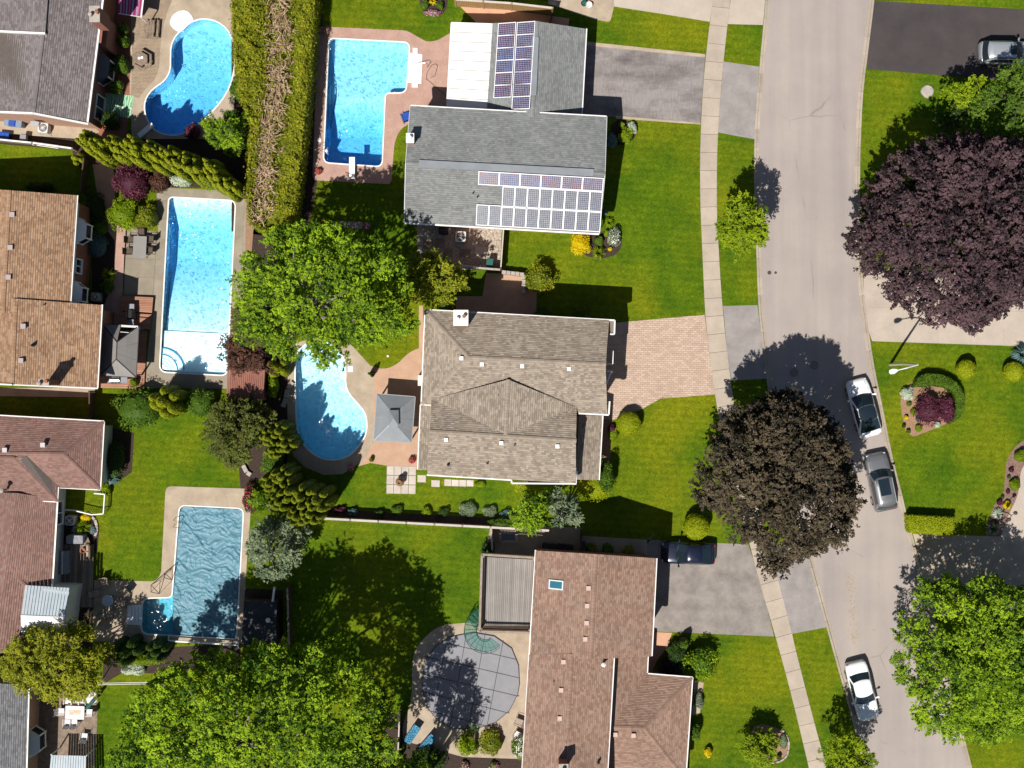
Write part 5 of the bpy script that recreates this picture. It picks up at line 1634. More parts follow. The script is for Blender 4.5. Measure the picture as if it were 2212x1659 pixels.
def spiky(name, label, x, y, r, h, mat, n=90, width=.035, group=None, cat='plant', zb=0.0, flowers=None):
    """tuft of long arching blades"""
    c = P(x, y, zb + .1); rr = r / PXM
    root = thing(name, label, cat, (c[0], c[1], zb), group=group)
    mb = MB()
    for i in range(n):
        a = nr.uniform(0, 2 * math.pi); L = rr * nr.uniform(.55, 1.05); hh = h * nr.uniform(.6, 1.0)
        d = Vector((math.cos(a), math.sin(a), 0)); s = Vector((-d.y, d.x, 0)) * width
        p0 = Vector((c[0], c[1], zb + .02)) + d * .04; p1 = p0 + d * L * .45 + Vector((0, 0, hh)); p2 = p0 + d * L + Vector((0, 0, hh * .55))
        t = nr.random()
        mb.quad(p0 - s * .6, p0 + s * .6, p1 + s, p1 - s, tint=t); mb.quad(p1 - s, p1 + s, p2 + s * .15, p2 - s * .15, tint=t)
    mb.build('leaf_blades', LEAF[mat], root)
    if flowers:
        fm, k, fs = flowers
        p = np.stack([c[0] + nr.normal(size=k) * rr * .4, c[1] + nr.normal(size=k) * rr * .4, zb + h * nr.uniform(.8, 1.2, k)], 1)
        leaf_object('blossom', p, nr.normal(size=(k, 3)) * .4 + np.array([0, 0, 1]), np.full(k, fs), nr.random(k), LEAF[fm], root, aspect=.9)
    return root

def clipped(name, label, outline, h, mat, leaf=.06, dens=260, group=None, cat='hedge', ztop_bulge=.12, core_in=.04, ball=False, holes=None, seedtint=.12):
    """closely clipped hedge: core prism covered with fine leaves; outline in pixels seen at its top"""
    w = [P(a, b, h * .85)[:2] for a, b in outline]
    cx = sum(p[0] for p in w) / len(w); cy = sum(p[1] for p in w) / len(w)
    root = thing(name, label, cat, (cx, cy, 0), group=group)
    P_ = np.array(w); lo, hi = P_.min(0), P_.max(0)
    n = int((hi - lo).prod() * dens)
    c = nr.uniform(lo, hi, (n, 2)); ins, d = poly_dist(w, c); c, d = c[ins], d[ins]
    lump = np.array([noise.noise(Vector((x * 2.2, y * 2.2, 3))) for x, y in c])
    z = h - ztop_bulge * np.exp(-d / .18) + lump * .05 + nr.normal(size=len(c)) * .02
    A = [np.column_stack([c, z])]; B_ = [np.array([0, 0, 1.0]) + nr.normal(size=(len(c), 3)) * .5]
    T = [.55 + lump * .5 + nr.normal(size=len(c)) * seedtint]
    for i in range(len(w)):
        a, b = np.array(w[i - 1]), np.array(w[i]); L = np.linalg.norm(b - a); m = int(L * h * dens * .5)
        if m < 1: continue
        t = nr.random((m, 1)); q = a + (b - a) * t
        nn = np.array([b[1] - a[1], a[0] - b[0]]) / (L + 1e-9)
        if np.dot(nn, q[0] - np.array([cx, cy])) < 0: nn = -nn
        q = q + nn * nr.normal(size=(m, 1)) * .03
        A.append(np.column_stack([q, nr.uniform(.05, h - .05, m)])); B_.append(np.array([nn[0], nn[1], .3]) + nr.normal(size=(m, 3)) * .5); T.append(.5 + nr.normal(size=m) * seedtint)
    A, B_, T = np.concatenate(A), np.concatenate(B_), np.concatenate(T)
    ex = MB(); ex.prism(grow(w, -core_in - .03), 0, h - ztop_bulge * .6 - .02)
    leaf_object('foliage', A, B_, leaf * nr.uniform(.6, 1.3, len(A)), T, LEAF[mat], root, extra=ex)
    mb = MB(); mb.tube([(cx, cy, -.02), (cx, cy, h * .5)], [.06, .04], 6); mb.build('stem', M['bark'], root)
    return root

def ball(label, x, y, r, mat='leaf_ball', h=None, leaf=.055, n=4200, squash=1.0, group=None, cat='topiary', name='topiary_ball', rough=.035):
    h = h or 2 * r / PXM * squash
    c = P(x, y, h * .55); rr = r / PXM
    root = thing(name, label, cat, (c[0], c[1], 0), group=group)
    d = nr.normal(size=(n, 3)); d /= np.linalg.norm(d, axis=1, keepdims=True); d[:, 2] = np.where(d[:, 2] < -.5, -d[:, 2], d[:, 2])
    lump = np.array([noise.noise(Vector(q) * 2.5 + Vector((x, y, 0))) for q in d])[:, None]
    p = np.array([c[0], c[1], h * .52]) + d * np.array([rr, rr, h * .48]) * (1 + lump * rough * 2 + nr.normal(size=(n, 1)) * .012)
    ex = MB(); blob(ex, (c[0], c[1], h * .52), rr * .95, rr * .95, h * .455, 16, 9, .02, full=True)
    leaf_object('foliage', p, d + nr.normal(size=(n, 3)) * .45, leaf * nr.uniform(.6, 1.25, n), .55 + lump[:, 0] * .5 + nr.normal(size=n) * .13, LEAF[mat], root, extra=ex)
    mb = MB(); mb.tube([(c[0], c[1], -.02), (c[0], c[1], h * .3)], [.06, .05], 6); mb.build('stem', M['bark'], root)
    return root

def cedar(label, x, y, r, h, mat='leaf_cedar', group=None, lobes=6, leaf=.06, lean=0, name='cedar', cat='cedar', zf=.75, n=1500):
    """upright conifer of several pointed lobes, seen from above as a ring of soft lumps"""
    c = P(x, y, h * zf); rr = r / PXM
    root = thing(name, label, cat, (c[0], c[1], 0), group=group)
    A, B_, T = [], [], []; ex = MB()
    lb = [(0, 0, 1.0, .46)]
    a0 = nr.uniform(0, 6.28)
    for i in range(lobes - 1):
        a = a0 + 2 * math.pi * i / (lobes - 1) + nr.uniform(-.25, .25)
        lb.append((math.cos(a) * rr * .62, math.sin(a) * rr * .62, nr.uniform(.74, .97), nr.uniform(.32, .43)))
    for dx, dy, hh, lr in lb:
        L = h * hh; R0 = rr * lr; m = n // lobes
        t = nr.random(m) ** .75
        ang = nr.uniform(0, 2 * math.pi, m)
        prof = R0 * np.sqrt(np.clip(1 - t ** 2.2, 0, 1)) * (1 + .10 * np.sin(ang * 3 + dx * 9) * (1 - t)) 
        px_, py_ = c[0] + dx + np.cos(ang) * prof, c[1] + dy + np.sin(ang) * prof
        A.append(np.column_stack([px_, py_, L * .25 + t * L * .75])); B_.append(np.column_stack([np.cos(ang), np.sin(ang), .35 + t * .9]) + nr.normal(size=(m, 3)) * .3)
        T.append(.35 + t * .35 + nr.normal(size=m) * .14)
        blob(ex, (c[0] + dx, c[1] + dy, L * .25), R0 * .9, R0 * .9, L * .73, 9, 7, .06)
    A, B_, T = np.concatenate(A), np.concatenate(B_), np.concatenate(T)
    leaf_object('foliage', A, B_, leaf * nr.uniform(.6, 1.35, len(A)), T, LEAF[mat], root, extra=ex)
    mb = MB(); mb.tube([(c[0], c[1], -.05), (c[0], c[1], h * .6)], [.09, .04], 6); mb.build('trunk', M['bark'], root)
    return root

# ---- big trees -----------------------------------------------------------------
tree('shade_tree', "largest green shade tree overhanging the bean shaped pool", [(520,560),(560,505),(630,488),(690,482),(745,490),(800,520),(838,528),(860,560),(875,610),(905,638),(908,665),(893,692),(880,720),(850,738),(812,742),(780,740),(757,738),(738,736),(726,752),(716,776),(698,788),(676,776),(672,752),(660,745),(620,775),(590,770),(572,735),(520,700),(508,640)], 8.4, 13.0, 'leaf_bright', leaf=.19, clump=.80, spacing=.80, per=170, trunk=(700,680), tr=.28, bark='bark_pale', dome=4.5, tintv=.16)
tree('shade_tree', "green shade tree with whitish limbs filling the bottom edge next to the mown yard", [(262,1560),(300,1500),(350,1460),(395,1432),(470,1420),(560,1400),(640,1402),(690,1405),(760,1440),(800,1470),(830,1510),(836,1560),(850,1620),(870,1690),(880,1740),(240,1740),(245,1640)], 9.6, 14.6, 'leaf_bright', leaf=.21, clump=.95, spacing=.92, per=170, trunk=(560,1560), tr=.34, bark='bark_pale', dome=5, tintv=.22)
tree('round_tree', "round crowned olive green tree over the corner house roof and patio", [(2,1420),(18,1385),(60,1362),(110,1355),(160,1358),(205,1375),(228,1410),(232,1450),(222,1490),(190,1505),(130,1515),(90,1512),(45,1500),(10,1470),(-5,1440)], 4.2, 7.4, 'leaf_hedge', leaf=.14, clump=.62, spacing=.6, per=190, trunk=(150,1440), tr=.2, dome=3, sprays=.5, tintv=.14)
tree('copper_maple', "copper brown maple beside the sidewalk shading the road", [(1512,1060),(1515,1010),(1540,960),(1560,915),(1600,890),(1660,868),(1680,855),(1720,850),(1752,875),(1790,890),(1800,920),(1825,945),(1840,985),(1842,1030),(1860,1065),(1858,1095),(1845,1120),(1835,1160),(1800,1185),(1765,1200),(1735,1205),(1700,1235),(1680,1240),(1650,1180),(1610,1165),(1590,1140),(1560,1100),(1525,1090)], 6.6, 11.8, 'leaf_copper', leaf=.20, clump=.75, spacing=.72, per=170, trunk=(1668,1010), tr=.25, dome=3.5, tintv=.2, gap=.18)
tree('purple_beech', "great dark purple tree covering the pale concrete driveway", [(1835,492),(1862,475),(1868,445),(1892,415),(1910,370),(1940,345),(1970,325),(2005,308),(2060,300),(2110,292),(2160,300),(2240,320),(2290,420),(2290,560),(2230,640),(2170,665),(2150,700),(2120,720),(2090,690),(2065,695),(2040,690),(2000,700),(1985,670),(1960,660),(1930,640),(1940,600),(1900,590),(1870,560),(1855,530)], 6.4, 12.4, 'leaf_purple', leaf=.21, clump=.85, spacing=.78, per=180, trunk=(2010,500), tr=.32, dome=4, tintv=.22, gap=.24)
tree('street_tree', "leafy bright green tree hanging over the road at the lower right", [(1945,1400),(1948,1365),(1985,1320),(1990,1275),(2040,1262),(2080,1255),(2140,1250),(2185,1265),(2240,1290),(2290,1400),(2280,1540),(2215,1590),(2150,1600),(2100,1600),(2090,1570),(2040,1595),(2010,1590),(1990,1560),(1975,1520),(1960,1480),(1940,1440)], 5.2, 9.6, 'leaf_bright', leaf=.18, clump=.75, spacing=.74, per=160, trunk=(2090,1400), tr=.24, dome=3.5, tintv=.2)
tree('young_tree', "young lime green tree on the verge between sidewalk and road", [(1552,475),(1575,448),(1590,425),(1605,420),(1625,435),(1645,450),(1655,480),(1658,510),(1640,525),(1620,538),(1600,542),(1580,530),(1565,510),(1550,505)], 5.0, 7.8, 'leaf_lime', leaf=.15, clump=.5, spacing=.5, per=150, trunk=(1587,468), tr=.1, dome=2, tintv=.2)
tree('young_tree', "young green tree by the kerb near the white sedan at the bottom", [(1788,1625),(1795,1600),(1815,1585),(1840,1580),(1865,1600),(1875,1625),(1890,1640),(1880,1670),(1850,1690),(1800,1690),(1788,1660)], 3.6, 6.2, 'leaf_lime', leaf=.14, clump=.5, spacing=.5, per=150, trunk=(1812,1610), tr=.1, dome=2, tintv=.2)
tree('side_yard_tree', "yellow green tree between the shade tree and the gravel patio", [(880,580),(895,555),(930,545),(960,560),(985,580),(1003,600),(1000,620),(985,645),(960,665),(925,655),(900,640),(885,610)], 4.0, 6.4, 'leaf_yellow', leaf=.16, clump=.6, spacing=.6, per=170, trunk=(925,600), tr=.14, dome=2)
tree('backyard_tree', "green tree standing behind the kidney pool beside the tall hedge", [(437,275),(450,255),(475,238),(500,240),(520,250),(530,275),(528,305),(515,330),(490,330),(465,318),(445,300)], 2.6, 4.6, 'leaf_bright', leaf=.13, clump=.5, spacing=.48, per=170, trunk=(490,285), tr=.1, dome=1.6)
tree('brown_leaf_tree', "small russet leaved tree beside the red brown shed", [(484,760),(495,735),(520,725),(550,740),(568,760),(565,790),(540,800),(505,800),(488,780)], 2.6, 4.2, 'leaf_redbrown', leaf=.12, clump=.45, spacing=.42, per=170, trunk=(525,765), tr=.09, dome=1.5)
tree('olive_tree', "olive toned feathery tree left of the shade tree by the long pool", [(500,700),(510,660),(540,640),(575,650),(600,690),(600,740),(570,760),(535,740),(505,730)], 4.5, 6.8, 'leaf_olive', leaf=.14, clump=.6, spacing=.55, per=170, trunk=(560,700), tr=.12, dome=2)
tree('pine', "dark feathery pine on the lawn below the red brown shed", [(445,930),(455,890),(480,865),(530,862),(575,880),(590,910),(570,950),(545,985),(525,1015),(500,1010),(470,985),(450,960)], 2.6, 5.4, 'leaf_olive', leaf=.13, clump=.55, spacing=.5, per=190, trunk=(520,930), tr=.14, dome=2.2, sprays=1.5)
tree('lime_tree', "lime green tree at the edge of the dark asphalt driveway", [(2050,210),(2055,190),(2080,178),(2110,175),(2135,190),(2140,215),(2120,235),(2090,240),(2062,230)], 3.2, 5.4, 'leaf_lime', leaf=.15, clump=.55, spacing=.5, per=150, trunk=(2085,205), tr=.12, dome=1.8)
tree('olive_tree', "dull green tree behind the silver car at the right edge", [(2100,240),(2115,200),(2150,165),(2200,140),(2260,150),(2290,220),(2260,290),(2200,330),(2120,320),(2085,290)], 4.4, 8.0, 'leaf_green', leaf=.16, clump=.65, spacing=.62, per=160, trunk=(2180,220), tr=.16, dome=2.5)
tree('olive_tree', "dark green tree between the lime tree and the great purple tree", [(2035,260),(2045,230),(2075,225),(2105,240),(2120,275),(2100,310),(2060,310)], 2.6, 4.6, 'leaf_dark', leaf=.15, clump=.55, spacing=.5, per=160, trunk=(2070,270), tr=.1, dome=1.6)
tree('shade_tree', "tree at the bottom edge between the blue loungers and the big whitish limbed tree", [(838,1680),(845,1650),(870,1640),(900,1645),(925,1660),(935,1700),(930,1790),(850,1790)], 8.2, 11.5, 'leaf_bright', leaf=.19, clump=.7, spacing=.8, per=150, trunk=(890,1715), tr=.18, dome=2.5)
tree('silver_tree', "silvery green tree between the covered pool and the shaded lawn", [(535,1150),(550,1130),(590,1122),(630,1140),(650,1170),(645,1210),(625,1245),(590,1255),(555,1240),(538,1200)], 3.0, 5.6, 'leaf_silver', leaf=.13, clump=.55, spacing=.5, per=180, trunk=(590,1190), tr=.13, dome=1.8)
tree('side_tree', "green leafy tree over the fence line below the large beige roofed house", [(1110,1100),(1125,1080),(1150,1070),(1180,1065),(1190,1090),(1185,1120),(1165,1140),(1130,1140),(1112,1125)], 3.0, 4.8, 'leaf_bright', leaf=.13, clump=.5, spacing=.45, per=170, trunk=(1150,1110), tr=.09, dome=1.4)
tree('variegated_tree', "pale cream and green tree next to the fence end", [(1180,1090),(1185,1070),(1205,1060),(1235,1070),(1255,1100),(1250,1130),(1225,1145),(1195,1135)], 3.0, 4.8, 'leaf_silver', leaf=.12, clump=.45, spacing=.42, per=180, trunk=(1215,1105), tr=.09, dome=1.4)

# ---- tall hedge with its dead middle -------------------------------------------------
hg = [(500,-80),(500,0),(505,120),(515,200),(535,260),(535,340),(532,400),(538,480),(570,500),(610,490),(632,470),(640,420),(650,330),(660,240),(668,150),(675,60),(680,0),(682,-80)]
def tall_hedge():
    h = 3.1
    w = [P(a, b, h)[:2] for a, b in hg]
    root = thing('tall_hedge', "tall cedar hedge with a bare brown middle running from the top edge", 'hedge', (P(590, 220, 0)[0], P(590, 220, 0)[1], 0))
    P_ = np.array(w); lo, hi = P_.min(0), P_.max(0)
    n = int((hi - lo).prod() * 480); c = nr.uniform(lo, hi, (n, 2)); ins, d = poly_dist(w, c); c, d = c[ins], d[ins]
    pxx = c[:, 0] * PXM / (1 - h / CAMH) + 1106; pyy = 829.5 - c[:, 1] * PXM / (1 - h / CAMH)
    midx = np.interp(pyy, [-80, 0, 100, 200, 300, 400, 480], [608, 607, 604, 600, 588, 572, 565])
    halfw = np.interp(pyy, [-80, 0, 200, 300, 480], [26, 30, 34, 33, 26])
    lump = np.array([noise.noise(Vector((x * 1.3, y * 1.3, 9))) for x, y in c])
    lump2 = np.array([noise.noise(Vector((x * 3.1, y * 3.1, 4))) for x, y in c])
    q = np.abs(pxx - midx) / (halfw * (1.05 + .6 * lump + .7 * lump2))
    keep = (q > 1) | (nr.random(len(c)) < .05)
    z = h - .25 * np.exp(-d / .25) + lump * .5 + lump2 * .35 - np.where(q < 1.25, .25, 0) + nr.normal(size=len(c)) * .08
    A = [np.column_stack([c, z])[keep]]; B_ = [(np.array([0, 0, 1.0]) + nr.normal(size=(len(c), 3)) * .6)[keep]]; T = [(.5 + lump * .5 + nr.normal(size=len(c)) * .2)[keep]]
    for i in range(len(w)):
        a, b = np.array(w[i - 1]), np.array(w[i]); L = np.linalg.norm(b - a); m = int(L * h * 170)
        t = nr.random((m, 1)); s = a + (b - a) * t; nn = np.array([b[1] - a[1], a[0] - b[0]]) / L
        s = s + nn * nr.normal(size=(m, 1)) * .12
        A.append(np.column_stack([s, nr.uniform(.1, h - .1, m)])); B_.append(np.array([nn[0], nn[1], .4]) + nr.normal(size=(m, 3)) * .5); T.append(.42 + nr.normal(size=m) * .15)
    ex = MB(); ex.prism(grow(w, -.25), 0, h - 1.15)
    ys = [-70, 0, 100, 200, 300, 400, 470]; mx = [608, 607, 604, 600, 588, 572, 565]; lx = [506, 506, 510, 522, 541, 540, 543]; rx = [674, 672, 665, 656, 646, 636, 624]
    for aa, bb in (([x_ for x_ in lx], [m_ - 30 for m_ in mx]), ([m_ + 30 for m_ in mx], rx)):
        ex.prism([P(q, y, h)[:2] for q, y in zip(aa, ys)] + [P(q, y, h)[:2] for q, y in zip(bb, ys)][::-1], .1, h - .34)
    A = np.concatenate(A)
    leaf_object('foliage', A, np.concatenate(B_), .085 * nr.uniform(.6, 1.4, len(A)), np.concatenate(T), LEAF['leaf_hedge'], root, extra=ex)
    tw = MB()
    for k in range(150):
        y = nr.uniform(-70, 485); x = np.interp(y, [-80, 0, 100, 200, 300, 400, 480], [608, 607, 604, 600, 588, 572, 565]) + nr.normal() * 13
        b = P(x, y, h - .9)
        for j in range(13):
            a = nr.uniform(0, 6.28); L = nr.uniform(.3, .85)
            e = (b[0] + math.cos(a) * L, b[1] + math.sin(a) * L, h - .65 + nr.uniform(0, .6)); t = nr.random()
            m_ = ((b[0] + e[0]) / 2 + nr.normal() * .05, (b[1] + e[1]) / 2 + nr.normal() * .05, e[2] + .05)
            n0 = len(tw.f); tw.tube([(b[0], b[1], h - 1.1), m_, e], [.030, .024, .012], 3)
            for q2 in range(n0, len(tw.f)): tw.t[q2] = t
    o = tw.build('bare_twigs', LEAF['twig_dead'], root, kind='stuff')
tall_hedge()

# ---- cedar row under the kidney pool -----------------------------------------------
G1 = 'cedars in the row under the kidney pool'
row = [(180,300,17),(205,318,17),(232,306,15),(254,322,16),(275,308,15),(294,330,16),(318,318,16),(338,342,16),(362,330,15),(382,352,16),(402,342,15),(425,366,17),(449,357,15),(468,383,16),(490,398,15)]
ORDS = ['first','second','third','fourth','fifth','sixth','seventh','eighth','ninth','tenth','eleventh','twelfth','thirteenth','fourteenth','fifteenth']
for i, (x, y, r) in enumerate(row):
    cedar("%s yellow green cedar from the fence end of the clumpy row under the kidney pool" % ORDS[i], x, y, r * 1.42, 6.2 + .5 * math.sin(i * 1.7), group=G1, lobes=7, n=2300, leaf=.075, zf=.85)
cedar("low cedar at the left end of the clumpy row by the fence", 165, 342, 15, 1.9, lobes=5)
G2 = 'cedars along the boundary left of the bean pool'
for i, (x, y, r, h) in enumerate(sorted([(575,945,23,5.8),(600,932,22,6.2),(612,960,22,6.0),(585,972,21,5.4),(580,1045,24,6.0),(606,1030,26,6.8),(622,1062,26,7.0),(600,1085,24,6.2),(648,1075,30,7.4),(682,1082,30,7.6),(668,1112,26,6.6),(638,1118,24,6.0)], key=lambda q: q[1])):
    cedar("%s rounded cedar from the shed end of the boundary group left of the bean pool" % ORDS[i], x, y, r, h, 'leaf_cedar_deep', group=G2, lobes=7, n=2200, zf=.85, leaf=.07)
cedar("tall dense cedar topping the round shrub group by the tan house corner", 352, 868, 36, 5.6, 'leaf_cedar', lobes=7, n=3000)
cedar("clipped columnar cedar beside the bean pool under the shade tree", 597, 795, 25, 3.0, 'leaf_cedar', lobes=5, n=1600)
G3 = 'low cedars below the covered pool'
cedar("dark low cedar below the covered pool, the one nearer the round crowned tree", 268, 1410, 34, 3.6, 'leaf_dark', lobes=6, n=1800)
cedar("dark low cedar below the covered pool, beside the yellow tipped creeper", 335, 1410, 26, 3.4, 'leaf_dark', lobes=6, n=1500)

# ---- shrubs --------------------------------------------------------------------
bush('shrub', "large dense green shrub on the lawn by the tan house corner", 300, 885, 50, 3.0, 'leaf_green', .085, lumps=14, sx=1.15, sy=.95)
bush('shrub', "blue green rounded shrub between the cedar and the feathery pine", 436, 870, 34, 2.3, 'leaf_green', .075, lumps=9)
bush('purple_shrub', "purple leaved round shrub by the cedar row and pink path", 286, 393, 42, 2.6, 'leaf_maroon', .085, lumps=10)
bush('lime_shrub', "bright lime round shrub next to the patio table", 268, 463, 37, 2.4, 'leaf_lime', .08, lumps=9)
bush('shrub', "yellow olive shrub behind the bright lime shrub", 318, 468, 26, 2.0, 'leaf_yellow', .08, lumps=6)
bush('spruce', "dwarf blue spruce with flat crown under the projecting windows", 209, 530, 26, 1.1, 'leaf_spruce', .06, lumps=9)
bush('shrub', "dark clipped shrub in the shade north of the tan house", 87, 404, 33, 1.2, 'leaf_dark', .07, lumps=7, sy=.35)
bush('purple_shrub', "small wine red shrub at the foot of the kidney pool", 416, 284, 18, 1.5, 'leaf_maroon', .08, lumps=5)
bush('shrub', "dim reddish shrub beside the purple round shrub", 345, 393, 24, 1.4, 'leaf_redbrown', .07, lumps=6)
bush('shrub', "pale variegated shrub at the top of the long pool", 396, 389, 24, 1.0, 'leaf_frost', .06, lumps=7, sx=1.2, sy=.6)
bush('shrub', "bright green climber at the end of the cedar row by the hedge", 470, 398, 30, 1.6, 'leaf_lime', .07, lumps=6, sx=1.2, sy=.5)
G4 = 'green shrubs against the brick wall of the grey brown roofed house'
for x, y, r, lab in [(268,62,14,"green shrub beside the chimney breast, nearer the striped awning"),(268,90,14,"green shrub beside the chimney breast, second from the striped awning"),(262,140,22,"largest green shrub against the brick wall, beside the bay window"),(250,190,15,"green shrub between bay window and patio door"),(258,182,11,"little green shrub in front of the brick wall above the green rug")]:
    bush('shrub', lab, x, y, r, 1.4, 'leaf_green', .07, lumps=5, group=G4)
bush('shrub', "green shrub at the brick corner above the cedar row", 240, 262, 22, 1.6, 'leaf_dark', .07, lumps=6)
bush('shrub', "green shrub squeezed between the tall hedge and the kidney pool", 515, 190, 20, 1.8, 'leaf_green', .08, lumps=6, sy=1.3)
spiky('fern', "fern by the pink path beneath the projecting windows", 236, 597, 18, .7, 'leaf_lime', 60, .05)
bush('shrub', "low green shrub by the air conditioner of the tan house", 232, 620, 16, .8, 'leaf_green', .06, lumps=5)
bush('shrub', "dark shrub in the bed near the top projecting window", 205, 450, 26, 1.2, 'leaf_dark', .07, lumps=6, sy=1.4)
bush('shrub', "dark green hedge plant beside the dwarf blue spruce", 215, 492, 22, 1.0, 'leaf_green', .06, lumps=5)
bush('shrub', "yellow green shrub at the white barbecue", 290, 826, 11, 1.1, 'leaf_lime', .07, lumps=4)
bush('shrub', "green climber beside the bean pool and shed", 590, 830, 14, 1.6, 'leaf_lime', .07, lumps=5, sy=2.2)
bush('red_shrub', "red and green shrub along the covered pool deck", 540, 1075, 17, 1.3, 'leaf_redbrown', .07, lumps=6, sy=1.9, flowers=('petal_red', 60, .06))
bush('shrub', "green undergrowth patch between the cedar groups", 590, 1000, 26, 1.6, 'leaf_green', .08, lumps=7, sy=1.3)
bush('shrub', "light green bush at the lower cedar group beside the covered pool", 560, 1080, 26, 1.6, 'leaf_bright', .085, lumps=7)
bush('shrub', "dark leafy shrub at the shaded wall of the rose roofed house", 247, 990, 26, 1.4, 'leaf_dark', .08, lumps=7, sy=1.5)
spiky('hosta', "grey green broad leaved plant at the corner of the rose roofed house", 245, 1030, 18, .7, 'leaf_spruce', 50, .08)
bush('shrub', "lime shrub under the eave corner of the rose roofed house", 228, 1058, 14, .8, 'leaf_lime', .07, lumps=5)
bush('shrub', "low yellow shrub in the stone edged bed", 185, 1118, 15, .6, 'leaf_gold', .06, lumps=4, sy=.6)
spiky('day_lily', "strappy green day lily in the stone edged bed", 182, 1137, 20, .8, 'leaf_lime', 60, .03)
spiky('hosta', "blue grey hosta in the stone edged bed", 168, 1145, 13, .4, 'leaf_frost', 40, .06)
bush('shrub', "blue flowering plant at the stone edge", 201, 1145, 10, .4, 'leaf_spruce', .05, lumps=3, flowers=('petal_purple', 20, .04))
bush('shrub', "pale foliage beneath the covered pool deck by the brown soil patch", 290, 1446, 22, .8, 'leaf_frost', .06, lumps=6, sx=1.3, sy=.6)
bush('creeper', "yellow tipped creeper over the low cedars", 300, 1426, 52, 1.0, 'leaf_lime', .05, lumps=9, sy=.25, sx=1.2)

# central yard
cedar("thin dark conical cypress on the pool deck corner near the lawn", 800, 808, 7, 1.9, 'leaf_dark', lobes=4, n=420, leaf=.05, name='cypress', cat='cypress')
bush('hedge_shrub', "wide clipped shrub at the lower right corner of the beige roofed house", 1283, 1052, 43, 1.9, 'leaf_ball', .065, lumps=12, sy=.72, sx=1.05)
bush('shrub', "tall shaded clipped shrub against the porch roof", 1310, 1030, 22, 2.9, 'leaf_green', .065, lumps=6, sy=1.5)
bush('shrub', "round clipped shrub half under the south eave of the beige roofed house", 1125, 1048, 20, 1.3, 'leaf_ball', .06, lumps=6, sy=.8)
bush('shrub', "rounded shrub hidden in the house shadow next to the side gate", 1175, 680, 22, 1.0, 'leaf_green', .06, lumps=6)
bush('shrub', "rounded shrub in the house shadow nearer the driveway", 1256, 684, 24, 1.0, 'leaf_green', .06, lumps=6)
ball("big clipped lime ball beside the paver driveway", 1358, 915, 26, 'leaf_ball', 1.8)
ball("clipped lime ball shrub next to the navy car", 1504, 1138, 28, 'leaf_ball', 2.1)
bush('burning_bush', "green shrub turning red beside the stone gate post", 1166, 602, 33, 2.3, 'leaf_yellow', .085, lumps=9)
bush('shrub', "red and green low plants along the porch bed", 1322, 925, 11, .7, 'leaf_maroon', .06, lumps=4, sy=.9)
bush('shrub', "light green perennials beside the big clipped ball", 1325, 937, 14, .6, 'leaf_lime', .06, lumps=5)
bush('shrub', "small flowering plants beside the tall shaded shrub", 1303, 1000, 9, .5, 'leaf_green', .05, lumps=3, flowers=('petal_red', 12, .04))
bush('shrub', "yellow green plants under the south gutter", 1037, 1046, 16, .5, 'leaf_lime', .05, lumps=4, sy=.45)
for x, y, r, m, lab in [(735,1103,14,'leaf_maroon',"dim purple plant in the fence bed, nearest the cedar group"),(763,1106,12,'leaf_spruce',"grey plant in the fence bed"),(858,1102,15,'leaf_green',"green plant in the fence bed under the tiled slabs"),(922,1104,13,'leaf_lime',"bright green plant in the fence bed"),(1014,1100,24,'leaf_silver',"silvery grass like plants in the fence bed"),(1060,1104,18,'leaf_silver',"pale leaved plants in the fence bed"),(1095,1112,16,'leaf_spruce',"blue green bush at the far end of the fence bed"),(820,1110,12,'leaf_dark',"dark plant midway along the fence bed"),(960,1106,14,'leaf_dark',"dark low plant on the gravel of the fence bed")]:
    bush('bed_plant', lab, x, y, r, .7, m, .055, lumps=5, cat='plant', sy=.7)
bush('vine', "vine hanging over the fence by the shaded barbecue yard", 1085, 1130, 22, 1.7, 'leaf_green', .07, lumps=7, sx=1.5, sy=.5, cat='vine')
bush('shrub', "dark bush beside the raised deck", 1055, 1185, 18, 1.2, 'leaf_dark', .07, lumps=5, sy=.8)
G5 = 'small shrubs under the north wall of the brown roofed house'
for x, y, r, m, lab in [(1278,1186,15,'leaf_hedge',"round shrub under the brown roof edge nearest the gate"),(1313,1189,16,'leaf_green',"middle round shrub under the brown roof edge"),(1357,1190,14,'leaf_hedge',"round shrub under the brown roof edge nearest the navy car")]:
    bush('shrub', lab, x, y, r, 1.0, m, .06, lumps=5, group=G5)
# solar house front beds
bush('gold_shrub', "brilliant yellow round shrub at the corner of the solar house", 1255, 527, 25, 1.3, 'leaf_gold', .06, lumps=9)
spiky('iris', "spiky green iris clump in the corner bed", 1293, 547, 17, .8, 'leaf_lime', 70, .03)
bush('shrub', "dark green tuft behind the spiky iris", 1294, 520, 13, .7, 'leaf_green', .05, lumps=4)
bush('frost_shrub', "white flowering variegated shrub in the corner bed", 1328, 512, 16, 1.0, 'leaf_silver', .06, lumps=5, sy=1.35, flowers=('petal_white', 90, .05))
spiky('hosta', "lime hosta in the corner bed", 1316, 480, 12, .5, 'leaf_lime', 45, .05)
bush('shrub', "small green mound beside the variegated shrub", 1311, 504, 9, .6, 'leaf_lime', .05, lumps=3)
bush('shrub', "tiny yellow flowering plant at the edge of the corner bed", 1318, 538, 6, .4, 'leaf_gold', .045, lumps=2)
bush('shrub', "narrow green shrub at the solar house wall", 1299, 480, 7, 1.0, 'leaf_green', .05, lumps=3, sy=2.0)
bush('shrub', "small grey green plant at the top of the corner bed", 1308, 458, 7, .4, 'leaf_spruce', .045, lumps=3)
bush('lime_shrub', "round lime shrub at the garage corner, the larger of two", 1353, 293, 18, 1.1, 'leaf_lime', .06, lumps=6)
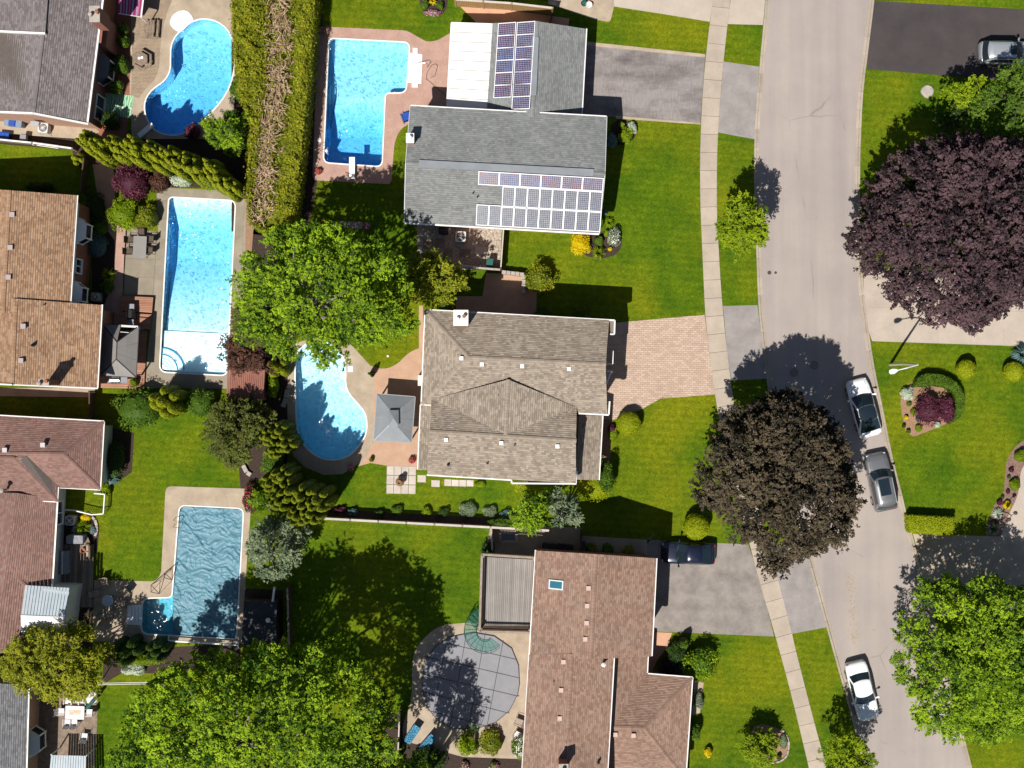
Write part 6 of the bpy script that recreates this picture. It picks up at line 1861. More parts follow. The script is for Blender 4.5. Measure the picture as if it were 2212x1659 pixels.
bush('lime_shrub', "small lime shrub at the garage corner touching the driveway edging", 1343, 270, 9, .9, 'leaf_lime', .06, lumps=4)
bush('frost_shrub', "white frosty shrub by the driveway edging", 1366, 276, 13, .8, 'leaf_frost', .055, lumps=5)
bush('spruce', "dim blue shrub in the shade of the solar house", 1322, 303, 17, .9, 'leaf_spruce', .06, lumps=5)
# lower right front garden
bush('shrub', "tall fresh green shrub in front of the brown roofed house", 1512, 1433, 40, 2.6, 'leaf_bright', .085, lumps=10, sy=.9)
bush('shrub', "dark rounded shrub beside the terracotta path", 1463, 1412, 26, 1.9, 'leaf_dark', .07, lumps=7)
bush('purple_shrub', "smoky purple grey shrub beneath the dark rounded shrub", 1448, 1440, 24, 1.3, 'leaf_purple', .075, lumps=7)
bush('shrub', "blue green shrub tip behind the dark rounded shrub", 1478, 1390, 14, 2.0, 'leaf_green', .06, lumps=4)
bush('shrub', "flowering bush against the front wall below the fresh green shrub", 1510, 1515, 13, .8, 'leaf_silver', .06, lumps=5, sy=1.4, flowers=('petal_purple', 25, .04))
bush('shrub', "round green shrub against the lower front wall", 1503, 1580, 14, 1.8, 'leaf_green', .065, lumps=5, sy=1.3)
bush('shrub', "yellow shrub at the foot of the brown roofed wall", 1530, 1625, 11, .8, 'leaf_gold', .06, lumps=4, sy=1.2)
tree('ornamental_tree', "small weeping lime tree in the island bed by the bottom edge", [(1600,1610),(1612,1590),(1640,1582),(1665,1590),(1680,1615),(1672,1640),(1645,1650),(1615,1640)], 1.6, 3.0, 'leaf_lime', leaf=.11, clump=.4, spacing=.36, per=180, trunk=(1640,1606), tr=.08, dome=1.2, cat='tree')
bush('shrub', "silvery perennials at the stone rim of the bottom island bed", 1692, 1602, 12, .5, 'leaf_silver', .05, lumps=4, sy=1.6)
bush('shrub', "small round shrub in the bottom island bed", 1683, 1636, 7, .6, 'leaf_green', .05, lumps=3)
# east island bed
clipped('crescent_hedge', "dark green crescent hedge wrapping the island bed", smooth_open([(1975,835),(1985,812),(2010,806),(2045,812),(2072,830),(2085,858),(2082,890),(2065,910),(2050,915)], 1) + smooth_open([(2058,900),(2066,880),(2064,855),(2048,838),(2020,832),(1995,835)], 1), 1.1, 'leaf_green', .055, 420)
bush('purple_shrub', "deep red purple barberry inside the crescent hedge, larger bush", 2008, 885, 33, 1.6, 'leaf_maroon', .075, lumps=9, sy=1.1)
bush('purple_shrub', "deep red purple barberry inside the crescent hedge, narrower bush", 2047, 885, 22, 1.5, 'leaf_maroon', .075, lumps=6, sy=1.3)
bush('frost_shrub', "pale variegated mound at the top corner of the island bed", 1961, 850, 15, .9, 'leaf_frost', .055, lumps=6)
for x, y, r, m, lab in [(1964,872,7,'leaf_green',"low green plant under the pale mound of the island bed"),(1974,890,9,'leaf_lime',"lime plant on the tan mulch of the island bed"),(1985,905,8,'leaf_spruce',"bluish plant on the tan mulch of the island bed"),(1953,920,5,'leaf_dark',"tiny dark ball plant at the edge of the island bed"),(1963,932,6,'leaf_green',"small plant at the pointed end of the island bed"),(1985,925,10,'leaf_lime',"spreading light plant at the bottom of the island bed"),(2025,917,9,'leaf_frost',"white plant under the barberry of the island bed"),(1958,902,6,'leaf_gold',"yellow plant on the tan mulch of the island bed")]:
    bush('bed_plant', lab, x, y, r, .45, m, .045, lumps=3, cat='plant')
ball("clipped lime topiary ball on the east lawn nearer the lamp post", 2087, 798, 21, 'leaf_ball', 1.5, n=3400)
ball("clipped lime topiary ball on the east lawn by the right edge", 2190, 803, 22, 'leaf_ball', 1.5, n=3400)
clipped('box_hedge', "flat topped rectangular lime hedge beside the brown driveway", [(1961,1113),(2063,1118),(2058,1158),(1963,1150)], 1.25, 'leaf_ball', .055, 420)
spiky('fir_shrub', "blue grey spiky fir at the right edge above the east lawn", 2200, 765, 22, 1.2, 'leaf_spruce', 120, .04)
for x, y, r, m, lab in [(2205,985,16,'leaf_lime',"bright green ball in the curved bed, topmost"),(2193,1047,15,'leaf_lime',"bright green ball in the curved bed, middle"),(2176,1091,11,'leaf_gold',"golden yellow clump in the curved bed"),(2185,1015,7,'leaf_maroon',"wine red plant between the green balls"),(2180,1030,5,'leaf_dark',"little dark plant beside the middle green ball"),(2178,1062,6,'leaf_maroon',"dark red plant below the middle green ball"),(2160,1085,8,'leaf_maroon',"red leaved plant beside the golden clump"),(2166,1073,5,'leaf_dark',"small dark shrub above the golden clump"),(2150,1127,9,'leaf_maroon',"pinkish red plants near the lower end of the curved bed")]:
    bush('bed_plant', lab, x, y, r, r / 20, m, .05, lumps=4, cat='plant')
spiky('hosta', "pale striped hosta in the curved bed beside the twin lamp", 2154, 1110, 13, .5, 'leaf_frost', 60, .05)
spiky('grass_clump', "striped ornamental grass at the lower end of the curved bed", 2142, 1141, 18, .7, 'leaf_silver', 80, .03)
# bottom bed by the round pool
bush('shrub', "yellow green shrub below the round pool, nearer the blue loungers", 1012, 1608, 26, 1.2, 'leaf_lime', .08, lumps=6)
bush('shrub', "olive green shrub below the round pool, in the middle of the bed", 1062, 1604, 28, 1.2, 'leaf_yellow', .08, lumps=6)
bush('flower_clump', "pink and white flowers below the yellow green shrub", 1004, 1655, 13, .5, 'leaf_green', .05, lumps=3, flowers=('petal_pink', 60, .05), cat='flowers')
bush('flower_clump', "pink and white flowers below the olive green shrub", 1067, 1656, 13, .5, 'leaf_green', .05, lumps=3, flowers=('petal_pink', 60, .05), cat='flowers')
bush('frost_shrub', "white flowering bush at the wall of the brown roofed house", 1122, 1612, 17, 1.0, 'leaf_green', .06, lumps=5, sy=1.6, flowers=('petal_white', 130, .06))
tree('patio_tree', "slender bare stemmed tree casting a branch shadow on the round pool cover", [(1000,1572),(1012,1560),(1030,1565),(1035,1580),(1022,1592),(1005,1590)], 1.8, 2.9, 'leaf_dark', leaf=.10, clump=.3, spacing=.42, per=60, trunk=(1025,1592), tr=.05, dome=1, layers=(1.0,))
bush('undergrowth', "dark shrubs under the shade tree at the loungers", 930, 1640, 40, 1.4, 'leaf_dark', .09, lumps=9, sy=.7)
# top flower bed and pots
bush('flower_clump', "pink and purple flowers in the round top bed", 935, 28, 14, .4, 'leaf_silver', .05, lumps=4, sx=1.6, sy=.6, flowers=('petal_pink', 90, .05), cat='flowers')
bush('shrub', "round green plant in the top bed, nearer the tall hedge", 918, 10, 12, .6, 'leaf_green', .055, lumps=4)
bush('shrub', "round green plant in the top bed, nearer the wooden fence", 951, 12, 10, .6, 'leaf_green', .055, lumps=4)
spiky('day_lily', "yellow day lily between the two round plants of the top bed", 935, 3, 10, .6, 'leaf_gold', 40, .03)
for x, y, lab, fl in [(705,66,"pot of yellow and pink flowers at the L pool corner",'petal_pink'),(688,370,"pot of red flowers at the lower corner of the L pool",'petal_red'),(1055,8,"pot of pink flowers at the wooden fence corner",'petal_pink'),(998,2,"pot of pink flowers at the top edge beside the lawn",'petal_pink'),(703,481,"pot of red flowers at the end of the grey bench pad",'petal_red'),(793,488,"pot of deep pink flowers at the grey bench pad",'petal_pink'),(757,1010,"bright pink flowers at the lawn corner of the bean pool deck",'petal_pink'),(890,994,"pot of red flowers on the peach patio",'petal_red')]:
    bush('flower_pot', lab, x, y, 8.5, .55, 'leaf_lime' if y < 100 else 'leaf_green', .045, lumps=3, cat='flower pot', flowers=(fl, 70, .05), stem=False)
bush('potted_plant', "green potted plant on the peach patio edge", 802, 993, 6.5, .6, 'leaf_hedge', .045, lumps=3, cat='potted plant')

# ------------------------------------------------------------------ cars
def paint(name, c, metal=0.0, rough=.28):
    m, nt, out = new_mat(name)
    b = bsdf(nt, out, c, rough, metal, .5, .6)
    b.inputs["Coat Roughness"].default_value = .05
    return m
M['paint_white'] = paint("white_car_paint", (.78, .79, .80))
M['paint_grey'] = paint("grey_car_paint", (.22, .225, .235), .55, .35)
M['paint_silver'] = paint("silver_car_paint", (.52, .55, .58), .6, .32)
M['paint_navy'] = paint("navy_car_paint", (.010, .014, .035), .2, .22)
M['car_glass'] = pmat("car_glass", (.012, .022, .03), (.010, .018, .026), .05, 1, spec=.9)
M['lamp_red'] = pmat("tail_lamp_red", (.45, .02, .02), None, .25, 3)
M['lamp_clear'] = pmat("head_lamp_clear", (.65, .68, .7), None, .15, 3, spec=.7)

def car(label, x, y, ang, L, W, H, mat, style, glassroof=False, sunroof=False, rails=False, group='cars along the street and driveways'):
    c = P(x, y, .8)
    root = thing('parked_car', label, 'car', (c[0], c[1], ROADZ if style.get('road', True) else 0.01), math.radians(ang), group)
    h = L / 2
    st = style['body']          # (x fraction, half width fraction, top z)
    mb = MB(); rings = []
    sec = [(0, 0.0), (.45, -.006), (.75, -.02), (.90, -.06), (.975, -.14), (1.0, -.28), (.985, -.42)]
    for fx, fw, zt in st:
        w = W / 2 * fw; b = len(mb.v); row = []
        for fy, dz in sec: row.append((fx * L, w * fy, max(.34, zt + dz)))
        row.append((fx * L, w * .95, .24)); row.append((fx * L, w * .6, .20))
        full = [(p[0], -p[1], p[2]) for p in reversed(row[1:])] + row
        mb.v.extend(full); rings.append((b, len(full)))
    for (a, n), (b, _) in zip(rings, rings[1:]):
        for k in range(n - 1):
            mb.f.append((a + k, b + k, b + k + 1, a + k + 1)); mb.m.append(0); mb.t.append(None)
        mb.f.append((a + n - 1, b + n - 1, b, a)); mb.m.append(0); mb.t.append(None)
    a, n = rings[0]; mb.f.append(tuple(a + k for k in range(n))); mb.m.append(0); mb.t.append(None)
    a, n = rings[-1]; mb.f.append(tuple(a + k for k in reversed(range(n)))); mb.m.append(0); mb.t.append(None)
    body = mb.build('body', mat, root, local=True, smooth=True)
    def zbelt(fx):
        for (a0, _, z0), (a1, _, z1) in zip(st, st[1:]):
            if a0 <= fx <= a1: return z0 + (z1 - z0) * (fx - a0) / (a1 - a0)
        return st[-1][2]
    # cabin
    rb, fb, rt, ft = style['cab']      # rear base, front base, rear roof, front roof (fractions)
    wb, wt = W / 2 * .90, W / 2 * style.get('roofw', .74)
    def ring(t):
        e = 1 - (1 - t) ** 1.0
        x0 = (rb + (rt - rb) * e) * L; x1 = (fb + (ft - fb) * e) * L; w = wb + (wt - wb) * t ** 1.25
        pts = []
        for k in range(7):           # front edge, bowed
            v = -1 + 2 * k / 6; pts.append((x1 - .22 * (1 - .3 * t) * v * v, w * v * (1 - .04 * abs(v))))
        for k in range(1, 8):
            u = k / 8; xx = (x1 - .22) + (x0 + .12 - x1 + .22) * u; pts.append((xx, w * (1 + .03 * math.sin(math.pi * u))))
        for k in range(7):
            v = 1 - 2 * k / 6; pts.append((x0 + .12 * v * v, w * v * (1 - .04 * abs(v))))
        for k in range(1, 8):
            u = k / 8; xx = (x0 + .12) + (x1 - .22 - x0 - .12) * u; pts.append((xx, -w * (1 + .03 * math.sin(math.pi * u))))
        return pts
    lv = [0.0, .5, .88, 1.0]
    mb = MB(); R_ = []
    for t in lv:
        pts = ring(t if t < 1 else .985); b = len(mb.v)
        for q in pts:
            z0 = zbelt(min(max(q[0] / L, -.49), .49)) - .06
            zt = H - .05 - .05 * abs(q[1] / wt) ** 2 * (t > .9)
            zz = z0 + (zt - z0) * t if t < 1 else zt + .012
            mb.v.append((q[0], q[1], zz))
        R_.append(b)
    n = len(ring(0))
    for a, b in zip(R_, R_[1:]):
        for k in range(n):
            mb.f.append((a + k, a + (k + 1) % n, b + (k + 1) % n, b + k)); mb.m.append(0); mb.t.append(None)
    cc = len(mb.v); xm = (rt + ft) / 2 * L; inner = []
    top = R_[-1]
    tp_ = mb
    if glassroof:
        tp_ = MB(); tp_.v = [tuple(v) for v in mb.v[top:top + n]]; top = 0
    b2 = len(tp_.v)
    for k in range(n):
        q = tp_.v[top + k]; tp_.v.append((xm + (q[0] - xm) * .6, q[1] * .6, H))
    for k in range(n): tp_.f.append((top + k, top + (k + 1) % n, b2 + (k + 1) % n, b2 + k)); tp_.m.append(0); tp_.t.append(None)
    tp_.f.append(tuple(b2 + k for k in range(n))); tp_.m.append(0); tp_.t.append(None)
    if glassroof: tp_.build('glass_roof', M['car_glass'], root, local=True, smooth=True)
    cab = mb.build('roof', mat, root, local=True, smooth=True)
    V = [Vector(v) for v in mb.v]; cen = Vector((xm, 0, H * .6))
    def glass(name, ks, l0, l1, shrink=.0):
        g = MB()
        for a, b in zip(R_[l0:l1], R_[l0 + 1:l1 + 1]):
            for k in ks:
                q = [V[a + k % n], V[a + (k + 1) % n], V[b + (k + 1) % n], V[b + k % n]]
                nn = (q[1] - q[0]).cross(q[3] - q[0]).normalized()
                if nn.dot(q[0] - cen) < 0: nn = -nn
                g.quad(*[p + nn * .012 for p in q])
        return g.build(name, M['car_glass'], root, local=True, smooth=True)
    gl = 3 if glassroof else 2
    glass('windshield', range(0, 6), 0, gl)
    glass('rear_window', range(14, 20), 0, gl)
    for s in (0, 14): 
        glass('side_window', range(7 + s, 10 + s), 0, 2); glass('side_window', range(10 + s, 13 + s), 0, 2)
    if sunroof:
        x0, x1, wd = sunroof
        g = MB(); g.box(x0 * L, x1 * L, -wd / 2, wd / 2, H - .03, H + .012); g.build('sunroof', M['car_glass'], root, local=True, bevel=.02)
    if rails:
        for s in (-1, 1):
            g = MB(); g.bar((rt * L + .1, s * wt * .92, H + .02), (ft * L - .1, s * wt * .92, H + .02), .05, .05); g.build('roof_rail', M[rails], root, local=True)
    # wheels
    for fx in (-.30, .31):
        for s in (-1, 1):
            mb = MB(); cyl = MB(); r = style.get('wr', .33)
            for bb, rr, y0, y1 in ((mb, r, W / 2 - .22, W / 2 - .005), (cyl, r * .62, W / 2 - .02, W / 2 + .005)):
                pts0 = [(fx * L + rr * math.cos(t), s * y0, r + rr * math.sin(t)) for t in np.linspace(0, 2 * math.pi, 18, endpoint=False)]
                pts1 = [(p[0], s * y1, p[2]) for p in pts0]
                b = len(bb.v); bb.v.extend(pts0 + pts1)
                for k in range(18): bb.f.append((b + k, b + (k + 1) % 18, b + 18 + (k + 1) % 18, b + 18 + k)); bb.m.append(0); bb.t.append(None)
                bb.f.append(tuple(b + 18 + k for k in range(18))); bb.m.append(0); bb.t.append(None)
            wh = mb.build('wheel', M['rubber'], root, local=True); cyl.build('rim', M['steel'], wh, local=True)
    # mirrors, lamps, bumpers
    for s in (-1, 1):
        mb = MB(); xx = (fb - .07) * L; mb.bar((xx, s * W * .45, 1.0), (xx - .04, s * (W / 2 + .06), 1.02), .10, .05); mb.box(xx - .12, xx + .03, min(s * (W/2 + .04), s * (W/2 + .22)), max(s * (W/2 + .04), s * (W/2 + .22)), .95, 1.1)
        mb.build('mirror', mat, root, local=True, bevel=.02)
        for nm, fx, m_ in (('headlight', .472, 'lamp_clear'), ('tail_light', -.476, 'lamp_red')):
            mb = MB(); z = zbelt(fx); mb.box(fx * L - .05, fx * L + .05, min(s * W * .30, s * W * .41), max(s * W * .30, s * W * .41), z - .17, z - .03); mb.build(nm, M[m_], root, local=True, bevel=.02)
    for s in (-.32, .18):
        mb = MB(); xb = fb * L; mb.bar((xb - .30, s * W - .05, zbelt(fb) + .16), (xb - .16, s * W + .42, zbelt(fb) + .06), .03, .03); mb.build('wiper', M['black'], root, local=True)
    for s in (-1, 1):
        for f0 in (-.03, .17):
            mb = MB(); mb.bar((f0 * L, s * (W / 2 - .012), .42), (f0 * L, s * W * .47, zbelt(f0) - .03), .018, .03); mb.build('door_seam', M['black'], root, local=True)
        mb = MB(); mb.bar(((fb + .015) * L, s * W * .36, zbelt(fb) - .006), (.44 * L, s * W * .30, zbelt(.44) - .012), .016, .012); mb.build('bonnet_seam', M['black'], root, local=True)
    mb = MB(); mb.bar(((rb - .012) * L, -W * .36, zbelt(max(rb - .012, -.49)) - .01), ((rb - .012) * L, W * .36, zbelt(max(rb - .012, -.49)) - .01), .018, .016); mb.build('boot_seam', M['black'], root, local=True)
    mb = MB(); mb.box(.46 * L, .493 * L, -W * .22, W * .22, .38, .58); mb.build('grille', M['black'], root, local=True)
    mb = MB(); mb.box(-.498 * L, -.49 * L, -.26, .26, .55, .67); mb.build('number_plate', M['white'], root, local=True)
    return root
SEDAN = dict(body=[(-.5,.66,.62),(-.495,.80,.80),(-.47,.90,.93),(-.40,.97,.99),(-.25,1,1.0),(0,1,.97),(.2,.995,.96),(.35,.97,.90),(.44,.90,.82),(.485,.78,.72),(.5,.62,.55)], cab=(-.33,.22,-.20,.05), roofw=.72)
HATCH = dict(body=[(-.5,.66,.65),(-.495,.82,.85),(-.47,.92,1.0),(-.40,.97,1.05),(-.25,1,1.04),(0,1,1.0),(.2,.995,.98),(.35,.97,.92),(.44,.90,.84),(.485,.78,.74),(.5,.60,.55)], cab=(-.43,.26,-.22,.04), roofw=.70)
SUVB = dict(body=[(-.5,.74,.7),(-.495,.86,.95),(-.47,.94,1.05),(-.40,.98,1.08),(-.25,1,1.08),(0,1,1.06),(.2,.995,1.06),(.35,.98,1.02),(.44,.93,.96),(.485,.83,.84),(.5,.68,.6)], cab=(-.475,.24,-.40,.08), roofw=.78, wr=.37)
car("white sedan facing down the road at the left kerb near the bottom", 1864, 1494, -75.6, 4.80, 1.82, 1.45, M['paint_white'], SEDAN)
car("white hatchback with an all black glass roof, at the right kerb in the tree shadow", 1867, 881, 105.2, 4.72, 1.90, 1.60, M['paint_white'], HATCH, glassroof=True)
car("grey sport utility car with black sunroof, parked behind the white hatchback", 1904, 1041, 101.6, 4.68, 1.88, 1.68, M['paint_grey'], SUVB, sunroof=(-.22,.06,.86), rails='paint_silver')
car("navy blue hatchback on the grey driveway beside the lime ball shrub", 1487, 1195, 178.4, 4.30, 1.78, 1.48, M['paint_navy'], dict(HATCH, road=False))
car("silver sport utility car with roof rails on the dark asphalt driveway", 2178, 114, -1.0, 4.60, 1.84, 1.70, M['paint_silver'], dict(SUVB, road=False), sunroof=(-.03,.09,.72), rails='black')

# ------------------------------------------------------------------ lamps, covers, stump
c = P(1923, 787.5)
lp = thing('street_lamp', "tall street lamp with bent arm on the east lawn beside the road", 'street lamp', c)
mb = MB(); mb.tube([(c[0], c[1], 0), (c[0] + .02, c[1], 3.5), (c[0] + .04, c[1] - .12, 7.3)], [.13, .10, .07], 10); mb.build('pole', pmat("concrete_pole", (.50, .42, .34), None, .8, 3), lp)
tp = Vector((c[0] + .04, c[1] - .12, 7.3)); hd_ = Vector(P(1934, 801, 7.9))
mb = MB(); mb.tube([tp, tp.lerp(hd_, .5) + Vector((0, 0, .25)), hd_], [.05, .045, .04], 8); mb.build('arm', M['white'], lp)
d = (hd_ - tp); d.z = 0; d.normalize()
mb = MB(); s = Vector((-d.y, d.x, 0))
q = [hd_ - d * .15 - s * .08, hd_ - d * .15 + s * .08, hd_ + d * .15 + s * .19, hd_ + d * .42 + s * .16, hd_ + d * .48, hd_ + d * .42 - s * .16, hd_ + d * .15 - s * .19]
mb.prism([(p.x, p.y) for p in q], hd_.z - .07, hd_.z + .07); mb.build('lamp_head', M['white'], lp)

c = P(2166, 1105)
tw = thing('twin_lamp', "black garden lamp with two round heads in the curved bed", 'garden lamp', c)
top = Vector(P(2186, 1114, 2.3)); mb = MB(); mb.tube([(c[0], c[1], 0), (c[0] + .02, c[1], 1.1), (top.x, top.y, 2.2)], [.06, .04, .035], 8); mb.build('post', M['steel_dark'], tw)
mb = MB(); h1, h2 = Vector(P(2194, 1108, 2.35)), Vector(P(2180, 1122, 2.35)); mb.tube([h1, top - Vector((0,0,.1)), h2], .025, 6); mb.build('crossarm', M['steel_dark'], tw)
for h_ in (h1, h2):
    mb = MB(); mb.lathe((h_.x, h_.y, h_.z - .25), [(.06,0),(.13,.08),(.14,.22),(.16,.25),(.10,.33),(.02,.38)], 12); mb.build('lamp_head', M['bronze'], tw)

M['cast_iron'] = pmat('cast_iron', (.24, .20, .18), (.17, .15, .135), .8, 6)
for x, y, lab in ((1759, 789, "round manhole cover in the tree shadow, nearer the east kerb"), (1715, 805, "round manhole cover in the tree shadow, nearer the road middle")):
    c = P(x, y, ROADZ); mb = MB(); mb.lathe((c[0], c[1], ROADZ - .02), [(.36,0),(.36,.028),(.33,.03),(.33,.024),(.30,.024)], 20); reg(mb.build('manhole_cover', M['cast_iron']), lab, 'manhole cover', 'manhole covers on the road')
for x, y, r, lab in ((1662, 589, 4.4, "larger dark round valve cover by the west road edge"), (1675.5, 589, 3, "smaller dark valve cover by the west road edge")):
    c = P(x, y, ROADZ); mb = MB(); mb.lathe((c[0], c[1], ROADZ - .02), [(r/PXM,0),(r/PXM,.026),(r/PXM*.7,.028)], 14); reg(mb.build('valve_cover', M['bronze']), lab, 'valve cover')
c = P(2003, 197); mb = MB(); mb.lathe((c[0], c[1], 0), [(.55,-.05),(.50,.10),(.44,.16),(.42,.17)], 16)
for i in range(len(mb.v)):
    v = mb.v[i]; k = 1 + .14 * noise.noise(Vector((v[0]*2, v[1]*2, 1))); mb.v[i] = (c[0] + (v[0]-c[0])*k, c[1] + (v[1]-c[1])*k, v[2])
reg(mb.build('tree_stump', M['stone']), "pale cut tree stump on the east lawn below the dark driveway", 'tree stump')
# leaf litter and pollen on the road
root = thing('leaf_litter', None, None, (0, 0, 0), kind='stuff')
n = 400; ys = np.concatenate([nr.normal(c_, s_, n // 5) for c_, s_ in ((1250, 9), (1278, 12), (1318, 10), (1352, 13), (1376, 8))]); xs = 1836 + (ys - 1236) * .07 + nr.normal(size=n) * 6
pp = np.array([P(a, b, ROADZ) for a, b in zip(xs, ys)]); pp[:, 2] += .012
LM('litter', (.24, .18, .09), (.40, .32, .18), 0)
leaf_object('leaf_litter_flakes', pp, np.tile([0, 0, 1.0], (n, 1)) + nr.normal(size=(n, 3)) * .1, .045 * nr.uniform(.4, 1.2, n), nr.random(n), LEAF['litter'], root)

# ------------------------------------------------------------------ fences
def fence(label, pts, h, mat, board=True, posts=62, cap=.16, capmat=None, name='fence', z0=0.0, boardw=.14):
    """pts in ground pixels; posts, cap rails and boards as parts"""
    a0 = P(*pts[0]); root = thing(name, label, 'fence', (a0[0], a0[1], z0))
    capmat = capmat or mat
    for a, b in zip(pts, pts[1:]):
        A, B = Vector(P(*a)), Vector(P(*b)); L = (B - A).length; n = max(1, round(L * PXM / posts)); d = (B - A) / n
        for i in range(n + 1):
            if i == n and b != pts[-1]: continue
            p = A + d * i; mb = MB(); mb.box(p.x - .06, p.x + .06, p.y - .06, p.y + .06, z0, z0 + h + .08); mb.build('post', mat, root)
        for i in range(n):
            p, q = A + d * i, A + d * (i + 1); u = d.normalized() * .065
            mb = MB(); mb.bar(p + u + Vector((0,0,z0 + h)), q - u + Vector((0,0,z0 + h)), cap, .04); mb.build('top_rail', capmat, root)
            if board:
                m = max(1, int((q - p).length / boardw)); e = d.normalized(); bm_ = MB()
                for k in range(m):
                    s, t = p + u + (q - p - u * 2) * (k + .06) / m, p + u + (q - p - u * 2) * (k + .94) / m
                    bm_.bar(s + Vector((0,0,z0 + h * .5)), t + Vector((0,0,z0 + h * .5)), .022, h - .06)
                bm_.build('board_run', mat, root, kind='stuff')
    return root
fence("long pale topped board fence between the two lower back yards", [(701,1116),(1060,1135),(1186,1142)], 1.5, M['wood_grey'], cap=.17, capmat=M['slab'])
fence("short fence spur beside the black garden pond", [(1061,1136),(1064,1184)], 1.3, M['wood_grey'], cap=.16, capmat=M['stone'])
fence("dark side gate fence beside the variegated tree", [(1254,1146),(1251,1212)], 1.5, M['wood_dark'], cap=.12)
fence("white topped fence between gravel patio and front lawn", [(1088,498),(1082,583)], 1.5, M['wood_dark'], cap=.10, capmat=M['slab'])
fence("grey topped fence along the lower side of the gravel patio", [(972,578),(1082,586)], 1.5, M['wood_dark'], cap=.16, capmat=M['stone'])
fence("honey coloured board fence at the top edge", [(985,14),(1105,22),(1192,32)], 2.0, M['wood_honey'], cap=.16, capmat=M['slab'])
fence("dark fence leg running from the honey fence to the garage", [(1192,34),(1188,60)], 1.8, M['wood_dark'], cap=.12)
fence("dark slatted fence between the tan house and the pink path", [(194,350),(186,418)], 1.6, M['wood_dark'], cap=.10)
fence("dark slatted fence between the tan and the rose roofed houses", [(206,845),(206,915)], 1.6, M['wood_dark'], cap=.10)
fence("white topped lattice fence under the grey brown roofed house", [(-60,300),(80,314),(166,326)], 1.2, M['wood_grey'], cap=.12, capmat=M['white'])
fence("dark weathered fence right of the black tarp roof", [(628,1262),(632,1400)], 1.7, M['wood_dark'], cap=.14, capmat=M['wood_grey'])
fence("pale railed fence panel left of the blue loungers", [(867,1526),(862,1640)], 1.6, M['wood_dark'], cap=.10, capmat=M['slab'])
# stone gate wall
sw = thing('garden_wall', "low stone wall at the peach side patio beside the red green bush", 'garden wall', P(1110, 595))
rr = random.Random(4)
def stones(pts, w, h, root, L=.34):
    for a, b in zip(pts, pts[1:]):
        A, B = Vector(P(*a)), Vector(P(*b)); n = max(1, int((B - A).length / L)); e = (B - A) / n
        for i in range(n):
            p, q = A + e * (i + .04), A + e * (i + .96); mb = MB(); hh = h + rr.uniform(-.03, .03)
            mb.bar(p + Vector((0,0,hh/2)), q + Vector((0,0,hh/2)), w * rr.uniform(.9, 1.05), hh); mb.build('stone', M['stone'], root, bevel=.02)
stones([(1084,589),(1132,595),(1130,636)], .30, .9, sw)
# stone edging of beds
eg = thing('stone_edging', "pale stone edging round the bed at the rose roofed house", 'stone edging', P(206, 1140))
stones([(199,1116),(206,1122),(210,1136),(210,1148),(206,1158)], .22, .16, eg, .36)
eg = thing('stone_edging', "curved pale stone rim of the island bed at the bottom edge", 'stone edging', P(1704, 1615))
stones(smooth_open([(1690,1577),(1703,1595),(1704,1615),(1698,1636),(1680,1647),(1655,1648)], 1), .14, .12, eg, .3)
eg = thing('stone_edging', "rocks beside the bean pool under the green climber", 'stone edging', P(628, 845))
stones([(634,825),(622,840),(618,860),(612,880)], .34, .3, eg, .42)
eg = thing('stone_edging', "rocks at the lawn corner by the feathery pine", 'stone edging', P(536, 1015))
stones([(526,1004),(534,1020),(543,1026)], .36, .25, eg, .42)

# ------------------------------------------------------------------ gazebos, sheds, decks
def hip_panels(root, corners, ridge, mat, frame, split=3, skip=()):
    """panelled gazebo roof: eave corners NW, NE, SE, SW and two ridge points (N, S); each panel a part"""
    NW, NE, SE, SW = [V3(p) for p in corners]; rn, rs_ = [V3(p) for p in ridge]
    faces = [(NW, NE, rn, rn, 'n'), (NE, SE, rs_, rn, 'e'), (SE, SW, rs_, rs_, 's'), (SW, NW, rn, rs_, 'w')]
    for A, B, C, D, tag in faces:
        cols = split if tag in 'ew' else 2
        for i in range(cols):
            for j in range(2):
                if (tag, i, j) in skip: continue
                s0, s1 = i / cols + .002, (i + 1) / cols - .002; t0, t1 = (j / 2 + .002, (j + 1) / 2 - .002)
                def pt(s, t): return lerp(lerp(A, B, s), lerp(D, C, s), t)
                q = [pt(s0, t0), pt(s1, t0), pt(s1, t1), pt(s0, t1)]
                u = []
                for p in q:
                    if not any((p - w).length < 1e-3 for w in u): u.append(p)
                if len(u) < 3: continue
                nn = (u[1] - u[0]).cross(u[2] - u[0])
                if nn.z < 0: u.reverse()
                mb = MB(); mb.quad(*u); dn = [p - Vector((0,0,.03)) for p in u]; mb.quad(*reversed(dn))
                for k in range(len(u)): mb.quad(dn[k], dn[(k+1)%len(u)], u[(k+1)%len(u)], u[k])
                mb.build('roof_panel', mat, root)
    mb = MB()
    for a, b in ((NW, rn), (NE, rn), (SE, rs_), (SW, rs_), (rn, rs_), (NW, NE), (NE, SE), (SE, SW), (SW, NW)): mb.bar(a + Vector((0,0,-.012)), b + Vector((0,0,-.012)), .07, .045)
    mb.build('frame', frame, root)
    for p in (NW, NE, SE, SW):
        cpt = (NW + NE + SE + SW) / 4; q = p + (cpt - p).normalized() * .25
        mb = MB(); mb.box(q.x - .05, q.x + .05, q.y - .05, q.y + .05, 0, p.z); mb.build('post', frame, root)
g = thing('gazebo', "blue grey panelled gazebo between bean pool and beige roofed house", 'gazebo', P(853, 905))
hip_panels(g, [(814,850.5,2.3),(897,857,2.3),(889,956,2.3),(807,952,2.3)], [(850,896,3.2),(848.5,911,3.2)], M['gazebo_grey'], M['grey_metal'], 4)
a, b = V3((840,886,3.3)), V3((861,920,3.3)); mb = MB()
cx_, cy_ = (a.x + b.x) / 2, (a.y + b.y) / 2
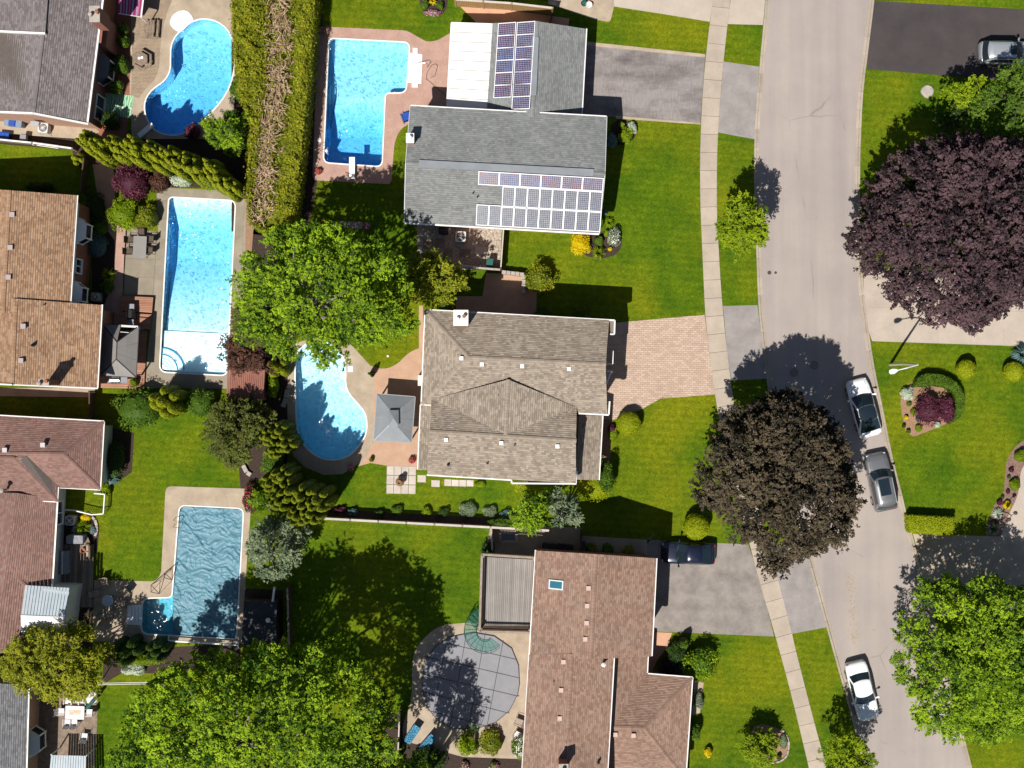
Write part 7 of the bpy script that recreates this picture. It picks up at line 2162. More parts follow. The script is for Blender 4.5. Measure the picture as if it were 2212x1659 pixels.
q = [(a.x, b.y), (b.x, b.y), (b.x, a.y), (a.x, a.y)]
for k in range(4): mb.quad((*q[k], 3.22), (*q[(k+1)%4], 3.22), (cx_, cy_, 3.55))
mb.quad(*[(x_, y_, 3.21) for x_, y_ in reversed(q)])
mb.build('vent_cap', M['gazebo_grey'], g)
g = thing('gazebo', "taupe gazebo with one opened roof section beside the tan house", 'gazebo', P(258, 757))
hip_panels(g, [(222.5,700,2.4),(300,704,2.4),(294,815,2.4),(217.5,811,2.4)], [(252.5,739,3.3),(251,776,3.3)], M['gazebo_taupe'], M['steel_dark'], 3, skip={('n',1,0),('n',1,1)})
mb = MB(); mb.bar(V3((262,704,2.45)), V3((298,706,2.45)), .16, .06); mb.bar(V3((260,717,2.7)), V3((284,719,2.7)), .05, .05); mb.build('rafter', M['siding'], g)

def board_deck(name, label, poly_px, z, n, along, mat, cat='deck', boards=None):
    """deck of boards: quad polygon (4 px corners at height z); boards run A->B ('ab') or A->D"""
    A, B, C, D = [V3((*p, z)) for p in poly_px]
    cpt = (A + B + C + D) / 4
    root = thing(name, label, cat, (cpt.x, cpt.y, 0))
    for i in range(n):
        s, t = i / n + .06 / n, (i + 1) / n - .06 / n
        if along == 'ab': q = [lerp(A, D, s), lerp(B, C, s), lerp(B, C, t), lerp(A, D, t)]
        else: q = [lerp(A, B, s), lerp(D, C, s), lerp(D, C, t), lerp(A, B, t)]
        mb = MB(); mb.prism([(p.x, p.y) for p in q], z - .035, z + rr.uniform(-.003, .003))
        tn = rr.random(); mb.t = [tn] * len(mb.f)
        mb.build('board', mat, root)
    mb = MB(); q = grow([(p.x, p.y) for p in (A, B, C, D)], -.03); mb.prism(q, max(0, z - .25), z - .045); mb.build('joists', M['wood_dark'], root)
    return root
board_deck('deck', "red board deck step by the long pool", [(260,639),(331,642),(328,676),(257,670)], .40, 9, 'ab', M['deck_red'])
board_deck('deck', "lower red board deck beneath the grill", [(257,672),(328,678),(324,711),(254,707)], .25, 9, 'ab', M['deck_red'])
board_deck('deck', "red board floor under and below the taupe gazebo", [(222,712),(318,714),(311,840),(214,838)], .22, 28, 'ab', M['deck_red'])
board_deck('deck', "weathered board deck beside the rose roofed house", [(118,1176),(203,1177),(200,1312),(113,1312)], .15, 22, 'ad', M['deck_old'])
dk = board_deck('raised_deck', "raised grey deck with dark railings on the brown roofed house", [(1046,1203),(1153,1209),(1145,1352),(1043,1352)], 2.85, 26, 'ad', M['deck_grey'])
rt_ = 3.85
RC = [V3((1041,1198,rt_)), V3((1156,1205,rt_)), V3((1147,1367,rt_)), V3((1036,1364,rt_))]
for a, b in ((RC[1], RC[0]), (RC[0], RC[3]), (RC[3], RC[2])):
    mb = MB(); mb.bar(a, b, .17, .05); mb.build('handrail', M['wood_grey'], dk)
    mb = MB(); L_ = (b - a).length; n = int(L_ / .13)
    for i in range(n + 1):
        p = a.lerp(b, i / n); mb.box(p.x - .018, p.x + .018, p.y - .018, p.y + .018, 2.7, rt_ - .03)
    mb.build('baluster_run', M['bronze'], dk, kind='stuff')
    mb = MB(); mb.bar(Vector((a.x, a.y, 2.72)), Vector((b.x, b.y, 2.72)), .05, .3); mb.build('rim_board', M['wood_dark'], dk)
sp = MB(); sp.prism([P(a, b, 2.8)[:2] for a, b in [(1040,1199),(1156,1206),(1147,1366),(1037,1363)]], 2.62, 2.78); sp.build('floor_frame', M['wood_dark'], dk)
for p in RC:
    q = p + ((RC[0] + RC[1] + RC[2] + RC[3]) / 4 - p).normalized() * .2
    mb = MB(); mb.box(q.x - .08, q.x + .08, q.y - .08, q.y + .08, 0, rt_ - .05); mb.build('post', M['wood_grey'], dk)

# spiral stair with green translucent treads
m, nt, out = new_mat("green_acrylic")
t_ = N(nt, "ShaderNodeBsdfTransparent"); t_.inputs["Color"].default_value = (.74, .88, .84, 1)
g_ = N(nt, "ShaderNodeBsdfPrincipled", Roughness=.25); g_.inputs["Base Color"].default_value = (.10, .30, .27, 1)
ms = N(nt, "ShaderNodeMixShader", Fac=.13); nt.links.new(t_.outputs[0], ms.inputs[1]); nt.links.new(g_.outputs[0], ms.inputs[2]); nt.links.new(ms.outputs[0], out.inputs[0])
M['acrylic'] = m
cst = Vector(P(1046, 1361, 1.5)); st = thing('spiral_stair', "spiral stair with green translucent treads at the raised deck corner", 'spiral staircase', (cst.x, cst.y, 0))
nT = 15; prevo = previ = None
for i in range(nT):
    a0 = R(-38 - 234 * i / nT); a1 = R(-38 - 234 * (i + 1) / nT) ; z = 2.65 - 2.5 * i / nT
    ri, ro = .62, 1.55
    q = [(cst.x + r_ * math.cos(t), cst.y + r_ * math.sin(t)) for r_, t in ((ri, a0), (ro, a0), (ro, a1), (ri, a1))]
    mb = MB(); mb.prism(q, z - .03, z); mb.build('tread', M['acrylic'], st)
    mb = MB(); mb.bar((*q[0], z + .02), (*q[1], z + .02), .03, .05); mb.build('riser_bar', M['green_plastic'], st)
mb = MB()
for r_ in (.62, 1.57):
    pts = [(cst.x + r_ * math.cos(R(-38 - 234 * k / 30)), cst.y + r_ * math.sin(R(-38 - 234 * k / 30)), 3.5 - 2.5 * k / 30) for k in range(31)]
    mb.tube(pts, .025, 6); mb.tube([(p[0], p[1], p[2] - .8) for p in pts], .02, 6)
    for p in pts[::2]: mb.bar(p, (p[0], p[1], p[2] - .85), .02)
mb.build('railing', M['green_plastic'], st)

# sheds
sh = thing('shed', "red brown corrugated shed roof under the russet tree", 'shed', P(530, 830))
A, B, C, D = V3((491,793,2.4)), V3((573,799,2.4)), V3((568,868,2.1)), V3((489,864,2.1))
for i in range(20):
    s, t = i / 20 + .004, (i + 1) / 20 - .004; mb = MB(); q = [lerp(A, B, s), lerp(A, B, t), lerp(D, C, t), lerp(D, C, s)]
    mid0, mid1 = lerp(q[0], q[1], .5) + Vector((0,0,.035)), lerp(q[3], q[2], .5) + Vector((0,0,.035))
    mb.quad(q[3], mid1, mid0, q[0]); mb.quad(mid1, q[2], q[1], mid0); mb.quad(q[0], q[1], q[2], q[3])
    mb.build('roof_sheet', M['shed_red'], sh)
mb = MB(); mb.prism(grow([(p.x, p.y) for p in (A, B, C, D)], -.15), 0, 2.05); mb.build('wall', M['shed_red'], sh)
sh = thing('tarp_shed', "low black tarp covered roof beside the covered pool", 'shed', P(562, 1350))
w_ = [P(a, b, 1.7)[:2] for a, b in [(527,1298),(598,1300),(596,1395),(570,1402),(522,1390)]]
vs, fs = tri_region(w_, .3); mb = MB()
zz = [1.75 + .05 * noise.noise(Vector((x*1.5, y*1.5, 2))) for x, y in vs]
for f in fs: mb.quad(*[(vs[i][0], vs[i][1], zz[i]) for i in f])
mb.build('tarp', M['black_cover'], sh, smooth=True)
mb = MB(); mb.prism(grow(w_, -.06), 0, 1.6); mb.build('wall', M['wood_dark'], sh)
c = V3((580, 1339, 1.75)); mb = MB(); mb.lathe(c, [(.14,-.05),(.14,.15),(.20,.17),(.18,.28),(.05,.33)], 12); mb.build('vent_dome', M['white'], sh)
mb = MB(); mb.tube([V3((593,1268,1.5)), V3((589,1300,1.75))], .09, 8); mb.build('flue', M['white'], sh)
sh = thing('metal_canopy', "pale blue metal canopy at the bottom edge of the corner patio", 'canopy', P(150, 1660))
A, B, C, D = V3((110,1631,2.2)), V3((186,1633,2.2)), V3((184,1740,2.5)), V3((100,1740,2.5))
for i in range(14):
    s, t = i / 14 + .006, (i + 1) / 14 - .006; mb = MB(); q = [lerp(A, B, s), lerp(A, B, t), lerp(D, C, t), lerp(D, C, s)]
    mb.quad(q[3], q[2], q[1], q[0]); mb.quad(*[p - Vector((0,0,.04)) for p in q]); 
    for k in range(4): mb.quad(q[k], q[(k+1)%4], q[(k+1)%4] - Vector((0,0,.04)), q[k] - Vector((0,0,.04)))
    mb.build('roof_sheet', M['blue_metal'], sh)
mb = MB()
for p in (A, B, C, D): mb.bar((p.x, p.y, 0), (p.x, p.y, p.z - .06), .08)
mb.build('frame', M['white'], sh)
hb_ = thing('storage_box', "dark blue grey ridged storage box against the rose roofed house", 'storage box', P(132, 1215))
c0, c1 = P(117, 1240, .9), P(148, 1190, .9); mb = MB(); mb.box(c0[0] + .04, c1[0] - .04, c0[1] + .04, c1[1] - .04, .16, .80); mb.build('body', M['grey_metal'], hb_)
xm = c0[0] + (c1[0] - c0[0]) * .6; mb = MB(); mb.quad((c0[0], c0[1], .82), (xm, c0[1], 1.05), (xm, c1[1], 1.05), (c0[0], c1[1], .82)); mb.quad((xm, c0[1], 1.05), (c1[0], c0[1], .82), (c1[0], c1[1], .82), (xm, c1[1], 1.05)); mb.quad((c0[0], c0[1], .81), (c0[0], c1[1], .81), (c1[0], c1[1], .81), (c1[0], c0[1], .81)); mb.build('lid', M['cover_grey'], hb_)
mb = MB(); mb.bar((xm, c0[1], 1.06), (xm, c1[1], 1.06), .08, .03); mb.build('ridge_strip', M['white'], hb_)

# ------------------------------------------------------------------ garden furniture and equipment
def ac_unit(label, x, y, s=.8, rot=-3):
    c = P(x, y, .8); root = thing('air_conditioner', label, 'air conditioner', (c[0], c[1], 0), R(rot), 'air conditioners beside the houses')
    h = s / 2; mb = MB()
    mb.prism(round_corners([(-h,-h),(h,-h),(h,h),(-h,h)], .12, 4), .06, .80); mb.build('casing', M['siding'], root, local=True)
    mb = MB(); mb.lathe((0, 0, .80), [(h*.80,0),(h*.80,.03),(h*.72,.03),(h*.72,.005),(h*.1,.005)], 20); mb.build('fan_ring', M['steel_dark'], root, local=True)
    mb = MB()
    for k in range(4):
        a = k * math.pi / 2 + .4; mb.quad((0,0,.83), (h*.68*math.cos(a), h*.68*math.sin(a), .82), (h*.68*math.cos(a+.7), h*.68*math.sin(a+.7), .84))
    mb.lathe((0,0,.815), [(.09,0),(.09,.04),(.02,.05)], 10); mb.build('fan', M['steel'], root, local=True)
    mb = MB()
    for k in range(10):
        a = k * math.pi / 10; mb.bar((h*.76*math.cos(a), h*.76*math.sin(a), .86), (-h*.76*math.cos(a), -h*.76*math.sin(a), .86), .012)
    mb.build('guard', M['white'], root, local=True)
    mb = MB(); mb.box(-h-.08, h+.08, -h-.08, h+.08, 0, .055); mb.build('pad', M['concrete_grey'], root, local=True)
    return root
ac_unit("air conditioner on the gravel patio of the solar house", 995, 511, .82)
ac_unit("air conditioner against the pink brick wall by the blue bins", 92.5, 276, .78, -6)
ac_unit("air conditioner in the dark bed under the projecting window of the tan house", 205, 641, .62)
ac_unit("air conditioner in the stone edged bed of the rose roofed house", 150, 1125, .72)

def chair(label, x, y, ang, mat, frame, sling=True, group=None, w=.58, cat='chair', name='garden_chair'):
    c = P(x, y, .45); root = thing(name, label, cat, (c[0], c[1], .014), R(ang), group)
    mb = MB(); mb.box(-w*.45, w*.45, -w*.45, w*.45, .40, .44); mb.build('seat', mat, root, local=True)
    mb = MB(); mb.quad((-w*.45,-w*.45,.44),(-w*.45,w*.45,.44),(-w*.68,w*.43,.98),(-w*.68,-w*.43,.98)); mb.quad((-w*.49,-w*.45,.44),(-w*.72,-w*.43,.98),(-w*.72,w*.43,.98),(-w*.49,w*.45,.44)); mb.build('backrest', mat, root, local=True)
    for s in (-1, 1):
        mb = MB(); mb.tube([(w*.5, s*w*.5, 0), (w*.5, s*w*.5, .62), (-w*.55, s*w*.5, .64)], .018, 6); mb.build('armrest', frame, root, local=True)
        for fx in (-.48,): 
            mb = MB(); mb.tube([(-w*.62, s*w*.48, 0), (-w*.48, s*w*.47, .42), (-w*.72, s*w*.45, 1.0)], .018, 6); mb.build('leg', frame, root, local=True)
    return root
def table(name, label, x0, x1, y0, y1, h, mat, legm, rot=0, round_=False, cat='table'):
    a, b = P(x0, y1, h), P(x1, y0, h); cx, cy = (a[0]+b[0])/2, (a[1]+b[1])/2; w, d_ = b[0]-a[0], b[1]-a[1]
    root = thing(name, label, cat, (cx, cy, .014), R(rot)); mb = MB()
    if round_: mb.lathe((0,0,h-.03), [(w/2-.02,0),(w/2,.01),(w/2,.03),(w/2-.02,.035)], 24)
    else: mb.prism(round_corners([(-w/2,-d_/2),(w/2,-d_/2),(w/2,d_/2),(-w/2,d_/2)], .06, 3), h-.035, h)
    mb.build('tabletop', mat, root, local=True)
    for sx in (-1, 1):
        for sy in (-1, 1):
            mb = MB(); k = .32 if round_ else .42; mb.tube([(sx*w*k, sy*d_*k, 0), (sx*w*k*.95, sy*d_*k*.95, h-.03)], .025, 6); mb.build('leg', legm, root, local=True)
    return root
table('patio_table', "dark rectangular patio table beside the bright lime shrub", 287.5, 316, 510, 558, .74, M['gazebo_taupe'], M['bronze'], -3)
G6 = 'dark cast chairs round the rectangular patio table'
for x, y, a, lab in [(282,518,0,"dark cast chair on the house side of the rectangular table, upper"),(279,543,0,"dark cast chair on the house side of the rectangular table, lower"),(325,517,176,"dark cast chair on the pool side of the rectangular table, upper"),(323,541,176,"dark cast chair on the pool side of the rectangular table, lower"),(305,502,-90,"dark cast chair at the shrub end of the rectangular table")]:
    chair(lab, x, y, a, M['bronze'], M['bronze'], group=G6, w=.55)
table('glass_table', "round glass topped table on the covered pool deck", 220, 245, 1285, 1310, .72, pmat("pale_glass_top", (.42,.50,.56), (.3,.38,.45), .15, 2, spec=.6), M['bronze'], 0, True)
G7 = 'sling chairs round the glass topped table'
for x, y, a, lab in [(270,1280,218,"tan sling chair turned towards the covered pool corner"),(226,1258,-75,"sling chair nearest the lawn edge above the glass table"),(207,1282,10,"sling chair in shade beside the old deck"),(262,1303,170,"sling chair between glass table and white steps"),(212,1316,50,"sling chair in deep shade under the glass table"),(238,1327,100,"sling chair at the shaded lower side of the glass table")]:
    chair(lab, x, y, a, M['tan_mesh'], M['bronze'], group=G7, w=.6)
tb_ = table('dining_table', "pale stone topped dining table on the corner patio", 141, 182, 1525, 1554, .74, M['cushion_white'], M['bronze'], -2)
mb = MB(); c = P(162, 1539, .75); mb.box(c[0]-.46, c[0]+.46, c[1]-.17, c[1]+.17, .757, .765); o_ = mb.build('table_runner', pmat("cream_runner", (.68,.62,.42), (.6,.3,.25), .9, 3)); reg(o_, "cream table runner with a red middle on the dining table", 'table runner')
G8 = 'white chairs on the corner patio'
for x, y, a, lab in [(147,1514,-95,"white chair behind the dining table, nearest the corner house"),(164,1515,-92,"white chair behind the dining table, middle"),(178,1515,-90,"white chair behind the dining table, nearest the lawn"),(132,1537,0,"white chair at the house end of the dining table"),(193,1539,180,"white chair at the lawn end of the dining table"),(145,1561,88,"white chair at the lower side of the dining table, in shade"),(160,1561,92,"white chair at the lower side of the dining table, half sunlit"),(182,1591,85,"lone white chair on the lower part of the corner patio")]:
    chair(lab, x, y, a, M['cushion_white'], M['white'], group=G8, w=.56)
chair("brown cushioned chair squeezed against the brown roofed house", 1121, 1560, 160, M['tan_mesh'], M['bronze'], w=.62)
chair("pale chair below the brown cushioned one at the house wall", 1119, 1588, 150, M['cushion_white'], M['bronze'], w=.6)
G9 = 'blue loungers'
def lounger(label, x0, y0, x1, y1):
    a, b = Vector(P(x0, y0, .35)), Vector(P(x1, y1, .35)); d = a - b; L = d.length; ang = math.atan2(d.y, d.x); c = (a + b) / 2
    root = thing('sun_lounger', label, 'sun lounger', (c.x, c.y, .014), ang, G9)
    mb = MB(); mb.box(-L/2, L*.18, -.31, .31, .30, .40); mb.build('seat_cushion', M['lounger_blue'], root, local=True, bevel=.03)
    mb = MB(); mb.quad((L*.18,-.31,.40),(L/2,-.31,.72),(L/2,.31,.72),(L*.18,.31,.40)); mb.quad((L*.18,-.31,.31),(L*.18,.31,.31),(L/2,.31,.63),(L/2,-.31,.63))
    for s in (-.31, .31): mb.quad((L*.18,s,.31),(L/2,s,.63),(L/2,s,.72),(L*.18,s,.40))
    mb.quad((L/2,-.31,.63),(L/2,.31,.63),(L/2,.31,.72),(L/2,-.31,.72)); mb.build('back_cushion', M['lounger_blue'], root, local=True)
    mb = MB(); mb.box(-L/2, L*.3, -.33, .33, .24, .29); mb.build('frame', M['bronze'], root, local=True)
    for sx in (-.42, .25):
        for s in (-.28, .28):
            mb = MB(); mb.box(sx*L-.025, sx*L+.025, s-.025, s+.025, 0, .24); mb.build('leg', M['bronze'], root, local=True)
m, nt, out = new_mat("blue_palm_print"); co = coords(nt)
v = N(nt, "ShaderNodeTexVoronoi", feature='DISTANCE_TO_EDGE', Scale=7.0); nt.links.new(co, v.inputs["Vector"])
r_ = N(nt, "ShaderNodeMapRange"); r_.inputs["From Max"].default_value = .09; nt.links.new(v.outputs["Distance"], r_.inputs["Value"])
bsdf(nt, out, mixc(nt, r_.outputs[0], (.16, .42, .50), (.008, .09, .20)), .85); M['lounger_blue'] = m
lounger("blue patterned lounger nearer the pale railed fence", 903, 1567, 878, 1604)
lounger("blue patterned lounger nearer the round pool", 938, 1588, 909, 1622)

def grill(label, x, y, ang, mat, w=1.2, lid=True, cat='barbecue', name='barbecue'):
    c = P(x, y, .9); root = thing(name, label, cat, (c[0], c[1], .2 if y < 720 and x < 400 else .014), R(ang), 'barbecues')
    mb = MB(); mb.box(-.32, .32, -.26, .26, .12, .82); mb.build('cart', M['steel_dark'], root, local=True)
    mb = MB(); prof = [(.28*math.cos(t), .86 + .26*math.sin(t)) for t in np.linspace(0, math.pi, 9)]
    for (y0, z0), (y1, z1) in zip(prof, prof[1:]): mb.quad((-.36,y0,z0),(.36,y0,z0),(.36,y1,z1),(-.36,y1,z1))
    for s in (-.36, .36): mb.quad(*[(s, y0, z0) for y0, z0 in (prof if s > 0 else prof[::-1])])
    mb.build('lid', mat, root, local=True, smooth=False)
    for s in (-1, 1):
        mb = MB(); mb.box(min(s*.38, s*w/2), max(s*.38, s*w/2), -.24, .24, .84, .88); mb.build('side_shelf', M['cover_grey'], root, local=True)
        for q in (-.2, .2):
            mb = MB(); mb.lathe((s*.28, q, 0), [(.05,0),(.06,.06),(.05,.12)], 8); mb.build('caster', M['rubber'], root, local=True)
    mb = MB(); mb.tube([(-.3, .30, .95), (-.3, .34, .95), (.3, .34, .95), (.3, .30, .95)], .015, 6); mb.build('handle', M['steel'], root, local=True)
grill("black barbecue with a grey shelf on the red deck", 284, 680, 88, M['black'], 1.7)
grill("white barbecue with steel lid under the taupe gazebo edge", 249, 821, 0, M['steel'], 1.9)
grill("black barbecue under the south eave of the solar house", 958, 498, 0, M['black'], 1.2)
grill("white trimmed barbecue behind the dining chairs on the corner patio", 172, 1502, 0, M['white'], 1.1)
# covered grill, table, sofa on the old deck
def draped(name, label, x0, x1, y0, y1, h, mat, cat):
    a, b = P(x0, y1, h), P(x1, y0, h); w_ = round_corners([(a[0],a[1]),(b[0],a[1]),(b[0],b[1]),(a[0],b[1])], .14, 4)
    mb = MB(); n = len(w_); big = grow(w_, .05)
    for i in range(n):
        j = (i + 1) % n; mb.quad((*big[i], .1), (*big[j], .1), (*w_[j], h), (*w_[i], h))
    vs, fs = tri_region(w_, .12)
    zz = [h + .06 * noise.noise(Vector((x*4, y*4, 1))) for x, y in vs]
    for f in fs: mb.quad(*[(vs[i][0], vs[i][1], zz[i] if i >= n else h) for i in f])
    reg(mb.build(name, mat, None), label, cat)
draped('covered_barbecue', "grill under a wrinkled grey cloth cover by the rose roofed house", 143, 179, 1157, 1175, 1.1, M['cover_grey'], 'covered barbecue')
table('side_table', "small tan table beside the covered grill", 180, 193, 1162, 1177, .5, M['wood'], M['bronze'], 20)
sf = thing('sofa', "brown wicker sofa on the weathered deck with its back to the lawn", 'sofa', P(192, 1191, 0))
a, b = P(186, 1205, .5), P(198, 1177, .5)
for nm, bx, mt in (('seat', (a[0], b[0]-.16, a[1], b[1], .17, .50), 'brown_wicker'), ('backrest', (b[0]-.16, b[0], a[1], b[1], .17, .9), 'brown_wicker'), ('armrest', (a[0], b[0]-.16, a[1]-.12, a[1], .17, .68), 'brown_wicker'), ('armrest', (a[0], b[0]-.16, b[1], b[1]+.12, .17, .68), 'brown_wicker')):
    mb = MB(); mb.box(*bx); mb.build(nm, M[mt], sf, bevel=.02)
for k in range(2):
    mb = MB(); y0 = a[1] + .03 + k * (b[1]-a[1]) / 2; mb.box(a[0]+.02, b[0]-.18, y0, y0 + (b[1]-a[1])/2 - .06, .505, .58); mb.build('cushion', M['tan_mesh'], sf, bevel=.02)
c = P(183, 1188); mb = MB(); mb.lathe((c[0], c[1], .155), [(.14,0),(.19,.3),(.20,.32),(.17,.32),(.14,.12)], 14); reg(mb.build('planter_pot', M['terracotta_pot']), "empty brown pot in front of the wicker sofa", 'pot')
c = P(231, 687); mb = MB(); mb.lathe((c[0], c[1], .014), [(.22,0),(.29,.42),(.31,.46),(.25,.46),(.22,.2)], 16); reg(mb.build('planter_pot', M['bronze']), "large dark empty pot on the pink path by the gazebo", 'pot')

# picnic tables by the kidney pool
pt_ = thing('picnic_table', "long weathered picnic table beside the kidney pool", 'picnic table', P(328, 62)); 
for x0, x1, h_, nm in ((317,321.5,.74,'tabletop_board'),(322.3,327,.74,'tabletop_board'),(327.8,332.5,.74,'tabletop_board'),(310.5,315,.44,'bench_board'),(337.5,342.5,.44,'bench_board')):
    p, q = P(x0 + 2.5, 44, h_), P(x1 - 1.5, 84, h_); mb = MB(); mb.bar(((p[0]+q[0])/2 + .05, p[1], h_), ((p[0]+q[0])/2 - .07, q[1], h_), (x1-x0)/PXM*.92, .045); mb.build(nm, M['wood'], pt_)
for yy in (51, 77):
    mb = MB(); a, b = Vector(P(312, yy, .40)), Vector(P(341, yy, .40)); mb.bar(a, b, .05, .1); t0, t1 = Vector(P(318, yy, .70)), Vector(P(331, yy, .70)); mb.bar(t0, t1, .05, .08)
    mb.bar((a.x + .12, a.y, .02), t0 + Vector((.3,0,0)), .05, .09); mb.bar((b.x - .12, b.y, .02), t1 - Vector((.3,0,0)), .05, .09); mb.build('leg_frame', M['wood'], pt_)
c = P(310, 132)
hx = thing('picnic_table', "hexagonal wooden picnic table with ring bench beside the kidney pool", 'picnic table', (c[0], c[1], 0))
def hexpt(r, k, z=0): a_ = R(30 + 60 * k); return (c[0] + r * math.cos(a_), c[1] + r * math.sin(a_), z)
mb = MB(); mb.prism([hexpt(.58, k)[:2] for k in range(6)], .70, .75)
mb.build('tabletop', M['wood'], hx)
for k in range(6):
    mb = MB(); q = [hexpt(.66, k), hexpt(.88, k), hexpt(.88, k + 1), hexpt(.66, k + 1)]; mb.prism([p[:2] for p in q], .42, .46); mb.build('bench_board', M['wood'], hx)
    mb = MB(); mb.bar(hexpt(.2, k, .05), hexpt(.8, k, .40), .05, .09); mb.build('leg', M['wood'], hx)
for k, (dx, dy) in enumerate(((-.14, .05), (.08, .10))):
    mb = MB(); mb.lathe((c[0] + dx, c[1] + dy, .755), [(.05,0),(.10,.02),(.11,.035)], 14); reg(mb.build('plate', M['white_plastic']), ("white plate on the hexagonal table, nearer the brick wall", "white plate on the hexagonal table, nearer the pool")[k], 'plate')
# striped awning
aw = thing('striped_awning', "magenta striped awning on the brick wall at the top edge", 'awning', P(285, 10))
cols = [pmat("awning_%s" % n_, c_, None, .85, 3) for n_, c_ in (("magenta", (.30,.02,.11)), ("pink", (.46,.12,.24)), ("mauve", (.36,.28,.36)), ("plum", (.17,.03,.14)))]
A, B, C, D = V3((258,-40,2.7)), V3((314,-36,2.3)), V3((305,37,2.3)), V3((256,29,2.7))
rq = random.Random(2)
for i in range(16):
    s, t = i / 16, (i + 1) / 16; q = [lerp(D, C, s), lerp(D, C, t), lerp(A, B, t), lerp(A, B, s)]; mb = MB(); mb.quad(*q); mb.quad(*[p - Vector((0,0,.02)) for p in reversed(q)])
    mb.build('stripe', cols[(0,2,0,1,3,2,0,1,0,2,3,0,2,1,0,2)[i]], aw)
mb = MB(); mb.bar(B, C, .09, .07); mb.bar(C, (C.x, C.y, 0), .07); mb.bar(D, C, .04, .04); mb.build('frame', M['white'], aw)
# leaf patterned rug
m, nt, out = new_mat("leaf_print_rug"); co = coords(nt)
wv = N(nt, "ShaderNodeTexWave", Scale=1.6, Distortion=9.0, Detail=2); nt.links.new(co, wv.inputs["Vector"])
bsdf(nt, out, mixc(nt, wv.outputs["Fac"], (.10, .30, .17), (.46, .60, .40)), .9); M['rug'] = m
mb = MB(); mb.prism([P(a, b)[:2] for a, b in [(221,200),(290,207),(282,256),(219,244)]], .016, .030); reg(mb.build('outdoor_rug', M['rug']), "green leaf print outdoor rug at the patio door by the kidney pool", 'rug')

def diving_board(label, x0, y0, x1, y1, w):
    a, b = Vector(P(x0, y0, .5)), Vector(P(x1, y1, .5)); d = (b - a); L = d.length; ang = math.atan2(d.y, d.x)
    root = thing('diving_board', label, 'diving board', (a.x, a.y, .014), ang)
    mb = MB(); mb.box(0, L, -w/2, w/2, .44, .50); mb.build('board', M['white_plastic'], root, local=True, bevel=.02)
    mb = MB(); mb.box(.05, .55, -w/2*.8, w/2*.8, 0, .44); mb.build('stand', M['siding'], root, local=True)
diving_board("white diving board at the corner of the kidney pool", 299, 294, 330, 268, .42)
diving_board("white diving board at the lower end of the L pool", 760, 386, 760.5, 339, .46)

def ladder(label, x, y, ang, gap=.52):
    c = P(x, y); root = thing('pool_ladder', label, 'pool ladder', (c[0], c[1], 0), R(ang))
    for s in (-1, 1):
        mb = MB(); mb.tube([(-.42, s*gap/2, 0), (-.42, s*gap/2, .35), (-.30, s*gap/2, .60), (0, s*gap/2, .68), (.16, s*gap/2, .5), (.18, s*gap/2, -.9)], .024, 8); mb.build('rail', M['steel'], root, local=True)
    for k in range(3):
        mb = MB(); mb.box(.12, .24, -gap/2, gap/2, -.30 - .25 * k, -.26 - .25 * k); mb.build('tread', M['white_plastic'], root, local=True)
ladder("steel ladder on the hedge side of the L pool", 701, 324, -4)
ladder("steel ladder on the lawn side of the covered pool", 387, 1131, -4)
hr = thing('handrail', "looped steel handrail at the white steps of the L pool", 'handrail', P(915, 145))
p0, p1 = Vector(P(888, 146)), Vector(P(925, 141)); mb = MB(); mb.tube([(p0.x, p0.y, 0), (p0.x + .2, p0.y, .7), (p1.x - .2, p1.y, .85), (p1.x, p1.y - .1, .75), (p1.x - .1, p1.y - .2, .02)], .024, 8); mb.build('rail', M['steel'], hr)
hr = thing('handrail_shadow', "bent tube drawn as the handrail shadow on the pink concrete by the patio cover", 'shadow shape', P(932, 155))  # dark loop built to stand for the handrail's cast shadow
mb = MB(); mb.tube([V3((921,172,.03)), V3((922,158,.05)), V3((932,141,.08)), V3((941,138,.08)), V3((945,142,.06)), V3((940,163,.03)), V3((931,168,.03))], .018, 6); mb.build('shadow_loop', M['bronze'], hr)
mb = MB(); mb.tube([V3((921,170,.03)), V3((965,208,.06))], .016, 6); reg(mb.build('pool_pole', M['steel_dark']), "dark pole lying from the handrail shadow to the solar house", 'pole')
# blue folding chair beside the solar house chimney
chair("blue folding chair at the corner of the solar house", 877, 252, 110, M['blue'], M['steel_dark'], w=.72)

# bins
def bin_(label, x, y, mat, w=.6, d_=.7, h=1.05, rot=-6, name='wheelie_bin', cat='bin'):
    c = P(x, y, h); root = thing(name, label, cat, (c[0], c[1], .012), R(rot), 'bins'); mb = MB()
    b = [(-w*.4,-d_*.4,.08),(w*.4,-d_*.4,.08),(w*.4,d_*.4,.08),(-w*.4,d_*.4,.08)]; t = [(-w/2,-d_/2,h-.1),(w/2,-d_/2,h-.1),(w/2,d_/2,h-.1),(-w/2,d_/2,h-.1)]
    mb.quad(*reversed(b)); mb.quad(*t)
    for k in range(4): mb.quad(b[k], b[(k+1)%4], t[(k+1)%4], t[k])
    mb.build('body', mat, root, local=True)
    mb = MB(); mb.box(-w/2-.02, w/2+.02, -d_/2-.03, d_/2+.03, h-.095, h-.02); mb.build('lid', mat, root, local=True, bevel=.02)
    mb = MB(); mb.bar((-w*.4, d_/2+.06, h-.12), (w*.4, d_/2+.06, h-.12), .03); mb.build('handle', mat, root, local=True)
    for s in (-1, 1):
        mb = MB(); mb.lathe((s*w*.36, d_*.38, 0), [(.05,0),(.09,.05),(.09,.12),(.05,.17)], 10); mb.build('wheel', M['rubber'], root, local=True)
bin_("grey blue bin on the path, leftmost of the trio by the pink wall", 14, 262, M['blue_grey'], .36, .62)
bin_("bright blue bin on the path, middle of the trio by the pink wall", 25, 263, M['blue'], .48, .62)
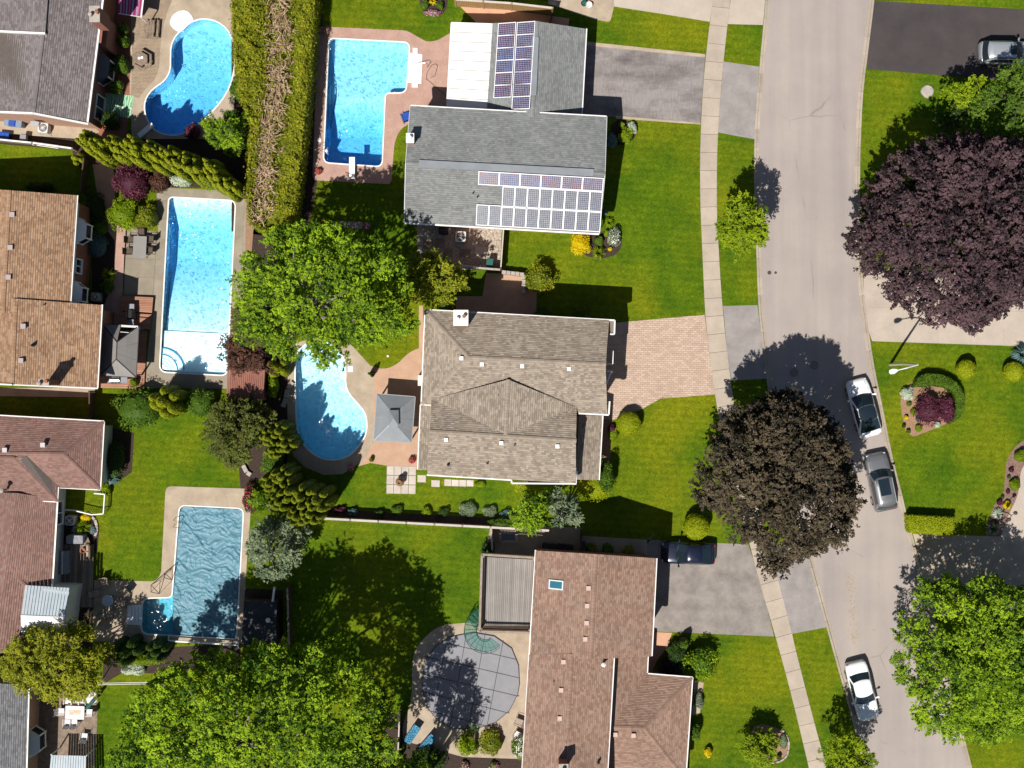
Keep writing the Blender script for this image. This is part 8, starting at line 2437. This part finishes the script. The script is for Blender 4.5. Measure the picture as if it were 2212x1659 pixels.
bin_("slate grey bin on the path, right of the bright blue one", 40, 265, M['blue_grey'], .44, .62)
bin_("blue crate like bin in the shaded strip at the left edge", 6, 293, M['blue'], .9, .5, .6)
bin_("grey bin in the shaded strip beside the white planks", 49, 297, M['cover_grey'], .44, .44, .8)
bin_("dark green bin in the lower corner of the gravel patio", 1058, 567, M['green_plastic'], .5, .6)
bin_("dark grey storage bin under the brown roof edge", 1186, 1185, M['steel_dark'], 1.1, .7, 1.0)
bin_("navy covered bin under the brown roof edge beside the dark grey one", 1220, 1188, M['paint_navy'], 1.3, .8, 1.0)
bin_("little teal bin outside the side gate fence", 1259, 1176, M['green_plastic'], .36, .36, .6)
for i, (y0, y1) in enumerate(((307, 315), (311.5, 319.5))):
    mb = MB(); mb.bar(V3((68 + i * 2, y0, .25)), V3((126, y1, .25)), .12, .05); reg(mb.build('plank', M['white']), ("white plank leaning along the lattice fence, upper one", "white plank leaning along the lattice fence, lower one")[i], 'plank')
dc = thing('door_canopy', "small grey door canopy with white sides on the pink brick wall", 'door canopy', P(75, 267))
A, B, C, D = V3((66,261.5,2.5)), V3((84,263,2.5)), V3((83,273,2.3)), V3((65,271.5,2.3)); mb = MB(); mb.quad(D, C, B, A); mb.quad(*[p - Vector((0,0,.05)) for p in (A, B, C, D)]); mb.quad(D - Vector((0,0,.05)), C - Vector((0,0,.05)), C, D); mb.build('canopy_sheet', M['grey_metal'], dc)
mb = MB(); 
for a, b in ((A, D), (B, C)): mb.quad(a, b, Vector((a.x, a.y, 2.0))); mb.quad(Vector((a.x + .02, a.y, 2.0)), b + Vector((.02,0,0)), a + Vector((.02,0,0)))
mb.build('side_panel', M['white'], dc)

# paved square with the chiminea
sq = thing('paved_square', None, None, (0, 0, 0), kind='structure')
for i in range(4):
    for j in range(3):
        x0, y0 = 835.5 + i * 15.9 - j * .4, 1006.5 + j * 20 + i * .3; mb = MB()
        mb.prism([P(a, b)[:2] for a, b in [(x0+.5,y0+.5),(x0+15.4,y0+.7),(x0+15.1,y0+19.6),(x0+.1,y0+19.4)]], -.03, .035 + rr.uniform(-.004, .004)); mb.build('slab', M['slab'], sq)
st_ = thing('stepping_stones', None, None, (0, 0, 0), kind='structure')
for x0, x1, y0, y1 in [(902,920,1026,1042),(932,950,1037,1052),(960,975,1035,1050),(976,991,1036,1050.5),(992,1007,1036.5,1051),(1008,1023,1037,1051)]:
    mb = MB(); mb.prism([P(a, b)[:2] for a, b in [(x0,y0),(x1,y0+.6),(x1-.3,y1),(x0-.3,y1-.6)]], -.03, .035); mb.build('slab', M['slab'], st_)
c = P(865, 1040); ch = thing('chiminea', "brown clay chiminea in the middle of the paved square", 'chiminea', (c[0], c[1], .035))
mb = MB(); mb.lathe((c[0], c[1], .30), [(.14,0),(.30,.10),(.35,.28),(.30,.46),(.16,.60),(.12,.75),(.17,.92),(.19,.95),(.13,.95),(.09,.8)], 20); mb.build('body', pmat("glazed_clay", (.30,.17,.08), (.16,.09,.05), .45, 5), ch)
for k in range(3):
    a_ = R(90 + 120 * k); mb = MB(); mb.tube([(c[0] + .30*math.cos(a_), c[1] + .30*math.sin(a_), .035), (c[0] + .16*math.cos(a_), c[1] + .16*math.sin(a_), .38)], .025, 6); mb.build('leg', M['steel_dark'], ch)

# blanket reel, frame, pen, pond, odds and ends
rl = thing('blanket_reel', "white solar blanket reel across the lower end of the covered pool", 'blanket reel', P(436, 1390))
a, b = V3((362,1384,.55)), V3((513,1393.5,.55)); mb = MB(); mb.tube([a, b], .07, 10); mb.build('roller', M['white'], rl)
for p in (a, b):
    mb = MB(); mb.bar((p.x, p.y + .35, .02), p, .05); mb.bar((p.x, p.y - .35, .02), p, .05); mb.bar((p.x, p.y - .38, .04), (p.x, p.y + .38, .04), .05); mb.build('stand', M['white'], rl)
fr_ = thing('tubular_rack', "brown tubular triangular frame standing at the covered pool edge", 'metal frame', P(348, 1258))
u = [V3((326,1264,.03)), V3((326,1279,.03)), V3((344,1283,.03)), V3((346,1252,.75))]; v_ = [V3((355,1238,.03)), V3((355,1248,.03)), V3((372,1253,.03)), V3((372,1228,.75))]
for tri in (u, v_):
    mb = MB()
    for i_, j_ in ((0,1),(1,2),(0,2),(0,3),(2,3)): mb.tube([tri[i_], tri[j_]], .025, 6)
    mb.build('end_frame', M['bronze'], fr_)
for i_ in (0, 1, 2, 3):
    mb = MB(); mb.tube([u[i_], v_[i_]], .02, 6); mb.build('crossbar', M['bronze'], fr_)
mb = MB(); mb.bar(V3((237,1394,.05)), V3((250,1383,.05)), .26, .06); reg(mb.build('plank', M['wood_grey']), "short pale board lying in shade below the patio set", 'plank')
pn = thing('pet_pen', "white railed turf pen between the rose roofed wings", 'fence', P(180, 1090))
pp_ = [(139,1102),(161,1103),(198,1112),(223,1110),(226,1068),(203,1066)]
for a, b in zip(pp_, pp_[1:]):
    A, B = V3((*a, 1.0)), V3((*b, 1.0)); mb = MB(); mb.bar(A, B, .08, .05); n = max(1, int((B - A).length / .14))
    mb.build('rail', M['white'], pn); mb = MB()
    for k in range(n + 1):
        p = A.lerp(B, k / n); mb.box(p.x-.015, p.x+.015, p.y-.015, p.y+.015, .1, .98)
    mb.build('picket_run', M['white'], pn, kind='stuff')
pd = thing('garden_pond', "small black rectangular garden pond with stone edging", 'pond', P(1098, 1158))
a, b = P(1083, 1167), P(1113, 1151); mb = MB(); mb.box(a[0], b[0], a[1], b[1], .0, .08); mb.build('water', M['glass'], pd)
for p, q in (((a[0]-.1, a[1]-.1), (b[0]+.1, a[1]-.1)), ((a[0]-.1, b[1]+.1), (b[0]+.1, b[1]+.1)), ((a[0]-.1, a[1]-.1), (a[0]-.1, b[1]+.1)), ((b[0]+.1, a[1]-.1), (b[0]+.1, b[1]+.1))):
    n = 5
    for k in range(n):
        s = Vector((*p, .07)).lerp(Vector((*q, .07)), (k + .08) / n); t = Vector((*p, .07)).lerp(Vector((*q, .07)), (k + .92) / n); mb = MB(); mb.bar(s, t, .2, .14); mb.build('stone', M['stone'], pd)
cl_ = thing('clothes_line', "double white clothes line over the small lawn at the bottom left", 'clothes line', P(283, 1476))
a, b = V3((205,1478,2.2)), V3((358,1475.5,2.2))
for dy in (-.05, .07):
    mb = MB(); mb.tube([a + Vector((0,dy,0)), a.lerp(b, .5) + Vector((0,dy,-.05)), b + Vector((0,dy,0))], .022, 5); mb.build('line', M['white'], cl_)
for p in (a, b):
    mb = MB(); mb.tube([(p.x, p.y, 0), p], .04, 8); mb.build('post', M['white'], cl_)
um = thing('folded_umbrella', "folded dark green patio umbrella at the lawn end of the dining table", 'umbrella', P(192, 1520))
a, b = V3((186,1532,1.0)), V3((203,1512,1.7)); mb = MB(); mb.tube([a, a.lerp(b, .3), a.lerp(b, .85), b], [.06, .16, .12, .02], 10); mb.build('canopy', M['green_plastic'], um)
mb = MB(); mb.tube([(a.x - .12, a.y + .1, .02), a, b], .025, 6); mb.build('pole', M['white'], um)
c = P(203, 1503); mb = MB(); mb.lathe((c[0], c[1], .014), [(.30,0),(.10,.05),(.08,.62),(.48,.64),(.50,.70),(.46,.72)], 20); reg(mb.build('round_table', M['cushion_white']), "round white table at the top of the corner patio", 'table')
c = P(738, 484); 
bx = thing('deck_box', "grey weathered bench pad at the edge of the shaded lawn", 'bench', (c[0], c[1], 0))
for k in range(5):
    y0 = 478 + k * 2.9; mb = MB(); mb.bar(V3((706, y0, .45)), V3((783, y0 + 3, .45)), .095, .04); mb.build('board', M['wood_grey'], bx)
for x in (712, 776):
    mb = MB(); q = P(x, 485, .4); mb.box(q[0]-.05, q[0]+.05, q[1]-.22, q[1]+.22, 0, .42); mb.build('leg', M['wood_dark'], bx)
for x, y, m_, lab in ((1261,10,'green_plastic',"round teal pot on the top walkway, nearer the fence"),(1272,13,'white',"round pale pot on the top walkway, nearer the lawn")):
    c = P(x, y); mb = MB(); mb.lathe((c[0], c[1], .014), [(.16,0),(.24,.30),(.26,.42),(.22,.43),(.20,.3)], 16); reg(mb.build('planter_pot', M[m_]), lab, 'pot')
for i, (x0, y0, x1, y1) in enumerate(((996,573,1034,577),(1000,577,1030,580))):
    mb = MB(); mb.bar(V3((x0, y0, .6)), V3((x1, y1, .6)), .09, .12); reg(mb.build('white_panel', M['white']), ("white panel propped at the gravel patio fence, upper", "white panel propped at the gravel patio fence, lower")[i], 'panel')
for x, y, w_, h_, lab in ((1040,541,26,16,"pale square slab on the gravel patio"),(1004,546,24,18,"brown slab on the shaded gravel, right one"),(968,545,20,18,"brown slab on the shaded gravel, middle one"),(925,527,22,20,"dark slab at the left of the gravel patio"),(950,525,22,20,"dark slab next to the left one of the gravel patio")):
    mb = MB(); mb.prism([P(a, b)[:2] for a, b in [(x-w_/2,y-h_/2),(x+w_/2,y-h_/2+1),(x+w_/2,y+h_/2+1),(x-w_/2,y+h_/2)]], 0, .04); reg(mb.build('patio_slab', M['slab'] if x > 1020 else M['wood']), lab, 'slab')
c = P(835, 770); mb = MB(); mb.lathe((P(838, 769)[0], P(838, 769)[1], 0), [(.09,0),(.10,.06),(.06,.10)], 10); reg(mb.build('sprinkler_cap', M['white']), "small white cap on the lawn under the shade tree", 'sprinkler cap')
